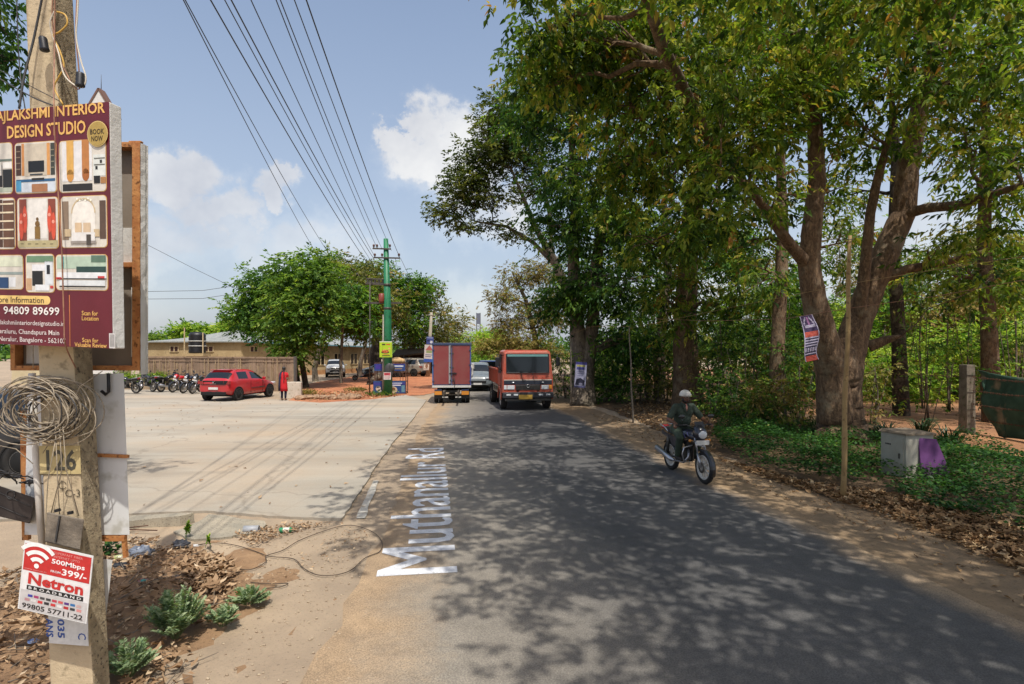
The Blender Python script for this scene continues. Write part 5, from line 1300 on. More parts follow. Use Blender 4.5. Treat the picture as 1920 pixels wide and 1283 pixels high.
# ---- blue pickup auto behind the tipper
M_cabbl = paint('bright_blue', '#27508f', '#6a7f94', .3, .4, .4)
c = A(914, 725, 38); t = thing('pickup', 'bright blue small pickup half hidden behind the orange tipper truck', 'pickup truck', (c.x, 38, .012), PI - .02)
q = MB(); q.loft([[(-.72, y, z0), (.72, y, z0), (.74, y, 1.0), (.62, y, z1), (-.62, y, z1), (-.74, y, 1.0)] for y, z0, z1 in ((0, .42, 1.08), (-.12, .36, 1.15), (-.55, .34, 1.72), (-1.5, .36, 1.76))], sm=False); q.build('cab', M_cabbl, t, bevel=.05)
q = MB(); q.add([(-.64, -.16, 1.14), (.64, -.16, 1.14), (.56, -.53, 1.66), (-.56, -.53, 1.66)], [(0, 1, 2, 3)]); q.v = [(x, y + .03, z + .02) for x, y, z in q.v]; q.build('windscreen', M_glass, t)
q = MB(); q.box((0, -2.6, .9), (1.5, 2.1, .55)); q.box((0, -2.0, .5), (.9, 3.2, .15)); q.build('load_bed', M_cabbl, t, bevel=.02)
q = MB(); q.box((0, .01, .5), (1.4, .1, .16)); q.build('bumper', M_blk, t, bevel=.02)
for sd in (-1, 1):
    q = MB(); q.ell((sd * .52, .0, .78), (.12, .05, .08)); q.build('headlight', M_lampw, t)
    q = MB(); q.box((sd * .85, -.4, 1.3), (.14, .05, .2)); q.build('mirror', M_blk, t, bevel=.02)
    q = MB(); q.add([(sd * .735, -.6, 1.12), (sd * .735, -1.3, 1.12), (sd * .66, -1.3, 1.62), (sd * .66, -.75, 1.62)], [(0, 1, 2, 3)]); q.v = [(x * 1.01, y, z) for x, y, z in q.v]; q.build('side_window', M_glass, t)
    for y in (-.6, -2.9): wheel(t, (sd * .66, y, .28), .28, .16, sd, steel=True)

# ================================================================ motorcycles
M_bk = mat('bike_black', '#141416', '#1f1f22', 4, .35, coat=.5); M_seat = mat('seat_vinyl', '#1b1a1a', '#262424', 10, .7); M_eng = mat('engine_grey', '#3d3b38', '#5c5852', 14, .55, metal=.5); M_alw = mat('pale_alloy', '#b5b0a6', '#cdc8be', 6, .5)
M_silv = mat('exhaust_silver', '#a9a9ae', '#c4c4c8', 3, .3, metal=.8)
def motorcycle(label, loc, rz, tankc, panel, rimm, group=None, stripes=None, lean=0, plate=M_plate, steer=0):
    t = thing('motorcycle', label, 'motorcycle', loc, rz, group); t.rotation_euler.y = lean
    fy, ry, r = .66, -.64, .305
    def bwheel(y, w_, nm):
        M = Matrix.Translation((0, y, r)) @ AXY
        q = MB(); q.lathe([(r - .085, -.028), (r - .045, -w_), (r - .012, -w_ * .72), (r, 0), (r - .012, w_ * .72), (r - .045, w_), (r - .085, .028)], 36, M=M, close=True); ty = q.build(nm, M_tyre, t)
        q = MB(); q.lathe([(r - .08, -.034), (r - .105, -.03), (r - .105, .03), (r - .08, .034)], 32, M=M, close=True); q.lathe([(0, -.06), (.05, -.055), (.05, .055), (0, .06)], 16, M=M)
        for i in range(5):
            e = M @ Matrix.Rotation(2 * PI * i / 5, 4, 'Z')
            for sd in (-1, 1): q.add([(.03, sd * .012, -.02), (.2, sd * .05 - .014, -.015), (.2, sd * .05 + .014, -.015), (.03, sd * .035, -.02), (.03, sd * .012, .02), (.2, sd * .05 - .014, .015), (.2, sd * .05 + .014, .015), (.03, sd * .035, .02)], [(0, 3, 2, 1), (4, 5, 6, 7), (0, 1, 5, 4), (2, 3, 7, 6)], 0, False, e)
        q.build('rim', rimm, ty)
        q = MB(); q.lathe([(.05, .062), (.10, .062), (.10, .068), (.05, .068)], 24, M=M, close=True); q.build('brake_disc', M_steel, ty)
    bwheel(fy, .04, 'front_wheel'); bwheel(ry, .05, 'rear_wheel')
    q = MB()
    for sd in (-1, 1): q.tube([(sd * .075, fy, r), (sd * .08, fy - .10, .55)], .024, 10); q.tube([(sd * .08, fy - .10, .55), (sd * .082, fy - .24, .92)], .017, 10, 0)
    q.box((0, fy - .235, .90), (.22, .07, .035)); q.box((0, fy - .20, .77), (.2, .07, .03)); q.build('front_fork', M_silv, t)
    for y, a0, a1, rr, w_ in ((fy, -.35, 2.3, r + .03, .055), (ry, .35, 2.5, r + .045, .07)):
        q = MB()
        for i in range(14):
            a, b_ = a0 + (a1 - a0) * i / 13, None
            if i < 13:
                b_ = a0 + (a1 - a0) * (i + 1) / 13
                for (x0, x1, e0, e1) in ((-w_, -w_ * .5, -.03, 0), (-w_ * .5, w_ * .5, 0, 0), (w_ * .5, w_, 0, -.03)):
                    q.quad((x0, y + (rr + e0) * math.cos(a), r + (rr + e0) * math.sin(a)), (x1, y + (rr + e1) * math.cos(a), r + (rr + e1) * math.sin(a)), (x1, y + (rr + e1) * math.cos(b_), r + (rr + e1) * math.sin(b_)), (x0, y + (rr + e0) * math.cos(b_), r + (rr + e0) * math.sin(b_)))
        q.build('mudguard', M_bk, t)
    q = MB(); q.loft([[(w_ * math.cos(a) , y, z + h * math.sin(a) * (1 if math.sin(a) > 0 else .6)) for a in [i * PI / 6 for i in range(12)]] for y, w_, z, h in ((.40, .05, .80, .06), (.34, .12, .82, .10), (.18, .155, .84, .12), (.0, .15, .83, .11), (-.12, .11, .81, .07), (-.16, .06, .80, .04))]); q.build('fuel_tank', tankc, t)
    if stripes:
        for sd in (-1, 1): q = MB(); q.add([(sd * .160, .26, .80), (sd * .163, .12, .80), (sd * .157, .02, .87), (sd * .158, .20, .87)], [(0, 1, 2, 3)]); q.add([(sd * .152, .34, .84), (sd * .155, .27, .90), (sd * .150, .30, .92)], [(0, 1, 2)]); q.build('tank_decal', stripes, t)
    q = MB(); q.loft([[(w_ * math.cos(a), y, z + .045 * math.sin(a)) for a in [i * PI / 5 for i in range(10)]] for y, w_, z in ((-.12, .10, .80), (-.2, .135, .80), (-.45, .14, .80), (-.7, .12, .83), (-.8, .07, .84))]); q.build('seat', M_seat, t)
    for sd in (-1, 1):
        q = MB(); q.add([(sd * .12, -.12, .74), (sd * .15, -.30, .76), (sd * .13, -.52, .72), (sd * .13, -.36, .56), (sd * .13, -.16, .56)], [(0, 1, 2, 3, 4)]); q.add([(sd * .11, -.40, .74), (sd * .10, -.88, .80), (sd * .09, -.90, .72), (sd * .11, -.5, .66)], [(0, 1, 2, 3)]); q.build('side_panel', panel, t)
        q = MB(); q.tube([(sd * .13, -.52, .80), (sd * .15, -.62, .88), (sd * .14, -.86, .92), (sd * .08, -.93, .90)], .014, 8); q.build('grab_rail', M_silv, t)
        q = MB(); q.tube([(sd * .10, ry + .02, .36), (sd * .11, ry + .10, .72)], .035, 8); q.build('shock_absorber', M_eng, t)
        q = MB(); q.tube([(sd * .06, fy - .28, .98), (sd * .20, fy - .30, 1.06), (sd * .30, fy - .36, 1.05), (sd * .37, fy - .40, 1.04)], .012, 8); q.build('handlebar', M_bk, t)
        q = MB(); q.tube([(sd * .27, fy - .345, 1.052), (sd * .385, fy - .41, 1.038)], .018, 8); q.build('grip', M_seat, t)
        q = MB(); q.tube([(sd * .26, fy - .34, 1.06), (sd * .29, fy - .30, 1.18)], .007, 6); q.ell((sd * .30, fy - .29, 1.22), (.065, .02, .042)); q.build('mirror', M_bk, t)
        q = MB(); q.tube([(sd * .12, fy - .2, .78), (sd * .18, fy - .17, .78)], .01, 6); q.ell((sd * .2, fy - .17, .78), .028); q.build('indicator', M_lampa, t)
        q = MB(); q.tube([(sd * .06, -.05, .34), (sd * .2, -.05, .33)], .014, 6); q.build('foot_peg', M_blk, t)
    q = MB(); q.loft([[(w_ * math.cos(a), y, z + h * math.sin(a)) for a in [i * PI / 5 for i in range(10)]] for y, w_, z, h in ((fy - .28, .08, .95, .12), (fy - .20, .13, .93, .16), (fy - .10, .12, .91, .13), (fy - .05, .085, .90, .085))]); fa = q.build('headlamp_cowl', tankc, t)
    q = MB(); q.ell((0, fy - .055, .90), (.088, .03, .075)); q.build('headlight', M_lampw, fa); q = MB(); q.box((0, fy - .16, 1.08), (.18, .02, .10)); q.v = [(x, y - (z - 1.03) * .5, z) for x, y, z in q.v]; q.build('windshield', M_blk, fa)
    q = MB(); q.box((0, fy - .06, .755), (.26, .012, .085)); q.build('number_plate', plate, t)
    q = MB(); q.box((0, -.92, .86), (.16, .07, .08)); q.build('tail_light', M_lampr, t, bevel=.02)
    q = MB(); q.box((0, -.02, .42), (.2, .26, .2)); q.tube([(0, .04, .48), (0, .16, .66)], .075, 12)
    for i in range(6): q.tube([(0, .055 + i * .017, .50 + i * .026), (0, .06 + i * .017, .508 + i * .026)], .098, 14)
    for sd in (-1, 1): q.lathe([(0, 0), (.10, 0), (.09, .03), (0, .035)], 18, M=Matrix.Translation((sd * .10, -.04, .40)) @ Matrix.Rotation(sd * PI / 2, 4, 'Y'))
    q.build('engine', M_eng, t, bevel=.008)
    q = MB(); q.tube([(0, fy - .24, .88), (0, .24, .62), (0, .2, .34), (0, -.14, .32)], .022, 8); q.tube([(0, fy - .24, .86), (0, .1, .76), (0, -.3, .72), (0, -.8, .78)], .02, 8)
    for sd in (-1, 1): q.tube([(sd * .07, -.12, .34), (sd * .08, ry, .305)], .02, 8)
    q.build('frame', M_bk, t)
    q = MB(); q.tube([(.05, .17, .56), (.10, .24, .42), (.13, .12, .30), (.15, -.2, .28)], .019, 8); q.tube([(.15, -.2, .28), (.17, -.34, .29), (.19, -.92, .42)], [.03, .05, .058], 12); q.build('exhaust', M_silv, t)
    q = MB()
    for sd in (-1, 1): q.tube([(sd * .04, .28, .66), (sd * .22, .30, .62), (sd * .25, .29, .50), (sd * .20, .27, .34), (sd * .05, .22, .33)], .013, 8)
    q.build('crash_guard', M_silv, t)
    return t

M_bikeblue = mat('bike_dark_blue', '#12131f', '#1b1d2e', 5, .3, coat=.6); M_decal = mat('violet_decal', '#6d6aa0', '#8c8ab8', 6, .4)
fw, rw = G(1321, 908.9), G(1258, 881)
hd = math.atan2(-(fw.x - rw.x), fw.y - rw.y)
rb = motorcycle('dark blue motorcycle being ridden towards us along the road edge', ((fw.x + rw.x) / 2, (fw.y + rw.y) / 2, .012), hd, M_bikeblue, M_bikeblue, M_alw, None, M_decal)
rows_ = [(238, 739.5, 1.35, 'black motorcycle cut by the white board, leftmost of the parked row', M_bk, -.14), (274, 736, 1.1, 'lone black motorcycle parked in front of the planter wall', M_bk, .14), (319, 735.5, -.2, 'parked motorcycle with a brown seat, left of the red tanked one', M_bk, -.12),
         (341, 736.5, 2.9, 'parked motorcycle with a bright red tank', mat('bike_red', '#b3161e', rough=.3, coat=.6), -.12), (360, 738, 2.95, 'dark parked motorcycle with a blue panel between the red tank and the car', M_bikeblue, -.12), (376, 739, 3.0, 'black parked motorcycle half hidden by the red hatchback', M_bk, -.12)]
for px, py, rz, lab, tc_, ln in rows_:
    c = G(px, py); motorcycle(lab, (c.x, c.y, .055), rz, tc_, M_bk if 'blue' not in lab else mat('bike_panel_blue', '#1f4f8a', rough=.4), M_alloy, 'motorcycles parked along the planter wall', None, ln)
# scooter far back
c = G(680, 714); t = thing('scooter', 'dark scooter standing under the trees left of the green pole', 'scooter', (c.x, c.y, .02), PI / 2 + .2)
q = MB(); q.loft([[(w_ * math.cos(a), y, z + h * math.sin(a)) for a in [i * PI / 5 for i in range(10)]] for y, w_, z, h in ((-.8, .1, .68, .1), (-.6, .2, .6, .22), (-.2, .2, .5, .22), (-.05, .14, .32, .08), (.25, .14, .3, .05))]); q.build('body', M_bk, t)
q = MB(); q.box((0, .42, .62), (.36, .06, .6)); q.tube([(0, .5, .8), (0, .45, 1.02)], .05, 8); q.tube([(-.3, .42, 1.03), (.3, .42, 1.03)], .018, 6); q.build('front_shield', M_bk, t)
q = MB(); q.ell((0, -.45, .84), (.15, .38, .07)); q.build('seat', M_seat, t)
for y in (.6, -.6): wheel(t, (0, y, .22), .22, .1, 1, steel=True)
# ================================================================ people
M_skin = mat('brown_skin', '#5c3a28', '#6b4632', 8, .55); M_skin2 = mat('warm_skin', '#7a4e38', '#8a5c44', 8, .55); M_hair = mat('black_hair', '#0d0b0a', '#191412', 20, .45)
M_shirt = mat('olive_shirt', '#2c362c', '#3a463a', 7, .85, bs=.7, bscale=11); M_trs = mat('olive_trousers', '#2e3a2e', '#3c4a3a', 6, .85, bs=.7, bscale=10); M_vest = mat('pale_pink_vest', '#b5786a', '#c08a7a', 8, .8); M_helm = mat('white_helmet', '#bdb7ae', '#cfcac2', 5, .4); M_sole = mat('dark_shoe', '#1a1613', '#2a231e', 8, .7)
def hand(mb, wr, d, up, side, curl=.9, s=1.0):
    """palm and five bent fingers; d along the fingers, up = back of hand, side = thumb side"""
    wr, d, up, side = Vector(wr), Vector(d).normalized(), Vector(up).normalized(), Vector(side).normalized()
    mb.capsule(wr, wr + d * .05 * s, .026 * s, .03 * s, n=10); mb.capsule(wr + d * .03 * s + side * .015 * s, wr + d * .08 * s + side * .022 * s, .022 * s, .02 * s, n=8); mb.capsule(wr + d * .03 * s - side * .015 * s, wr + d * .075 * s - side * .024 * s, .022 * s, .019 * s, n=8)
    for i, (o, L) in enumerate(((.030, .072), (.010, .080), (-.011, .074), (-.031, .058))):
        p = wr + d * .085 * s + side * o * s; a = 0
        for j in range(3):
            a += curl * (.5 + .25 * j); q = p + (d * math.cos(a) - up * math.sin(a)) * L * s * (.42, .33, .25)[j]
            mb.capsule(p, q, .0098 * s, .0088 * s, n=7); p = q
    p = wr + d * .03 * s + side * .028 * s
    for j in range(2):
        q = p + (side * (.6 - .45 * j) + d * .7 - up * (.25 + .5 * j * curl)).normalized() * .036 * s; mb.capsule(p, q, .0125 * s, .0105 * s, n=7); p = q
def head(mb, c, yaw=0, tilt=0, s=1.0):
    """skull, jaw, nose, ears facing local +y"""
    M = Matrix.Translation(c) @ Matrix.Rotation(yaw, 4, 'Z') @ Matrix.Rotation(tilt, 4, 'X') @ Matrix.Scale(s, 4)
    mb.ell((0, -.012, .03), (.077, .097, .09), 0, 18, 12, M); mb.ell((0, .03, -.05), (.055, .06, .06), 0, 16, 10, M); mb.ell((0, .062, -.085), (.03, .025, .024), 0, 10, 8, M)
    mb.ell((0, .095, -.022), (.014, .022, .02), 0, 8, 6, M); mb.ell((0, .086, .0), (.011, .014, .03), 0, 8, 6, M); mb.ell((0, .078, -.055), (.026, .016, .011), 0, 10, 6, M)
    for sd in (-1, 1): mb.ell((sd * .078, -.005, -.01), (.012, .02, .032), 0, 8, 6, M); mb.ell((sd * .03, .076, .022), (.024, .016, .008), 0, 8, 6, M); mb.ell((sd * .04, .055, -.03), (.026, .03, .024), 0, 8, 6, M)
    return M
def face(parent, M, hair_m, beard=False):
    for sd in (-1, 1):
        q = MB(); q.ell((sd * .031, .082, .006), (.013, .009, .008), 0, 10, 6, M); q.build('eye', mat('eye_white', '#b9b2a8', rough=.2), parent)
        q = MB(); q.ell((sd * .031, .0895, .006), (.006, .003, .006), 0, 8, 6, M); q.build('iris', M_hair, parent)
        q = MB(); q.ell((sd * .032, .092, .026), (.022, .006, .005), 0, 8, 5, M); q.build('eyebrow', hair_m, parent)
    q = MB(); q.ell((0, .092, -.056), (.022, .006, .006), 0, 10, 5, M); q.build('lips', mat('lips', '#6b3a34', rough=.5), parent)
    if beard:
        q = MB(); q.ell((0, .035, -.07), (.058, .055, .042), 0, 14, 8, M); q.ell((0, .088, -.042), (.026, .008, .006), 0, 8, 5, M)
        for sd in (-1, 1): q.ell((sd * .062, .015, -.045), (.018, .035, .045), 0, 8, 6, M)
        q.build('beard', hair_m, parent)

# ---- the rider, seated on the dark blue motorcycle (shares its frame of reference)
rp = thing('person', 'man in olive shirt and white helmet riding the dark blue motorcycle', 'person', rb.location, hd)
J = dict(hip=(0, -.24, .90), waist=(0, -.20, 1.06), chest=(0, -.13, 1.24), neck=(0, -.10, 1.40), head=(0, -.055, 1.545))
def arm(sd): return (sd * .175, -.12, 1.355), (sd * .36, -.06, 1.12), (sd * .335, .19, 1.07)
def leg(sd): return (sd * .10, -.22, .88), (sd * .235, .18, .80), (sd * .18, -.03, .42)
def torso(mb, g):
    mb.capsule((0, -.25, .90), (0, -.20, 1.05), .135 + g, .13 + g); mb.capsule((-.05, -.20, 1.06), (-.07, -.14, 1.26), .105 + g, .115 + g); mb.capsule((.05, -.20, 1.06), (.07, -.14, 1.26), .105 + g, .115 + g); mb.capsule((-.13, -.13, 1.345), (.13, -.13, 1.345), .066 + g, .066 + g); mb.ell((0, -.12, 1.08), (.135 + g, .12 + g, .13))
mb = MB(); torso(mb, -.012); mb.capsule((0, -.11, 1.36), (0, -.075, 1.48), .056, .052)
for sd in (-1, 1):
    s_, e_, w_ = arm(sd); mb.capsule(s_, e_, .052, .042); mb.capsule(e_, w_, .043, .028); hand(mb, w_, (sd * .05, .09, -.035), (0, .35, .94), (-sd, .3, 0), .95)
    h_, k_, a_ = leg(sd); mb.capsule(h_, k_, .085, .058); mb.capsule(k_, a_, .058, .038); mb.capsule((a_[0], a_[1] - .03, .375), (a_[0], a_[1] + .15, .35), .036, .03)
HM = head(mb, J['head'], 0, -.05)
bodyo = remeshed(mb, M_skin, 'body', .009, 5, rp)
face(rp, HM, M_hair, True)
mb = MB(); torso(mb, .012)
for sd in (-1, 1): s_, e_, w_ = arm(sd); m_ = Vector(s_).lerp(Vector(e_), .80); mb.capsule(s_, m_, .070, .066)
mb.capsule((0, -.12, 1.37), (0, -.10, 1.40), .075, .072)
remeshed(mb, M_shirt, 'shirt', .011, 6, rp)
mb = MB()
for sd in (-1, 1): h_, k_, a_ = leg(sd); mb.capsule(h_, k_, .102, .078); mb.capsule(k_, (a_[0], a_[1], a_[2] + .02), .076, .062)
mb.capsule((-.08, -.25, .90), (.08, -.25, .90), .135, .135)
remeshed(mb, M_trs, 'trousers', .012, 6, rp)
for sd in (-1, 1):
    a_ = leg(sd)[2]; mb = MB(); mb.capsule((a_[0], a_[1] - .05, .375), (a_[0], a_[1] + .16, .352), .044, .036); mb.v = [(x, y, max(z, .328)) for x, y, z in mb.v]; mb.build('shoe', M_sole, rp)
    mb = MB(); mb.add([(sd * .012, .0, 1.405), (sd * .075, -.055, 1.41), (sd * .05, -.0, 1.30), (sd * .008, .012, 1.24)], [(0, 1, 2, 3)]); mb.build('collar', M_shirt, rp)
mb = MB(); mb.ell((0, -.025, 1.345), (.038, .035, .075), 0, 12, 8); mb.build('undershirt', M_vest, rp)
M_ = HM; mb = MB()
ring_ = [[(.100 * math.sin(t_) * math.cos(a), -.012 + .118 * math.sin(t_) * math.sin(a), .035 + .105 * math.cos(t_)) for a in [i * PI / 10 for i in range(20)]] for t_ in [.02 + i * 1.62 / 9 for i in range(10)]]
mb.loft([[tuple(M_ @ Vector(p)) for p in r_] for r_ in ring_], cap=False); he = mb.build('helmet', M_helm, rp); so_ = he.modifiers.new('solidify', 'SOLIDIFY'); so_.thickness = .012
mb = MB(); mb.loft([[tuple(M_ @ Vector(p)) for p in r_] for r_ in [[(x, .09 + .055 * (1 - (x / .08) ** 2), .055 - .0), (x, .095, .075)] for x in [-.08 + i * .016 for i in range(11)]]], cap=False, closed=False); mb.build('peak', M_helm, he)

# ---- woman with her back to us
wp = G(532, 752.5); wm = thing('person', 'woman in a red tunic with a long black plait standing by the red car', 'person', (wp.x, wp.y, .055), .12)
mb = MB(); mb.capsule((0, 0, .88), (0, 0, 1.02), .125, .10); mb.capsule((-.05, 0, 1.02), (-.065, -.01, 1.24), .085, .085); mb.capsule((.05, 0, 1.02), (.065, -.01, 1.24), .085, .085); mb.capsule((-.12, 0, 1.29), (.12, 0, 1.29), .048, .048); mb.capsule((0, 0, 1.3), (0, .01, 1.42), .044, .042)
for sd in (-1, 1): mb.capsule((sd * .085, 0, .86), (sd * .085, .01, .46), .078, .052); mb.capsule((sd * .085, .01, .46), (sd * .08, -.01, .09), .052, .034); mb.capsule((sd * .08, -.03, .045), (sd * .085, .13, .03), .034, .026)
mb.capsule((-.155, 0, 1.29), (-.235, .07, 1.05), .040, .034); mb.capsule((-.235, .07, 1.05), (-.20, .24, 1.24), .034, .024); hand(mb, (-.20, .24, 1.24), (.25, .3, .9), (0, -.9, .3), (1, 0, 0), .8, .9)
mb.capsule((.155, 0, 1.29), (.22, .02, 1.03), .040, .034); mb.capsule((.22, .02, 1.03), (.12, .20, .98), .034, .024); hand(mb, (.12, .20, .98), (-.8, .5, .1), (0, .3, .9), (0, .5, .8), .7, .9)
WM = head(mb, (0, .03, 1.50), .35, 0, .95)
remeshed(mb, M_skin2, 'body', .009, 5, wm); face(wm, WM, M_hair)
M_redk = mat('red_tunic', '#b0121c', '#c41d26', 5, .85, bs=.2, bscale=20); M_navy = mat('navy_scarf', '#14142a', '#1e1e38', 5, .85)
mb = MB(); mb.loft([[(w_ * math.cos(a), d_ * math.sin(a) + oy_, z + .012 * math.sin(5 * a) * (z < .6)) for a in [i * PI / 12 for i in range(24)]] for z, w_, d_, oy_ in ((.44, .19, .15, 0), (.6, .18, .145, 0), (.8, .165, .138, 0), (.95, .145, .122, 0), (1.05, .132, .11, 0), (1.2, .168, .125, -.005), (1.30, .175, .095, 0), (1.345, .12, .065, .0), (1.37, .06, .05, .01))])
mb.capsule((-.15, 0, 1.29), (-.20, .04, 1.16), .055, .05); mb.capsule((.15, 0, 1.29), (.19, .01, 1.15), .055, .05); mb.build('tunic', M_redk, wm)
mb = MB()
for sd in (-1, 1): mb.capsule((sd * .088, 0, .72), (sd * .088, .01, .44), .085, .068); mb.capsule((sd * .088, .01, .44), (sd * .082, -.01, .10), .066, .046)
mb.build('leggings', M_navy, wm)
mb = MB(); mb.loft([[(-.07 + sx_, .09, 1.37), (-.11 + sx_, -.02, 1.375), (-.14 + sx_, -.11, 1.30), (-.165 + sx_ * .9, -.135, 1.05), (-.175 + sx_, -.165, .75), (-.175 + sx_, -.175, .46)] for sx_ in (-.03, 0, .035, .06)], cap=False, closed=False); sc_ = mb.build('scarf', M_navy, wm); sm_ = sc_.modifiers.new('solidify', 'SOLIDIFY'); sm_.thickness = .012
M_ = WM; mb = MB(); mb.ell((0, -.028, .042), (.088, .098, .094), 0, 18, 12, M_); mb.ell((0, -.06, -.02), (.07, .06, .07), 0, 14, 10, M_); mb.build('hair', M_hair, wm)
mb = MB(); pts = [tuple(M_ @ Vector((0, -.10, -.03))), (.03, -.115, 1.36), (.05, -.145, 1.2), (.045, -.135, 1.0), (.04, -.15, .84)]
for i in range(4):
    for j in range(4): a, b_ = Vector(pts[i]), Vector(pts[i + 1]); p = a.lerp(b_, j / 4); mb.ell(p, (.028 - .003 * i, .022, .034), 0, 8, 6)
mb.build('plait', M_hair, wm)
for sd in (-1, 1): mb = MB(); mb.box((sd * .083, .05, .012), (.085, .23, .02)); mb.build('sandal', M_sole, wm, bevel=.006)
mb = MB(); mb.box((0, 0, 0), (.075, .012, .15)); o = mb.build('phone', M_blk, None, bevel=.004)
o.matrix_world = Matrix.Translation(wm.location) @ Matrix.Rotation(.12, 4, 'Z') @ Matrix.Translation((-.165, .30, 1.345)) @ Matrix.Rotation(.25, 4, 'Y'); tag(o, 'dark phone held up in the raised hand of the woman in red', 'phone')
# ================================================================ right verge: furniture
M_bam = mat('bamboo', '#8f744a', '#a98d5e', 3, .7, c3='#6d5534', s3=12); 
def bark(name, a, b_, c, sc):
    m, nt, bs = nodes(name); tc_ = N(nt, 'ShaderNodeTexCoord'); mp_ = N(nt, 'ShaderNodeMapping'); nt.links.new(tc_.outputs['Object'], mp_.inputs[0]); mp_.inputs['Scale'].default_value = (1, 1, .42)
    f = noise(nt, sc, 9, .72, mp_.outputs[0], .8); col = ramp(nt, f, [(.32, hx(a)), (.5, hx(b_)), (.68, hx(c))])
    col = mix(nt, ramp(nt, noise(nt, 1.6, 6, .7), [(.52, (0, 0, 0)), (.66, (.7,) * 3)]), col, hx('#8d8069')); nt.links.new(col, bs.inputs['Base Color']); bs.inputs['Roughness'].default_value = .95
    bump(nt, bs, f, 1.0, .045); return m
M_bark = bark('brown_bark', '#3a2c20', '#66513d', '#94785a', 12); M_barkg = bark('grey_bark', '#3a332b', '#6b6053', '#978a78', 10); M_barkd = bark('dark_bark', '#1f1914', '#3b3026', '#5a4b3c', 11)
M_pcg = mat('mossy_concrete', '#5f574a', '#7d7464', 5, .95, bs=.4, c3='#4a5034', s3=7)
def stick(label, b0, t0, r, yb=None, m=None, name='bamboo_pole', grp=None):
    b_ = G(*b0); y = b_.y; tp = A(t0[0], t0[1], y + (t0[2] if len(t0) > 2 else 0)); o = thing(name, label, 'pole', (b_.x, b_.y, 0), 0, grp)
    d = Vector(tp) - Vector((b_.x, b_.y, 0)); n = 14; mb = MB()
    pts = [d * (i / n) + Vector((math.sin(i * .9) * .012, 0, 0)) for i in range(n + 1)]; pts[0].z = -.15
    mb.tube(pts, [r * (1 - .35 * i / n) * (1.12 if i % 3 == 0 else 1) for i in range(n + 1)], 9); mb.build('culm', m or M_bam, o)
    mb = MB(); mb.tube([d * .985 + Vector((r * 1.0 * math.cos(a), r * 1.0 * math.sin(a), .01 * math.sin(a))) for a in [i * PI / 6 for i in range(13)]], .006, 5); mb.build('lashing', M_gry, o)
    return o, tp
s1, tp1 = stick('bare bamboo pole planted at the road edge in front of the forked tree', (1580, 935), (1594, 442), .045)
s2, tp2 = stick('thin bamboo pole on the dirt beyond the motorcyclist', (1187, 794), (1180, 612), .03, m=M_oldwood)
s3, tp3 = stick('thin grey pole beside the banner left of the wooded verge', (1071, 762), (1070, 625), .03, m=M_oldwood)
for lab, pts, m, r in (('pale string tied from the bamboo pole towards the right frame edge', ((1182, 616, 20), (1330, 585, 14), (1594, 532, 9.5), (1760, 505, 8), (1990, 470, 7)), M_bam, .004), ('red string sagging along the verge under the forked tree', ((1225, 598, 18), (1330, 602, 15), (1470, 598, 12), (1594, 578, 9.5), (1760, 555, 8.4), (1990, 512, 7)), M_redc, .005), ('string from the thin grey pole to the wooded verge', ((1070, 627, 26), (1110, 612, 25), (1180, 612, 20.3)), M_bam, .006)):
    mb = MB(); mb.tube([A(*p) for p in pts], r, 5); tag(mb.build('string', m), lab, 'string')

# metal cabinet, set corner-on in the ground cover
cb = G(1695, 893); cab_ = thing('utility_cabinet', 'pale steel roadside cabinet standing in the ground cover', 'cabinet', (cb.x + .12, cb.y + .1, 0), math.radians(10))
M_cabm = paint('cabinet_paint', '#a5a294', '#7a6e5a', .45, .55, 0, 3)
mb = MB(); mb.box((0, 0, .42), (.62, .60, .84)); mb.build('body', M_cabm, cab_, bevel=.008)
mb = MB(); mb.add([(-.345, -.335, .842), (.345, -.335, .842), (.345, .335, .842), (-.345, .335, .842), (-.345, -.335, .872), (.345, -.335, .872), (.3, .3, .9), (-.3, .3, .9)], [(0, 3, 2, 1), (4, 5, 6, 7), (0, 1, 5, 4), (1, 2, 6, 5), (2, 3, 7, 6), (3, 0, 4, 7)]); mb.build('lid', mat('rusty_lid', '#6b5f4e', '#857764', 5, .8), cab_)
mb = MB(); mb.box((-.317, 0, .42), (.016, .50, .72)); dr = mb.build('door', M_cabm, cab_, bevel=.004); mb = MB(); mb.box((-.332, -.16, .42), (.014, .03, .10)); mb.build('handle', M_steel, dr)
mb = MB()
for i in range(4): mb.box((-.327, .05 + i * .035, .62), (.006, .022, .03))
mb.build('stencil', M_gry, dr)
pbd = G(1755, 905); mb = MB(); mb.add([(-.16, .18, 0), (.26, -.02, 0), (.12, .18, .66), (-.14, .3, .66), (-.16, .21, 0), (.26, .01, 0), (.12, .21, .66), (-.14, .33, .66)], [(0, 1, 2, 3), (7, 6, 5, 4), (0, 4, 5, 1), (1, 5, 6, 2), (2, 6, 7, 3), (3, 7, 4, 0)]); o = mb.build('purple_board', mat('purple_print', '#5a2c62', '#6e3f78', 3, .6)); o.location = (pbd.x + .06, pbd.y + .05, .12)
tag(o, 'purple board leaning against the right side of the roadside cabinet', 'board')

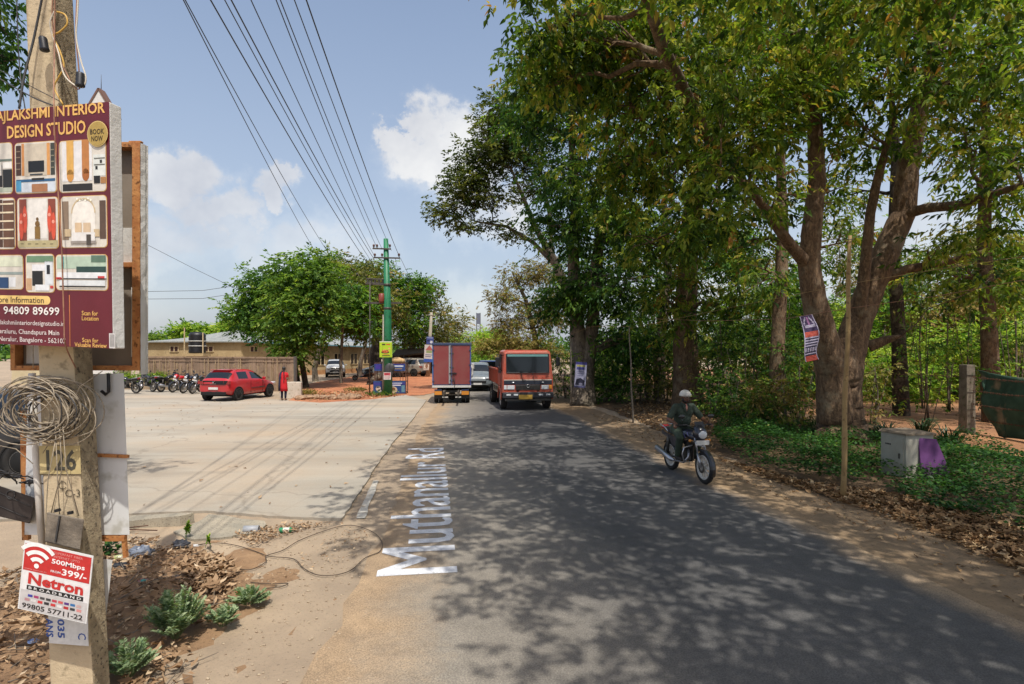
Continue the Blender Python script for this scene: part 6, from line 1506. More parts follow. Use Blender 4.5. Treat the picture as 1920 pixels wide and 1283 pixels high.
# fence posts and barbed wire along the field
def post(px, py, top, label, w_=.16, m=None, name='fence_post'):
    b_ = G(px, py); z = A(px, top, b_.y).z; t = thing(name, label, 'fence post', (b_.x, b_.y, 0), R.uniform(-.2, .2)); mb = MB(); mb.box((0, 0, z / 2 - .1), (w_, w_, z + .2), tx=.9, ty=.9); mb.build('shaft', m or M_pcg, t, bevel=.012)
    mb = MB()
    for i in range(3): mb.bar((-w_ * .52, -w_ * .5, z * (.35 + .25 * i)), (w_ * .52, -w_ * .5, z * (.35 + .25 * i)), .012)
    mb.build('wire_tie', M_steel, t); return Vector((b_.x, b_.y, 0)), z
fa, za = post(1813, 812, 684, 'thick mossy concrete fence post beside the hanging green cloth', .3)
fb, zb2 = post(1213, 742, 676, 'pale concrete post in the scrub behind the thin bamboo pole', .22, M_pcg)
fc, zc = post(1263, 752, 697, 'dark steel post directly behind the rider', .14, M_blk, 'gate_post')
fd2, zd = post(2010, 845, 690, 'fence post beyond the right frame edge carrying the green cloth', .2)
fe2, ze = post(1330, 748, 700, 'fence post at the left end of the pale paling', .13, M_pcg)
mid = fe2.lerp(fa, .5)
bw = thing('barbed_wire', 'rusty barbed wire strung across the orange field to the thick post', 'barbed wire', mid); nb = 0
for h in (.5, .9, 1.3, 1.7):
    mb = MB(); a, c, e = fe2.copy(), fa.copy(), fd2.copy(); pts = []
    for p, q in ((a, c), (c, e)):
        for i in range(17): t = i / 16; v = p.lerp(q, t); v.z = h - .06 * math.sin(PI * t) + R.uniform(-.01, .01); pts.append(v - mid)
    mb.tube(pts, .008, 5)
    for p, q in zip(pts, pts[1:]):
        for t in (.2, .6): v = p.lerp(q, t); mb.bar(v + Vector((-.02, 0, -.03)), v + Vector((.02, 0, .03)), .006); mb.bar(v + Vector((.02, 0, -.03)), v + Vector((-.02, 0, .03)), .006)
    mb.build('strand', M_rust, bw)
# pale paling behind the rider
pa, pc = G(1336, 752), G(1382, 748); pn = thing('paling_fence', 'pale vertical paling between the trunks behind the rider', 'fence', pa); mb = MB(); dv2 = pc - pa
for i in range(15): p = dv2 * (i / 14); mb.box((p.x, p.y, .5), (.05, .03, 1.0 + R.uniform(-.06, .06)))
mb.build('paling', M_batt, pn); mb = MB(); mb.bar(Vector((0, .03, .75)), dv2 + Vector((0, .03, .75)), .05); mb.bar(Vector((0, .03, .25)), dv2 + Vector((0, .03, .25)), .05); mb.build('rail', M_batt, pn)

# green shade cloth on the fence: folded drapery hung between two posts
gc0, gc1 = Vector((fa.x + .15, fa.y - .12, za - .15)), Vector((fd2.x, fd2.y - .12, 1.95))
mb = MB(); nx, nz = 70, 14; vs = []
for i in range(nx + 1):
    t = i / nx; top = gc0.lerp(gc1, t); top.z -= .18 * math.sin(PI * t); low = .02 + (1.2 * (1 - t * 7) ** .7 if t < .142 else 0) + .04 * math.sin(19 * t)
    for j in range(nz + 1): q = j / nz; z = top.z + (min(low, top.z - .1) - top.z) * q; vs.append((top.x + .05 * math.sin(7 * q + 3 * t), top.y - .09 - .15 * math.sin(26 * t + 2.2 * q + math.sin(7 * t)) * (.25 + q) - .05 * math.sin(51 * t) * q - .12 * q, z))
mb.add(vs, [(i * (nz + 1) + j, (i + 1) * (nz + 1) + j, (i + 1) * (nz + 1) + j + 1, i * (nz + 1) + j + 1) for i in range(nx) for j in range(nz)], 0, True)
o = mb.build('shade_cloth', mat('green_cloth', '#274434', '#3d5a48', 3, .85, bs=.3, c3='#8a7a60', s3=1.6)); so2 = o.modifiers.new('solidify', 'SOLIDIFY'); so2.thickness = .008
tag(o, 'dark green shade cloth draped on the fence at the right frame edge', 'cloth')

# banners on the trees
def d_tree(s, w, h):
    pass
bt_ = A(1518, 600, 13.6); Y_ = bt_.y
mb = MB(); mats_ = [pm('#3a2b52'), pm('#b04a3c'), pm('#a9a2b8'), pm('#232340'), pm('#9a6a98')]
def bpt(u_, v_): # wavy strip
    cxp = 1512 + 15 * v_ + 5 * math.sin(v_ * 6.0); cyp = 592 + 85 * v_; w_ = 26
    p = A(cxp + (u_ - .5) * w_, cyp - (u_ - .5) * 5, Y_); p.y += .07 * math.sin(v_ * 7 + u_); return p - bt_
nv_ = 34
def bandm(v_, u_):
    if u_ < .06 or u_ > .94: return 2
    if .36 < v_ < .47 or v_ > .88: return 1
    if .20 < v_ < .33 and .2 < u_ < .85: return 2 if int(v_ * 60) % 2 else 0
    if .02 < v_ < .2: return 4 if abs(u_ - .5) < .07 else (2 if abs(abs(u_ - .5) - .34 * (v_ / .2) ** .5) < .05 else 0)
    if .47 < v_ < .62: return 2 if int(v_ * 36) % 2 else 3
    if .62 < v_ < .88: return (2 if int(u_ * 11) % 2 else 3) if .70 < v_ < .79 else (2 if .64 < v_ < .67 or .82 < v_ < .85 else 3)
    return 0
for i in range(nv_):
    for j in range(16): mb.add([bpt(j / 16, i / nv_), bpt((j + 1) / 16, i / nv_), bpt((j + 1) / 16, (i + 1) / nv_), bpt(j / 16, (i + 1) / nv_)], [(0, 1, 2, 3)], bandm((i + .5) / nv_, (j + .5) / 16), True)
o = mb.build('banner', mats_); o.location = bt_; so3 = o.modifiers.new('solidify', 'SOLIDIFY'); so3.thickness = .006
tag(o, 'curling purple and red paper banner tied to the left stem of the forked tree', 'banner')
def d_vb(s, w, h):
    s.rect(0, 0, w, h, '#9c9cb4', 0); s.rect(0, 0, w, h * .1, '#3c3a7a', 1); s.rect(w * .1, h * .12, w * .75, h * .06, '#a9a24a', 1); s.rect(w * .12, h * .2, w * .7, h * .1, '#4a4c92', 1)
    for i in range(3): s.rect(w * .2, h * (.36 + .08 * i), w * .55, h * .025, '#77779a', 1)
    s.poly([(w * .05, h * .9), (w * .15, h * .68), (w * .5, h * .62), (w * .9, h * .72), (w * .9, h * .92)], '#23233a', 1); s.circ(w * .55, h * .86, w * .17, '#77778c', 2, h * .05); s.rect(0, h * .93, w, h * .07, '#4a4a70', 1)
bb = A(1087, 727, 24.6); poster('banner', 'lavender and blue upright banner tied to the trunk right of the tipper truck', 'banner', bb, 21 * 24.6 / FL, 48 * 24.6 / FL, d_vb, tilt=.07, rim=pm('#3c3a6a'))

# ================================================================ leaf pigments 
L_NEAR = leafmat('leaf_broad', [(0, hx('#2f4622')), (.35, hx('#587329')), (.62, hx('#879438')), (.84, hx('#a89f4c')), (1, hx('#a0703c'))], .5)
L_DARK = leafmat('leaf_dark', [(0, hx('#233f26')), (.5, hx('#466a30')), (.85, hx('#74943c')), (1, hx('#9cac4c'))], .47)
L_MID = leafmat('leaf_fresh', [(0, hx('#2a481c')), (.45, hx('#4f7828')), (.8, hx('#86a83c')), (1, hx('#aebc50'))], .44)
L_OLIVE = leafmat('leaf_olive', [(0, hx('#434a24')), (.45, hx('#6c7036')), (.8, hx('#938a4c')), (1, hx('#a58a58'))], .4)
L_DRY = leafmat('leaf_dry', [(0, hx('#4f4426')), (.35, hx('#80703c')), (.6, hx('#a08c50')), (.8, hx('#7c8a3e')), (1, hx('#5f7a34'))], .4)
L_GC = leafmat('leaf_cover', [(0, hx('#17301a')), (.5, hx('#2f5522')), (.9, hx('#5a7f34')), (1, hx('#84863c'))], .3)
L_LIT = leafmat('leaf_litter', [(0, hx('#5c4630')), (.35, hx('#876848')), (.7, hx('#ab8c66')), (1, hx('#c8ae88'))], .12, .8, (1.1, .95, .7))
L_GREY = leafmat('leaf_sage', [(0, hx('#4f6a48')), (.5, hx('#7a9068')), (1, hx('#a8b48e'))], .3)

AL = lambda px, py, y, r, n: (A(px, py, y), r, n)
rgrp = 'roadside trees on the right'
# forked tree by the bamboo pole
b0 = G(1577, 828)
S = lambda *ps: [A(*p) for p in ps]
tree('forked_tree', 'big forked tree with a peeling brown trunk behind the bamboo pole', (b0.x, b0.y, 0),
     [([Vector((b0.x, b0.y, -.3)), A(1577, 815, 15.7), A(1576, 790, 15.7), A(1575, 760, 15.7), A(1573, 720, 15.6), A(1572, 690, 15.5), A(1572, 655, 15.5), A(1573, 635, 15.5)], [.80, .66, .60, .56, .54, .52, .42, .2]),
      (S((1570, 790, 15.6), (1562, 700, 15.45), (1545, 630, 15.2), (1526, 560, 15.0), (1516, 500, 14.9), (1522, 430, 14.8), (1532, 340, 14.8), (1528, 240, 14.6), (1505, 120, 14.2), (1470, 20, 13.6)), [.5, .42, .34, .30, .27, .24, .21, .18, .14, .08]),
      (S((1578, 790, 15.65), (1584, 700, 15.6), (1606, 610, 15.8), (1636, 530, 15.8), (1662, 470, 15.8), (1694, 400, 15.8), (1702, 310, 15.6), (1725, 200, 15.2), (1760, 90, 14.6), (1800, -30, 13.8)), [.5, .44, .37, .35, .33, .30, .26, .22, .18, .1]),
      (S((1612, 600, 15.6), (1622, 500, 15.4), (1632, 400, 15.2), (1655, 300, 15), (1680, 200, 14.6)), [.16, .14, .12, .1, .05]),
      (S((1694, 402, 15.7), (1740, 390, 15.2), (1800, 385, 14.4), (1860, 365, 13.4), (1940, 340, 12.4)), [.15, .13, .11, .09, .05]),
      (S((1516, 500, 14.9), (1478, 455, 14.4), (1440, 400, 13.8), (1400, 345, 13.2), (1350, 322, 12.6)), [.17, .14, .11, .08, .04]),
      (S((1628, 650, 15.7), (1660, 638, 15.5), (1690, 630, 15.2)), [.16, .12, .03]),
      (S((1640, 530, 15.8), (1700, 505, 15.6), (1780, 490, 15.2), (1850, 470, 14.6)), [.14, .12, .09, .04])],
     [AL(1480, 60, 13.4, 1.7, 32), AL(1600, 110, 14, 1.6, 28), AL(1750, 40, 13.5, 1.8, 32), AL(1880, 110, 13, 1.7, 28), AL(1380, 130, 12.5, 1.5, 28), AL(1440, 240, 13.2, 1.25, 22), AL(1620, 240, 14.4, 1.1, 13), AL(1810, 250, 13.8, 1.2, 14), AL(1900, 300, 12.6, 1.0, 10), AL(1370, 320, 12.6, .95, 14), AL(1500, 180, 13.8, 1.3, 22), AL(1870, 420, 13, .8, 7), AL(1330, 410, 12.4, .6, 6), AL(1780, 150, 13, 1.2, 14), AL(1450, 380, 13.6, .6, 5), AL(1740, 470, 15, .6, 4), AL(1860, 520, 14, .8, 6)],
     L_NEAR, M_bark, group=rgrp, L=.19, W=.08, per=64, cr=.40, droop=.7, tint=(.45, .22), hi=True, limb_r=.06)
# tree whose limb crosses the top centre, trunk behind the rider
b1_ = G(1290, 762)
tree('vine_tree', 'tall leafy tree with a thick brown trunk straight behind the rider', (b1_.x, b1_.y, 0),
     [([Vector((b1_.x, b1_.y, -.3)), A(1288, 700, 25), A(1284, 600, 25), A(1290, 480, 24.6), A(1300, 380, 24), A(1345, 285, 20), A(1290, 185, 15.6), A(1243, 90, 13.6), A(1205, -20, 12.4)], [.75, .56, .48, .42, .38, .24, .17, .14, .11]),
      ([A(1300, 380, 24), A(1340, 240, 23.6), A(1380, 100, 23), A(1400, -40, 22)], [.3, .26, .2, .12]), ([A(1285, 175, 18), A(1340, 130, 17.6), A(1420, 110, 17)], [.12, .1, .05])],
     [AL(1240, 60, 16, 1.9, 36), AL(1130, 90, 16, 1.6, 34), AL(1330, 60, 17, 1.8, 32), AL(1180, 200, 17, 1.8, 34), AL(1080, 70, 15.5, 1.2, 30), AL(1300, 200, 18, 1.9, 32), AL(1250, 320, 20, 1.9, 30), AL(1150, 330, 19.5, 1.7, 28), AL(1340, 420, 22, 1.9, 26), AL(1230, 450, 21.5, 1.8, 26), AL(1260, 570, 23, 1.7, 20), AL(1380, 300, 21, 1.6, 20), AL(1010, 50, 14.5, .6, 12), AL(1035, 150, 16, .8, 12), AL(1385, 560, 23, 1.5, 14)],
     L_NEAR, M_bark, group=rgrp, L=.21, W=.09, per=76, cr=.46, droop=.85, tint=(.42, .24), hi=True, limb_r=.07)
# dense dark tree behind the banner trunk
b2_ = G(1095, 762)
tree('dense_tree', 'dense dark green tree on a twin pale trunk right of the tipper truck', (b2_.x, b2_.y + .6, 0),
     [([Vector((b2_.x, b2_.y + .6, -.3)), A(1096, 690, 27), A(1082, 610, 27), A(1075, 500, 26.8), A(1080, 380, 26), A(1070, 240, 25)], [.62, .44, .34, .28, .24, .12]), ([A(1100, 710, 26.8), A(1110, 620, 26.8), A(1120, 480, 26.4), A(1150, 330, 26)], [.34, .3, .26, .14])],
     [AL(1050, 200, 24, 2.0, 34), AL(1010, 130, 23, 1.3, 20), AL(1100, 130, 23, 1.9, 32), AL(985, 215, 24, .9, 16), AL(1080, 320, 24.5, 2.0, 34), AL(1050, 430, 26, 1.7, 30), AL(1130, 420, 25, 1.9, 32), AL(1100, 530, 25.5, 1.9, 32), AL(1170, 540, 25, 1.8, 28), AL(1190, 430, 25, 1.7, 22), AL(1050, 560, 27, 1.4, 20), AL(1140, 640, 26.5, 1.5, 18), AL(1180, 280, 24, 1.8, 26), AL(1200, 640, 27, 1.4, 16)],
     L_DARK, M_barkg, group=rgrp, L=.22, W=.095, per=90, cr=.5, droop=.8, tint=(.45, .24), limb_r=.07)
# spreading open crown
b3_ = Vector((A(1082, 720, 35).x, 35, 0))
tree('spreading_tree', 'open umbrella crowned tree reaching left over the road above the trucks', b3_,
     [([b3_ + Vector((0, 0, -.3)), A(1078, 600, 35), A(1062, 540, 35), A(1035, 480, 34.6), A(1005, 430, 34), A(985, 380, 33.5), A(960, 320, 33)], [.42, .34, .30, .24, .17, .12, .06]), ([A(1048, 505, 34.8), A(1000, 455, 34.4), A(950, 425, 34), A(890, 415, 33.6)], [.16, .12, .09, .04]), ([A(1035, 480, 34.6), A(1030, 400, 34.6), A(1010, 300, 34.5)], [.16, .12, .05])],
     [AL(955, 235, 33, (1.7, 1.7, .8), 22), AL(905, 285, 33, (1.7, 1.6, .8), 24), AL(870, 345, 33, (1.5, 1.5, .8), 22), AL(850, 405, 33, (1.15, 1.3, .6), 18), AL(925, 370, 33.5, (1.6, 1.6, .6), 16), AL(985, 300, 34, (1.6, 1.6, .8), 22), AL(960, 210, 33, (1.0, 1.2, .7), 14), AL(1010, 250, 34, (1.4, 1.5, .8), 16), AL(905, 425, 33.5, (1.2, 1.3, .35), 9), AL(960, 440, 34, (.9, 1.0, .3), 5), AL(990, 350, 34, (1.3, 1.5, .6), 10), AL(940, 190, 33, (.7, .9, .5), 8), AL(890, 330, 33, (1.6, 1.5, .8), 18), AL(930, 290, 33, (1.5, 1.5, .9), 18), AL(960, 260, 33.4, (1.4, 1.4, .9), 16), AL(860, 375, 33, (1.3, 1.3, .7), 14), AL(925, 230, 33, (.9, .9, .6), 10), AL(1040, 330, 34.5, (1.5, 1.5, .9), 16)],
     leafmat('leaf_feather', [(0, hx('#2c3a1c')), (.5, hx('#4d5c2a')), (1, hx('#7f7f42'))], .34), M_barkg, group=rgrp, L=.19, W=.10, per=112, cr=.40, droop=.25, tint=(.5, .22), twigs=1.0, limb_r=.05)
# browned tree beyond the tipper
b4_ = Vector((A(1010, 720, 46).x, 46, 0))
tree('browned_tree', 'half dry brownish tree behind the tipper truck', b4_, [([b4_ + Vector((0, 0, -.3)), A(1005, 640, 46), A(985, 560, 46), A(960, 510, 46)], [.3, .24, .16, .06])],
     [AL(940, 560, 45, 1.4, 34), AL(975, 520, 46, 1.6, 36), AL(1020, 510, 46, 1.7, 36), AL(945, 610, 45, 1.3, 30), AL(990, 590, 45.5, 1.7, 38), AL(1030, 600, 45, 1.7, 36), AL(965, 645, 45, 1.2, 26), AL(1040, 660, 44, 1.6, 28), AL(1050, 560, 45, 1.6, 30), AL(1000, 640, 44, 1.4, 26)], L_DRY, M_barkg, group=rgrp, L=.17, W=.08, per=90, cr=.42, droop=.7, tint=(.45, .25), twigs=.8)
# the tree whose shade reaches the near road: trunk outside the frame to the right of the viewer
tree('shade_tree', 'large tree with its trunk out of view on the right, its crown shading the near road', (7.4, 3.2, 0), [([(7.4, 3.2, -.3), (7.2, 3.2, 2.5), (6.4, 3.0, 5), (5.2, 2.4, 7.2)], [.5, .42, .32, .14]), ([(7.2, 3.2, 2.6), (7.6, 4.4, 5), (7.2, 6, 7)], [.3, .22, .1]), ([(6.4, 3, 5), (4.5, 3.4, 6.4), (2.6, 4, 7.4)], [.18, .13, .05])],
     [((x, y_, z_), r_, n_) for x, y_, z_, r_, n_ in ((2.6, 1.0, 8.3, 1.1, 15), (4.2, .8, 8.2, 1.4, 22), (6, .6, 8.2, 1.6, 26), (1.6, 3.2, 8.3, 1.1, 17), (3.4, 3.0, 8.2, 1.4, 24), (5.4, 3, 8.3, 1.6, 26), (7.2, 2.8, 8, 1.6, 24), (.7, 5.2, 8.4, 1.1, 17), (2.4, 5.2, 8.2, 1.3, 24), (4.2, 5.2, 8.3, 1.5, 26), (6.2, 5.4, 8.2, 1.6, 26), (8, 5.6, 7.6, 1.5, 22),
       (-.8, 5.6, 8.6, .7, 10), (-.6, 7.6, 9.6, .8, 12), (-.3, 9.8, 10.6, .9, 14), (-.4, 12.2, 12.4, 1.1, 17), (-.2, 4.2, 8.4, .7, 9), (.5, 7.4, 8.8, 1.0, 16), (2.2, 7.4, 8.6, 1.3, 22), (4.2, 7.6, 8.6, 1.5, 24), (6.4, 7.8, 8.4, 1.6, 24), (8.6, 8.4, 7.6, 1.5, 20), (.6, 9.6, 9.6, 1.0, 15), (2.6, 9.8, 9.6, 1.4, 22), (4.8, 10, 9.4, 1.5, 22), (6.8, 10.2, 9, 1.5, 20), (.4, 12, 11.4, 1.2, 18), (2.4, 12.4, 11.2, 1.4, 20), (4.4, 12.6, 11, 1.5, 20), (4.4, -1.2, 8.2, 1.4, 20), (6.4, -1.6, 8.2, 1.6, 22))],
     L_NEAR, M_bark, group=rgrp, L=.16, W=.072, per=88, cr=.36, droop=.55, tint=(.45, .22), hi=True)

# second rank of the canopy: a lobe grid shared out between four tall trees
ranks = [(1455, 20.5, 'tall leaning tree with hanging foliage left of the forked tree', L_NEAR, M_bark), (1690, 21.5, 'tall tree whose crown closes the sky behind the right stem', L_NEAR, M_barkd), (1860, 19.5, 'tall tree filling the canopy above the thick fence post', L_NEAR, M_bark), (2010, 17.5, 'tall tree just beyond the right frame edge', L_NEAR, M_bark), (1235, 29, 'tall dark tree between the two thick trunks on the verge', L_DARK, M_barkd)]
cells = {i: [] for i in range(5)}
for gx in range(1120, 2080, 105):
    for gy in range(-40, 560, 95):
        px, py = gx + R.uniform(-40, 40), gy + R.uniform(-35, 35)
        if R.random() < (.2 if py < 260 else .42 if px > 1480 else .2): continue
        i = min(range(5), key=lambda k: abs(ranks[k][0] - px) + R.uniform(0, 60)); yy = ranks[i][1] + R.uniform(-1.5, 1.5)
        cells[i].append((A(px, py, yy), R.uniform(1.2, 1.7) * yy / 20, 19 if py < 300 else 14))
for i, (px, yy, lab, lm, bk) in enumerate(ranks):
    bs_ = Vector(((px - 960) / FL * yy, yy, 0)); q = R.uniform(-.5, .5)
    tree('canopy_tree', lab, bs_, [([bs_ + Vector((0, 0, -.3)), bs_ + Vector((q * .3, 0, 3)), bs_ + Vector((q, 0, 6.5)), bs_ + Vector((q * .6, 0, 10)), bs_ + Vector((q * 1.6, 0, 14))], [.3, .24, .2, .15, .06])], cells[i], lm, bk, group=rgrp, L=.22, W=.092, per=52, cr=.44, droop=.8, tint=(.42, .24), twigs=.4, limb_r=.05)
# wood behind the verge: each trunk and crown on its own
back = [(1150, 34, .9, L_DARK, 'ivy'), (1235, 38, 1.0, L_OLIVE, 'olive'), (1345, 33, .85, L_DARK, 'dark'), (1420, 40, 1.05, L_OLIVE, 'dusty'), (1480, 30, .7, L_MID, 'bright'), (1560, 44, 1.1, L_OLIVE, 'thin'), (1640, 36, .9, L_DARK, 'slim'), (1720, 46, 1.15, L_OLIVE, 'tall'),
        (1790, 34, .85, L_OLIVE, 'brown'), (1870, 40, 1.05, L_OLIVE, 'hazy'), (1950, 32, .85, L_DARK, 'near edge'), (2060, 42, 1.0, L_OLIVE, 'outer'), (1300, 50, 1.2, L_OLIVE, 'far'), (1600, 58, 1.2, L_DRY, 'far dry'), (1820, 60, 1.2, L_OLIVE, 'far grey'), (1080, 52, 1.0, L_DARK, 'far left')]
where = ['right of the twin pale trunk', 'left of the trunk behind the rider', 'between the rider and the paling', 'above the paling', 'left of the forked tree', 'straight behind the forked tree', 'between the two stems of the forked tree', 'right of the forked tree', 'above the roadside cabinet', 'over the thick fence post', 'at the right frame edge', 'beyond the right frame edge', 'far behind the rider', 'far behind the fork', 'far behind the fence post', 'far behind the tipper truck']
for (px, y, k_, lm, ad), wh in zip(back, where):
    bs_ = Vector(((px - 960) / FL * y, y, 0)); H = 11.5 * k_ * R.uniform(.9, 1.1); lob = []
    tp = bs_ + Vector((R.uniform(-.6, .6), R.uniform(-.5, .5), H))
    for i in range(12):
        t = R.uniform(.10, 1.0); lob.append((bs_.lerp(tp, t) + Vector((R.uniform(-1.5, 1.5), R.uniform(-1.2, 1.2), 0)) * k_, R.uniform(.9, 1.6) * k_, 11))
    tree('woodland_tree', f'{ad} woodland tree standing {wh}', bs_, [([bs_ + Vector((0, 0, -.3)), bs_.lerp(tp, .3) + Vector((R.uniform(-.7, .7), 0, 0)), bs_.lerp(tp, .65) + Vector((R.uniform(-.8, .8), 0, 0)), tp], [.075 * k_, .06 * k_, .045 * k_, .015])], lob, lm, M_barkg if lm is not L_DARK else M_barkd, group='woodland trees behind the verge', L=.22, W=.11, per=62, cr=.5, droop=.7, tint=(.5, .25), twigs=.4)

# shrubs and saplings
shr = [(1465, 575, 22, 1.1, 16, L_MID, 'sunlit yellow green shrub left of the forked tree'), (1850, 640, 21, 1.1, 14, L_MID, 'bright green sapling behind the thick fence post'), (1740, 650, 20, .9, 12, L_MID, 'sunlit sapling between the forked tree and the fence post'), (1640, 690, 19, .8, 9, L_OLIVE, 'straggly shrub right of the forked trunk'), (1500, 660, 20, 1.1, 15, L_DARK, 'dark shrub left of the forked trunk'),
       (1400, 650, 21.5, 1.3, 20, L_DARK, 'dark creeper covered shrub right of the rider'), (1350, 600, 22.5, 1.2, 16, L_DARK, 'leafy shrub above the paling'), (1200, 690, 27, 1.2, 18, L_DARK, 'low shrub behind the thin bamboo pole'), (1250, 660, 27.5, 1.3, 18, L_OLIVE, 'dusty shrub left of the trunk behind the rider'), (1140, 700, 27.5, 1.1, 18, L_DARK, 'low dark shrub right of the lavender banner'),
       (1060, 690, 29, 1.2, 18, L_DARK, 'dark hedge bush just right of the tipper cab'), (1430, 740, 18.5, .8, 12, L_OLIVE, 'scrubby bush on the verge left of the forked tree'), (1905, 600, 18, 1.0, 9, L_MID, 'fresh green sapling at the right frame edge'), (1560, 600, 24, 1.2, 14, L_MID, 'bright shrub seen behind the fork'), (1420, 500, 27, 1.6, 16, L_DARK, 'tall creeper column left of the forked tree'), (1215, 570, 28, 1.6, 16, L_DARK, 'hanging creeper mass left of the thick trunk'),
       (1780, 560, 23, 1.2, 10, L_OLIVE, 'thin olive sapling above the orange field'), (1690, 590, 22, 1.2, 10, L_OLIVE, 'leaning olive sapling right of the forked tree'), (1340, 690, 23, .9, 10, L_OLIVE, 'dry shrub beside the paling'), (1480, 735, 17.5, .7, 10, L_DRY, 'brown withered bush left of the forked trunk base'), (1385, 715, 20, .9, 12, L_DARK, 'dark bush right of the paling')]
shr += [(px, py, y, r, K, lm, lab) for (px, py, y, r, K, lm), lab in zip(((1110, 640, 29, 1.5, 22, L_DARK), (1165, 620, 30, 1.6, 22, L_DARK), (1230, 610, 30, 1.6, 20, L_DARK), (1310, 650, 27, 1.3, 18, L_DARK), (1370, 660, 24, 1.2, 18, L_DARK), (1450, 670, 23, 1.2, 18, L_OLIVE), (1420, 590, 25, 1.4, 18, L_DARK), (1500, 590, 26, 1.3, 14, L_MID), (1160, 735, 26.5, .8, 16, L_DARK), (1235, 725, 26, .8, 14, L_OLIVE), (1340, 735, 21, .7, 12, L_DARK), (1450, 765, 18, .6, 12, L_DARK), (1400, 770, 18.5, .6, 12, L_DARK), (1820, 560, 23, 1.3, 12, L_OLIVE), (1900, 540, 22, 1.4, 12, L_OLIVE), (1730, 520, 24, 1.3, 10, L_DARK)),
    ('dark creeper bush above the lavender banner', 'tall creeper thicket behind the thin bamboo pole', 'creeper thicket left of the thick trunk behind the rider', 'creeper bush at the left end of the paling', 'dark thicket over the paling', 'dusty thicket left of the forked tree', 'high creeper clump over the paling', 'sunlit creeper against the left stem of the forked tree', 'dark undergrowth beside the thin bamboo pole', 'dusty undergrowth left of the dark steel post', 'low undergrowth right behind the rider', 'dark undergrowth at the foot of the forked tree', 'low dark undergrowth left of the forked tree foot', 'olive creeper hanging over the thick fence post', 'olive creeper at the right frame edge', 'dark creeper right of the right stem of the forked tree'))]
for px, py, y, r, K, lm, lab in shr:
    c = A(px, py, y); bs_ = Vector((c.x, c.y, 0)); pt_ = [bs_ + Vector((0, 0, -.1)), bs_.lerp(c, .5) + Vector((R.uniform(-.15, .15), 0, 0)), c]
    st_ = [(pt_, [.04, .03, .015])] + [([bs_ + Vector((R.uniform(-.1, .1), R.uniform(-.1, .1), 0)), c + Vector((R.uniform(-.7, .7) * r, R.uniform(-.4, .4), R.uniform(-.2, .5) * r))], [.02, .008]) for _ in range(3)]
    lo = [(c, (r, r * .9, r * .8), K)] + ([(bs_.lerp(c, .45) + Vector((R.uniform(-.3, .3), 0, 0)), (r * .9, r * .8, c.z * .32), K // 2)] if c.z > .9 else [])
    tree('shrub', lab, bs_, st_, lo, lm, M_barkg, 'shrub', 'shrubs along the right verge', L=.13, W=.062, per=70, cr=.32, droop=.5, tint=(.5, .25), twigs=.6, limb_r=.02)

for px, py, y, r, lm, lab in ((1700, 660, 27, 1.3, L_MID, 'sunlit bush in the orange field right of the forked tree'), (1790, 655, 29, 1.4, L_MID, 'sunlit bush in the orange field left of the thick fence post'), (1870, 640, 28, 1.3, L_MID, 'sunlit bush above the hanging green cloth'), (1950, 640, 26, 1.3, L_MID, 'sunlit bush at the right frame edge'), (1750, 610, 33, 1.8, L_OLIVE, 'tall dusty thicket beyond the orange field'), (1850, 590, 34, 1.9, L_OLIVE, 'second tall dusty thicket above the fence post'), (1660, 610, 32, 1.7, L_MID, 'tall sunlit thicket right of the forked trunk'), (1930, 570, 32, 1.9, L_OLIVE, 'dusty thicket high at the right frame edge'), (1560, 650, 31, 1.6, L_MID, 'sunlit thicket behind the fork of the big tree'), (1480, 630, 33, 1.7, L_MID, 'sunlit thicket far left of the forked tree'), (1800, 540, 38, 2.2, L_OLIVE, 'hazy far thicket over the thick fence post'), (1690, 540, 39, 2.2, L_DARK, 'dark far thicket right of the fork'), (1900, 500, 38, 2.2, L_DARK, 'dark far thicket at the right'), (1590, 560, 40, 2.2, L_MID, 'far bright thicket within the fork'), (1420, 560, 38, 2.2, L_DARK, 'dark far thicket left of the fork'), (1330, 620, 36, 2, L_DARK, 'dark far thicket above the rider'), (1220, 640, 38, 2, L_DARK, 'dark far thicket beyond the thin bamboo pole'), (1120, 650, 40, 2, L_DARK, 'dark far thicket over the lavender banner')):
    c = A(px, py, y); bs_ = Vector((c.x, c.y, 0)); lo = [(c + Vector((R.uniform(-1, 1) * r, R.uniform(-.5, .5) * r, R.uniform(-1.5, .6) * r)), (r * .8, r * .7, r * .6), 13) for _ in range(7)]
    tree('thicket', lab, bs_, [([bs_ + Vector((0, 0, -.1)), bs_.lerp(c, .5) + Vector((R.uniform(-.2, .2), 0, 0)), c], [.05, .04, .02])], lo, lm, M_barkg, 'thicket', 'thickets beyond the fence', L=.2, W=.1, per=64, cr=.42, droop=.4, tint=(.78, .22), twigs=.2, limb_r=.012)

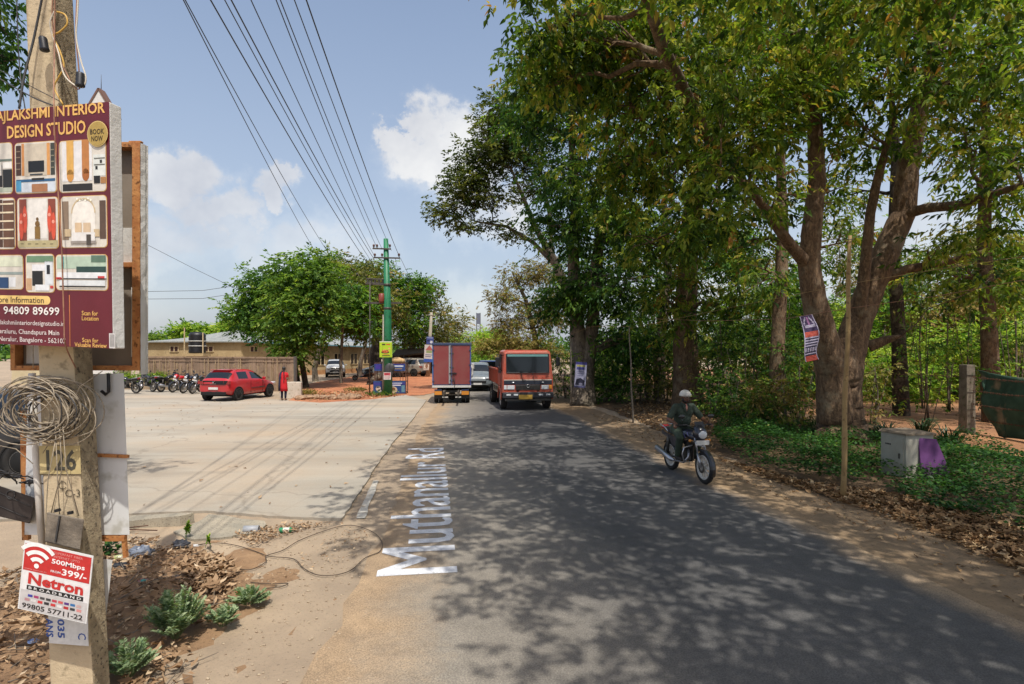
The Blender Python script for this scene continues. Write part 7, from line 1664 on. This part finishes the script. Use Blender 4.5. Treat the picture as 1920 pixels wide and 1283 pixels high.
for i, (px, py, y, r, lm) in enumerate(((1640, 700, 32, 1.1, L_MID), (1690, 706, 31, 1.0, L_OLIVE), (1735, 700, 33, 1.1, L_MID), (1780, 705, 31, 1.0, L_OLIVE), (1835, 700, 32, 1.1, L_MID), (1880, 704, 30, 1.0, L_OLIVE), (1935, 700, 31, 1.1, L_MID), (1600, 700, 33, 1.1, L_OLIVE), (1510, 700, 30, 1.1, L_MID), (1455, 706, 29, 1.0, L_OLIVE), (1985, 704, 30, 1.1, L_OLIVE))):
    c = A(px, py, y); c.z = max(c.z, 1.0); bs_ = Vector((c.x, c.y, 0))
    tree('scrub_bush', ('sunlit ' if lm is L_MID else 'dusty ') + 'low scrub bush at the back ' + ('between the forked tree and the cabinet', 'left above the cabinet', 'straight above the cabinet', 'just left of the thick fence post', 'just right of the thick fence post', 'above the middle of the green cloth', 'at the right frame edge', 'hidden behind the forked tree foot', 'left of the forked tree', 'right of the paling', 'beyond the right frame edge')[i], bs_, [([bs_, c], [.04, .02])], [(c, (r * 1.3, r, r * .9), 20), (c + Vector((.6, 0, .9)), (r, r * .8, r * .7), 12)], lm, M_barkg, 'bush', 'scrub bushes in the orange field', L=.2, W=.1, per=64, cr=.4, droop=.4, tint=(.7, .24), twigs=.2, limb_r=.01)

# strap leaved clumps by the cabinet
for px, py, n, lab in ((1660, 825, 60, 'strap leaved clump behind the roadside cabinet'), (1730, 812, 70, 'tall strap leaved clump right of the roadside cabinet'), (1780, 830, 50, 'strap leaved clump in front of the thick fence post')):
    c = G(px, py); t = thing('strap_plant', lab, 'plant', (c.x, c.y, 0)); mb = MB()
    for i in range(n):
        a = R.uniform(0, 2 * PI); L_ = R.uniform(.5, 1.0); w_ = R.uniform(.012, .022); d = Vector((math.cos(a), math.sin(a), 0)); sd = Vector((-d.y, d.x, 0)); p0 = d * R.uniform(0, .25) + sd * R.uniform(-.1, .1); pr_ = None
        for j in range(5):
            u_ = j / 4; p = p0 + d * L_ * .65 * u_ ** 1.6 + Vector((0, 0, L_ * (u_ - .55 * u_ ** 2.6))); ww = w_ * (1 - u_ ** 2) + .001
            if pr_: mb.quad(pr_[0], pr_[1], p + sd * ww, p - sd * ww)
            pr_ = (p - sd * ww, p + sd * ww)
    mb.build('blades', mat('strap_leaf', '#1d3618', '#35542a', 5, .5), t)

# ================================================================ ground cover and leaf litter
def scatter(poly, n, edge=None):
    xs_ = [p[0] for p in poly]; ys_ = [p[1] for p in poly]; out = []
    while len(out) < n:
        x, y_ = R.uniform(min(xs_), max(xs_)), R.uniform(min(ys_), max(ys_))
        if inside(poly, x, y_): out.append((x, y_))
    return np.array(out)
gcp = [(p.x, p.y) for p in (G(1335, 835), G(1400, 878), G(1500, 905), G(1600, 915), G(1730, 950), G(1850, 985), G(1990, 1040), G(2100, 960), G(2000, 880), G(1830, 838), G(1620, 815), G(1450, 790), G(1350, 800))]
def fld(x, y_): return .5 + .5 * np.sin(x * 1.7 + 1.3 * np.sin(y_ * 1.1)) * np.cos(y_ * 1.3 + .8 * np.sin(x * 2.1))
n = 64000; xy = scatter(gcp, n); hgt = .10 + .42 * fld(xy[:, 0], xy[:, 1]); keep = NR.random(n) < .06 + .94 * fld(xy[:, 0] * 1.6 + 3, xy[:, 1] * 1.4) ** 1.2; xy, hgt = xy[keep], hgt[keep]; n = len(xy)
P = np.column_stack([xy, hgt * NR.uniform(.15, 1, n) ** .6]); d = rdir(n, -.15, .6)
tag(leaves('ground_cover', P, d, np.array([0, 0, 1.]) + NR.normal(0, .4, (n, 3)), NR.uniform(.05, .10, n), NR.uniform(.035, .06, n), .42 + .3 * (fld(xy[:, 0] * .7, xy[:, 1] * .9) - .5) + NR.normal(0, .18, n), L_GC), kind='stuff')
def litter(name, poly, n, L0=.06, L1=.13, tm=.5, hmax=.05, curl=.5):
    xy = scatter(poly, n); P = np.column_stack([xy, NR.uniform(.012, hmax, n)]); d = rdir(n, -.18, .35); s_ = NR.uniform(L0, L1, n)
    P[:, 2] = np.maximum(P[:, 2], .02 - np.minimum(0, d[:, 2]) * s_)
    return tag(leaves(name, P, d, np.array([0, 0, 1.]) + NR.normal(0, curl, (n, 3)), s_, s_ * NR.uniform(.3, .5, n), NR.normal(tm, .28, n), L_LIT, hi=True, cup=.45, tipb=.2), kind='stuff')
lr = [(p.x, p.y) for p in (G(1345, 862), G(1440, 900), G(1540, 932), G(1640, 965), G(1760, 1010), G(1860, 1055), G(1990, 1110), G(2060, 1010), G(1870, 975), G(1750, 942), G(1640, 925), G(1500, 905), G(1400, 878))]
litter('fallen_leaves', lr, 3600, .07, .15, .45, .06)
litter('fallen_leaves', [(p.x, p.y) for p in (G(1150, 772), G(1240, 815), G(1330, 855), G(1400, 800), G(1330, 765), G(1200, 750))], 1800, .08, .16, .4, .06)
litter('fallen_leaves', [(5, 4), (4.6, 8), (4.3, 11), (3.4, 17), (3, 22), (3.8, 22), (4.6, 14), (5.6, 9), (6, 5)], 520, .05, .1, .5, .02)
L_LITL = leafmat('leaf_litter_dusty', [(0, hx('#6b543e')), (.35, hx('#94775a')), (.7, hx('#b59a7a')), (1, hx('#cbb698'))], .1, .85, (1.1, .95, .7))
L_ISL = leafmat('leaf_island', [(0, hx('#304a24')), (.45, hx('#5c7c32')), (.8, hx('#8fa848')), (1, hx('#b0b656'))], .46)
L_LIME = leafmat('leaf_lime', [(0, hx('#4a6a20')), (.5, hx('#78982f')), (1, hx('#a9c04a'))], .45)
# ================================================================ left trees, weeds, rubbish
lg = 'trees on the red earth island'
def lt(label, base, stems, lobes, lm, bark, **kw):
    kw = dict(dict(L=.27, W=.14, per=96, cr=.55, droop=.45, tint=(.45, .2), twigs=.5, limb_r=.05, group=lg), **kw)
    return tree('leafy_tree' if 'name' not in kw else kw.pop('name'), label, base, stems, lobes, lm, bark, **kw)
b_ = G(560, 729); b_ = Vector((b_.x, 37.2, 0)); y = 37.2
lt('bright green dense tree on two slim trunks behind the woman', b_, [([b_ + Vector((-.35, 0, -.2)), A(552, 680, y), A(556, 620, y), A(545, 560, y)], [.22, .17, .13, .06]), ([b_ + Vector((.2, 0, -.2)), A(566, 680, y), A(570, 610, y), A(590, 540, y)], [.2, .17, .13, .06])],
   [AL(560, 520, y, (1.4, 1.4, .9), 24), AL(590, 515, y - .5, (1.3, 1.4, .8), 22), AL(610, 550, y - .4, (1.1, 1.2, .8), 18), AL(565, 560, y - 1, (1.4, 1.4, .8), 22), AL(595, 590, y - .8, (1.3, 1.2, .8), 20), AL(560, 600, y - 1, (1.2, 1.2, .7), 18), AL(545, 650, y - .6, (.9, .9, 1.0), 18), AL(590, 625, y - .8, (1.1, 1.1, .5), 12), AL(535, 550, y, (1.0, 1.2, .8), 14), AL(600, 487, y, (.6, .8, .5), 7), AL(545, 492, y, (.7, .8, .5), 8), AL(520, 600, y - .8, (.8, .8, .6), 9)], L_ISL, M_barkd)
b_ = Vector((A(530, 715, 40).x, 40, 0)); y = 40
lt('wide darker green tree overhanging the plank fence', b_, [([b_ + Vector((0, 0, -.2)), A(531, 660, y), A(525, 600, y), A(505, 560, y)], [.2, .16, .12, .05])],
   [AL(500, 545, y, (1.4, 1.4, .8), 20), AL(470, 580, y, (1.1, 1.3, .7), 16), AL(520, 520, y, (1.3, 1.4, .8), 18), AL(490, 600, y, (1.4, 1.3, .7), 16), AL(455, 605, y, (.6, .8, .4), 6), AL(530, 590, y, (1.3, 1.3, .7), 14), AL(505, 630, y, (.9, .9, .4), 8), AL(460, 555, y, (.5, .8, .5), 6), AL(447, 580, y, (.4, .6, .4), 5), AL(480, 525, y, (.6, .8, .4), 6)], L_DARK, M_barkg, tint=(.6, .2))
b_ = Vector((A(592, 716, 45).x, 45, 0)); y = 45
lt('yellowish tree with a pale crooked trunk left of the white car', b_, [([b_ + Vector((0, 0, -.2)), A(590, 690, y), A(598, 660, y), A(615, 610, y), A(640, 540, y)], [.26, .2, .17, .13, .06])],
   [AL(645, 530, y, 1.6, 26), AL(685, 560, y, 1.5, 26), AL(655, 590, y, 1.5, 24), AL(620, 498, y + 1, 1.0, 12), AL(690, 610, y, 1.3, 20), AL(660, 615, y, .8, 10)], leafmat('leaf_yellowish', [(0, hx('#3f5020')), (.5, hx('#66762a')), (1, hx('#94943c'))], .36), M_barkg, tint=(.5, .22))
b_ = Vector((A(640, 718, 42).x, 42, 0)); y = 42
lt('slim tree with a straight thin trunk right of the white car', b_, [([b_ + Vector((0, 0, -.2)), A(639, 680, y), A(642, 620, y), A(650, 570, y)], [.14, .12, .1, .05])], [AL(655, 570, y, 1.3, 14), AL(625, 600, y, 1.0, 10), AL(680, 600, y, 1.1, 11), AL(660, 540, y, 1.2, 12)], L_MID, M_barkg)
b_ = Vector((A(674, 708, 50).x, 50, 0)); y = 50
lt('leaning tree with a bent brown trunk against the shed', b_, [([b_ + Vector((0, 0, -.2)), A(676, 680, y), A(684, 650, y), A(688, 620, y), A(700, 560, y)], [.2, .18, .16, .13, .06])], [AL(700, 530, y, 1.8, 24), AL(735, 570, y, 1.6, 22), AL(670, 505, y + 2, 1.6, 18), AL(640, 488, y + 2, 1.0, 8)], L_OLIVE, M_barkg, tint=(.35, .25))
b_ = Vector((A(705, 705, 55).x, 55, 0)); y = 55
lt('big tree with a thick dark trunk behind the green pole', b_, [([b_ + Vector((0, 0, -.2)), A(704, 670, y), A(708, 620, y), A(720, 560, y)], [.62, .55, .45, .2])], [AL(730, 525, y, 2.0, 34), AL(762, 550, y, 1.9, 34), AL(700, 510, y, 1.6, 22), AL(745, 595, y, 1.9, 32), AL(775, 605, y, 1.6, 28), AL(790, 540, y, 1.3, 16), AL(690, 560, y, 1.8, 22)], L_MID, M_barkd, tint=(.45, .25))
b_ = Vector((A(775, 702, 60).x, 60, 0)); y = 60
lt('dry olive tree with thin grey leaves above the lean-to', b_, [([b_ + Vector((0, 0, -.2)), A(772, 660, y), A(780, 610, y), A(800, 560, y)], [.4, .34, .24, .08])], [AL(790, 560, y, 1.9, 32), AL(815, 590, y, 1.8, 30), AL(785, 620, y, 1.9, 32), AL(825, 625, y, 1.5, 24), AL(808, 545, y, 1.1, 12), AL(765, 640, y, 1.7, 22), AL(820, 660, y, 1.4, 18)], L_OLIVE, M_barkg, tint=(.4, .3), per=60)
b_ = Vector((A(838, 700, 72).x, 72, 0)); y = 72
lt('sparse dry tree above the roof of the red box truck', b_, [([b_ + Vector((0, 0, -.2)), A(836, 650, y), A(842, 610, y)], [.3, .24, .1])], [AL(840, 610, y, 2.0, 30), AL(862, 598, y, 1.2, 12), AL(825, 640, y, 2.0, 28), AL(850, 640, y, 1.6, 24), AL(815, 665, y, 1.8, 24)], L_OLIVE, M_barkg, tint=(.45, .3), per=60)
for i, (px, py, y, r, lm, lab) in enumerate(((352, 632, 72, 2.0, L_MID, 'round green tree behind the shed left of the water tank'), (385, 630, 74, 1.8, L_MID, 'broad green tree behind the water tank'), (455, 615, 70, 1.8, L_MID, 'green tree above the shed ridge'), (410, 640, 80, 1.4, L_MID, 'small tree tip behind the shed roof'), (291, 634, 110, 1.1, L_DARK, 'small dark tree far off beside the hoarding'),
                                             (490, 622, 66, 1.5, L_MID, 'green tree left of the dense pair behind the shed'), (888, 652, 105, 4.6, L_LIME, 'wide bright green crown over the far end of the road'), (918, 660, 92, 3.4, L_LIME, 'bright green tree behind the tipper truck bed'), (850, 664, 98, 3.8, L_LIME, 'bright green tree showing above the box truck'), (925, 632, 125, 2.0, L_DARK, 'bluish green tree tip right of the radio mast'), (905, 690, 85, 2.0, L_DARK, 'dark tree at the end of the road between the trucks'), (945, 660, 88, 3.2, L_OLIVE, 'olive tree just left of the tipper cab'))):
    c = A(px, py, y); bs_ = Vector((c.x, c.y, 0))
    tree('distant_tree', lab, bs_, [([bs_ + Vector((0, 0, -.2)), bs_.lerp(c, .6), c], [.3, .25, .08])], [(c, (r, r, r * .75), 34)] + [(c + Vector((R.uniform(-1, 1) * r, R.uniform(-1, 1) * r * .5, R.uniform(-.7, .3) * r)), r * .62, 18) for _ in range(4)] + [(Vector((c.x, c.y, c.z * .45)), (r, r, c.z * .4), 18)], lm, M_barkg, group='distant trees', L=.34, W=.21, per=90, cr=.55, droop=.3, tint=(.78, .2), twigs=.1)
# far wall of wood closing the horizon, reads as one mass
Ps, Ts = [], []
for i in range(150):
    a = -70 + 140 * i / 149 + R.uniform(-.5, .5); d0 = R.uniform(150, 230); x, yy = d0 * math.sin(math.radians(a)), d0 * math.cos(math.radians(a)); h = R.uniform(3, 6.0) + (3 if a > 3 else 0); q = NR.normal(0, 1, (260, 3)) * np.array([3.4, 3.0, h * .3]); q[:, 2] = np.abs(q[:, 2] + h * .35); Ps.append(q + np.array([x, yy, 0])); Ts.append(NR.normal(.45, .2, 260))
P = np.concatenate(Ps); n = len(P)
tag(leaves('far_wood', P, rdir(n), rdir(n, .1, 1), 1.3, .8, np.concatenate(Ts), L_DARK), kind='stuff')

# overhanging tree at the top left corner
b_ = Vector((-11.5, 9.5, 0)); y = 9
tree('corner_tree', 'tree overhanging the top left corner of the lot', b_, [([(-11.5, 9.5, -.2), (-11.3, 9.4, 3), (-10.8, 9.2, 6), (-10, 9, 8)], [.3, .25, .18, .08])], [(A(-60, 20, y), 1.0, 14), (A(-5, 40, y), .42, 8), (A(5, 105, y), .26, 5), (A(-70, 120, y), .6, 8), ((-10.8, 8.6, 8.6), 1.3, 18), ((-6.7, 8.1, 8.9), .5, 9), ((-7.6, 8.2, 8.9), .6, 10), ((-8.8, 8.3, 8.8), .8, 12), ((-10.4, 8.8, 5.2), .7, 5)], L_DARK, M_barkg, L=.12, W=.05, per=60, cr=.24, droop=.8, tint=(.35, .2), hi=True)

# fallen black trunk on the red earth
a, c = G(692, 722), A(738, 690, 44); c.z = .95
t = thing('fallen_trunk', 'blackened fallen tree trunk lying on the red earth left of the green pole', 'log', (a.x, a.y, 0)); mb = MB(); mb.tube([Vector((0, 0, .12)), (Vector(c) - a) * .3 + Vector((0, 0, .18)), (Vector(c) - a) * .65 + Vector((.2, 0, .12)), Vector(c) - a], [.2, .27, .3, .24], 10); mb.build('trunk', M_barkd, t); mb = MB(); mb.tube([Vector((.1, 0, .1)), Vector((-.25, -.3, -.02))], [.1, .02], 6); mb.tube([Vector((0, 0, .1)), Vector((.15, -.4, .02))], [.08, .02], 6); mb.build('root', M_barkd, t)

# rubble along the island edge
M_stone = mat('island_stone', '#8a7058', '#a88c70', 6, .95, bs=.6)
st0 = [(590, 749), (604, 750), (620, 751), (638, 750.5), (575, 750), (655, 749.5), (668, 749), (560, 751)]
for i, (px, py) in enumerate(st0):
    c = G(px, py); mb = MB(); mb.ell((0, 0, .08), (R.uniform(.18, .4), R.uniform(.15, .25), R.uniform(.10, .2)), 0, 9, 6); mb.v = [(x + R.uniform(-.04, .04), y_ + R.uniform(-.04, .04), z + R.uniform(-.02, .02)) for x, y_, z in mb.v]
    for j in range(len(mb.s)): mb.s[j] = False
    o = mb.build('stone', M_stone); o.location = (c.x, c.y + .25, .03); tag(o, 'rough reddish stone edging the earth island beside the lot', 'stone', 'stones edging the earth island')
for px, py, n, lm, lab in ((566, 742, 500, L_DRY, 'brownish weed clump right of the whitewashed wall end'), (668, 736, 300, L_OLIVE, 'dry grass tuft on the red earth left of the green pole'), (710, 744, 160, L_MID, 'small green weed at the foot of the green pole')):
    c = G(px, py); t = thing('weed', lab, 'weed', (c.x, c.y + .2, 0)); P = NR.normal(0, 1, (n, 3)) * np.array([.38, .16, .02]); P[:, 2] = NR.uniform(.02, .22, n); leaves('foliage', P, rdir(n, .2, 1), rdir(n), NR.uniform(.1, .25, n), .04, NR.normal(.5, .2, n), lm, t); mb = MB(); mb.tube([(0, 0, -.02), (.02, 0, .2)], .012, 5); mb.build('stem', M_oldwood, t)
litter('dry_leaves', [(G(x, y_).x, G(x, y_).y) for x, y_ in ((545, 750), (560, 738), (700, 736), (760, 744), (700, 748), (600, 754))], 900, .08, .2, .4, .08)

# ---- near left: litter, rubble, weeds, rubbish
lp_ = [(G(x, y_).x, G(x, y_).y) for x, y_ in ((-40, 1090), (150, 1040), (250, 1010), (345, 1030), (420, 1060), (445, 1100), (420, 1170), (350, 1215), (375, 1330), (-60, 1400))]
mb = MB(); c0 = G(250, 1140); vs = []
for i in range(24):
    for j in range(24):
        x, y_ = -5.6 + 4.0 * i / 23, 3.4 + 4.0 * j / 23; h = .16 * math.exp(-((x + 3.9) / 1.0) ** 2 - ((y_ - 5.4) / 1.2) ** 2) - .02 + .02 * math.sin(7 * x + 3 * y_) * math.cos(5 * y_); vs.append((x, y_, h))
mb.add(vs, [(i * 24 + j, (i + 1) * 24 + j, (i + 1) * 24 + j + 1, i * 24 + j + 1) for i in range(23) for j in range(23)], 0, True); tag(mb.build('earth_mound', soil('mound_soil', '#7d6248', '#9c7e5e', '#5e4834', 4)), kind='structure')
def mound(x, y_): return .16 * math.exp(-((x + 3.9) / 1.0) ** 2 - ((y_ - 5.4) / 1.2) ** 2)
def litter2(poly, n, L0, L1, tm):
    xy = scatter(poly, n); z = np.array([mound(*p) for p in xy]); P = np.column_stack([xy, z + NR.uniform(.005, .05, n)]); d = rdir(n, -.2, .4); s_ = NR.uniform(L0, L1, n); P[:, 2] = np.maximum(P[:, 2], .01 + z - np.minimum(0, d[:, 2]) * s_)
    tag(leaves('dry_leaves', P, d, np.array([0, 0, 1.]) + NR.normal(0, .5, (n, 3)), s_, s_ * NR.uniform(.3, .55, n), NR.normal(tm, .26, n), L_LITL, hi=True, cup=.45, tipb=.2), kind='stuff')
litter2(lp_, 1500, .03, .09, .45); litter2(lp_, 700, .05, .13, .3)
litter2([(G(x, y_).x, G(x, y_).y) for x, y_ in ((345, 1080), (420, 1055), (440, 1085), (425, 1120), (360, 1125))], 420, .07, .14, .4)
litter2([(G(x, y_).x, G(x, y_).y) for x, y_ in ((440, 1005), (500, 990), (560, 985), (620, 985), (560, 1000), (470, 1030))], 380, .03, .08, .45)
litter2([(G(x, y_).x, G(x, y_).y) for x, y_ in ((380, 1200), (470, 1120), (640, 1060), (700, 1000), (640, 985), (560, 1050), (450, 1100))], 160, .02, .05, .6)
lx = scatter([(-2.9, 8.5), (-3.6, 20), (-9, 28), (-20, 26), (-12, 12), (-6, 8.6)], 170); n = len(lx); d = rdir(n, -.1, .3); s_ = NR.uniform(.04, .11, n); P = np.column_stack([lx, .045 + np.maximum(0, -d[:, 2] * s_) + .004])
tag(leaves('blown_leaves', P, d, np.array([0, 0, 1.]) + NR.normal(0, .3, (n, 3)), s_, s_ * .45, NR.normal(.3, .25, n), L_LITL, hi=True, cup=.4, tipb=.15), kind='stuff')
# twigs and chips
mb = MB()
for p in scatter(lp_, 160): a = R.uniform(0, PI); l = R.uniform(.06, .3); z = mound(*p) + .03; mb.tube([(p[0], p[1], z), (p[0] + l * math.cos(a), p[1] + l * math.sin(a), z + R.uniform(-.02, .04))], [.005, .002], 4)
tag(mb.build('twigs', M_oldwood), kind='stuff')
# small gravel over the dirt verge
mb = MB(); gp_ = [(-3.6, 4.0), (-1.2, 4.0), (-1.5, 7), (-2.3, 8.1), (-4.3, 8.0), (-3.0, 6.2)]
for p in scatter(gp_, 700): r_ = R.uniform(.004, .016); mb.ell((p[0], p[1], r_ * .4), (r_, r_ * .8, r_ * .7), 0, 5, 3)
tag(mb.build('gravel', mat('verge_gravel', '#8a7863', '#b8a78e', 40, .9)), kind='stuff')
# concrete apron with grit below the lot edge, broken slab and rubble
mb = MB(); mb.prism(blob([(G(x, y_).x, G(x, y_).y) for x, y_ in ((330, 1000), (395, 968), (500, 980), (490, 1000), (430, 1010), (350, 1016))], .04, 5), 0, .03); tag(mb.build('concrete_apron', M_conc), kind='structure')
sl0 = G(290, 985); t = thing('broken_slab', 'tilted broken concrete slab at the near corner of the lot', 'slab', (sl0.x, sl0.y, 0)); mb = MB(); mb.prism(blob([(-.5, -.22), (.42, -.05), (.48, .12), (-.5, .10)], .025, 4), 0, .10); mb.v = [(x, y_, z + (.05 * (x + .5) if z > .05 else 0)) for x, y_, z in mb.v]; mb.build('slab', M_conc, t)
mb = MB(); mb.bar((-.6, -.3, .05), (.3, -.42, .06), .012); mb.bar((-.55, -.36, .03), (.1, -.30, .09), .012); mb.build('rebar', M_rust, t)
M_gloop = mat('dusty_cable', '#3f342a', '#574a3c', 8, .7)
# loop of cable on the dirt
def ground_loop(label, pts, r=.0052):
    P = [G(x, y_, .012) for x, y_ in pts]; Q = []
    for i in range(len(P) - 1):
        a, b2, c2, d2 = P[max(i - 1, 0)], P[i], P[i + 1], P[min(i + 2, len(P) - 1)]
        for k_ in range(6): t_ = k_ / 6; Q.append(.5 * ((2 * b2) + (c2 - a) * t_ + (2 * a - 5 * b2 + 4 * c2 - d2) * t_ * t_ + (3 * b2 - a - 3 * c2 + d2) * t_ ** 3))
    mb = MB(); mb.tube([p + Vector((0, 0, .012)) for p in Q + [P[-1]]], r, 6); tag(mb.build('cable', M_gloop), label, 'cable')
ground_loop('long black cable lying in two loops on the dirt verge', [(355, 1026), (400, 1020), (440, 1024), (480, 1036), (505, 1045), (550, 1050), (570, 1068), (595, 1080), (630, 1080), (660, 1070), (685, 1048), (712, 1036), (716, 1018), (700, 1000), (668, 988), (640, 988), (600, 1000), (560, 1016), (530, 1034), (500, 1044), (498, 1056), (470, 1070), (440, 1066), (415, 1052), (398, 1035), (390, 1028)])
ground_loop('short piece of thin cable below the long cable loops', [(470, 1094), (490, 1096), (515, 1097), (540, 1096), (528, 1102), (500, 1106), (486, 1114)], .005)
# weeds
def weed(label, px, py, n, w_, h, lm, jag=True):
    c = G(px, py); t = thing('weed', label, 'weed', (c.x, c.y, mound(c.x, c.y))); P, D_, S_, L_ = [], [], [], []; sb = MB()
    for i in range(n):
        a = R.uniform(0, 2 * PI); rr2 = R.uniform(.1, 1) ** .6; e = Vector((math.cos(a) * w_ * rr2, math.sin(a) * w_ * rr2 * .8, h * (1.15 - .6 * rr2) * R.uniform(.6, 1.1))); s0_ = Vector((math.cos(a) * .03, math.sin(a) * .03, 0)); pth = [s0_, s0_.lerp(e, .5) + Vector((0, 0, h * .15)), e]; sb.tube(pth, [.004, .003, .0015], 4, cap=False)
        for k_ in range(3):
            q = s0_.lerp(e, .45 + .27 * k_) + Vector((0, 0, .02)); dd = (e - s0_).normalized(); lat = dd.cross(Vector((0, 0, 1))).normalized()
            for j in range(7):
                u_ = j / 6; 
                for sd in (-1, 1): P.append(q + dd * .11 * u_); D_.append(lat * sd + dd * .7 + Vector((0, 0, R.uniform(-.2, .25)))); L_.append(.062 * R.uniform(.5, 1.2) * math.sin(PI * (.2 + .75 * u_)))
    n2 = len(P); leaves('foliage', np.array(P), np.array(D_), np.array([0, 0, 1.]) + NR.normal(0, .35, (n2, 3)), np.array(L_), np.array(L_) * .5, NR.normal(.62, .22, n2), lm, t); sb.build('stem', mat('weed_stem', '#5e6b42', rough=.8), t)
weed('large jagged grey green weed in front of the leaf heap', 330, 1205, 58, .21, .30, L_GREY); weed('jagged weed beside the foot of the near pole at the lower frame edge', 240, 1275, 26, .15, .16, L_GREY)
weed('low spreading weed at the edge of the dirt verge', 465, 1138, 24, .13, .06, L_GREY); weed('small weed between the large jagged weed and the verge', 418, 1178, 16, .09, .06, L_GREY); weed('upright weed seedling at the lot corner', 352, 1012, 4, .035, .14, L_MID); weed('seedling beside the black cable', 390, 1030, 3, .02, .07, L_MID)
c = G(206, 1046); t = thing('weed', 'broad leaved weed right behind the near pole', 'weed', (c.x, c.y, .02)); n = 40; P = NR.normal(0, 1, (n, 3)) * np.array([.07, .05, .0]); P[:, 2] = NR.uniform(.03, .16, n); leaves('foliage', P, rdir(n, -.1, .6), rdir(n, .5, 1), .08, .06, NR.normal(.35, .2, n), L_GC, t, hi=True); mb = MB(); mb.tube([(0, 0, -.02), (0, 0, .15)], .005, 5); mb.build('stem', M_oldwood, t)
# rubbish
def crumple(label, px, py, r, m, name='plastic_bag', cat='bag', flat=.5, z=0):
    c = G(px, py); mb = MB(); mb.ell((0, 0, 0), (r, r * .7, r * flat), 0, 16, 10); mb.v = [tuple(Vector(v) * (1 + .22 * math.sin(40 * v[0] / r * .3 + 9 * v[1] / r) + R.uniform(-.12, .12))) for v in mb.v]; mb.v = [(x, y_, max(z_, -r * flat * .5)) for x, y_, z_ in mb.v]
    for j in range(len(mb.s)): mb.s[j] = False
    o = mb.build(name, m); o.location = (c.x, c.y, mound(c.x, c.y) + r * flat * .5 + .02); tag(o, label, cat)
crumple('crumpled grey blue plastic bag at the back of the leaf heap', 265, 1048, .13, mat('bluegrey_film', '#5f6672', '#7d8490', 7, .35)); crumple('dark crumpled plastic bag by the end of the black cable', 340, 1030, .10, mat('dark_film', '#2e2f33', '#4a4b50', 7, .35)); crumple('black plastic scrap left of the grey blue bag', 225, 1080, .09, M_blk, 'plastic_scrap', 'litter', .3)
crumple('white scrap beside the dark plastic bag', 366, 1031, .045, M_white, 'plastic_scrap', 'litter', .3); crumple('blue and white wrapper left of the foot of the near pole', 62, 1232, .04, mat('blue_wrapper', '#2f62b0', '#b9c4d4', 30, .4), 'wrapper', 'litter', .35); crumple('yellow green wrapper at the back of the leaf heap', 222, 1054, .06, mat('lime_wrapper', '#a8b04a', '#d0cfc4', 30, .4), 'wrapper', 'litter', .3)
crumple('red and teal wrapper half buried in the leaf heap', 268, 1120, .05, mat('teal_wrapper', '#b03a34', '#2f9a92', 24, .4), 'wrapper', 'litter', .3); crumple('pink and white wrapper on top of the leaf heap', 330, 1105, .035, mat('pink_wrapper', '#c9a0a4', '#d8d4d0', 30, .5), 'wrapper', 'litter', .3); crumple('small red rag beside the low spreading weed', 448, 1122, .03, mat('red_rag', '#a8463e', rough=.9), 'rag', 'litter', .3); crumple('white paper scrap lying by the ground cover on the right', 1537, 918, .07, M_white, 'paper_scrap', 'litter', .15)
c = G(524, 1000); t = thing('drink_bottle', 'small green and white bottle lying on the leaves below the lot edge', 'bottle', (c.x, c.y, .04), .15); mb = MB(); mb.lathe([(0, 0), (.03, .0), (.034, .01), (.034, .05), (.034, .051)], 16, M=AXY); mb.build('base', mat('bottle_green', '#2f8a5c', rough=.3), t); mb = MB(); mb.lathe([(.0345, .0), (.0345, .08)], 16, M=Matrix.Translation((.051, 0, 0)) @ AXY); mb.lathe([(.0345, 0), (.03, .02), (.014, .035), (.014, .05), (0, .05)], 16, 1, M=Matrix.Translation((.131, 0, 0)) @ AXY); mb.build('sleeve', [mat('pale_sleeve', '#c9c4b8', rough=.4), mat('bottle_green2', '#2f8a5c', rough=.3)], t)
c = G(468, 1000); t = thing('pipe_offcut', 'grey plastic pipe offcut lying below the lot edge', 'pipe', (c.x - .08, c.y, .05), .1); mb = MB(); mb.lathe([(.043, 0), (.05, 0), (.05, .2), (.043, .2)], 20, M=AXY, close=True); mb.build('pipe', mat('grey_pvc', '#8f9296', '#a7a9ac', 4, .5), t)
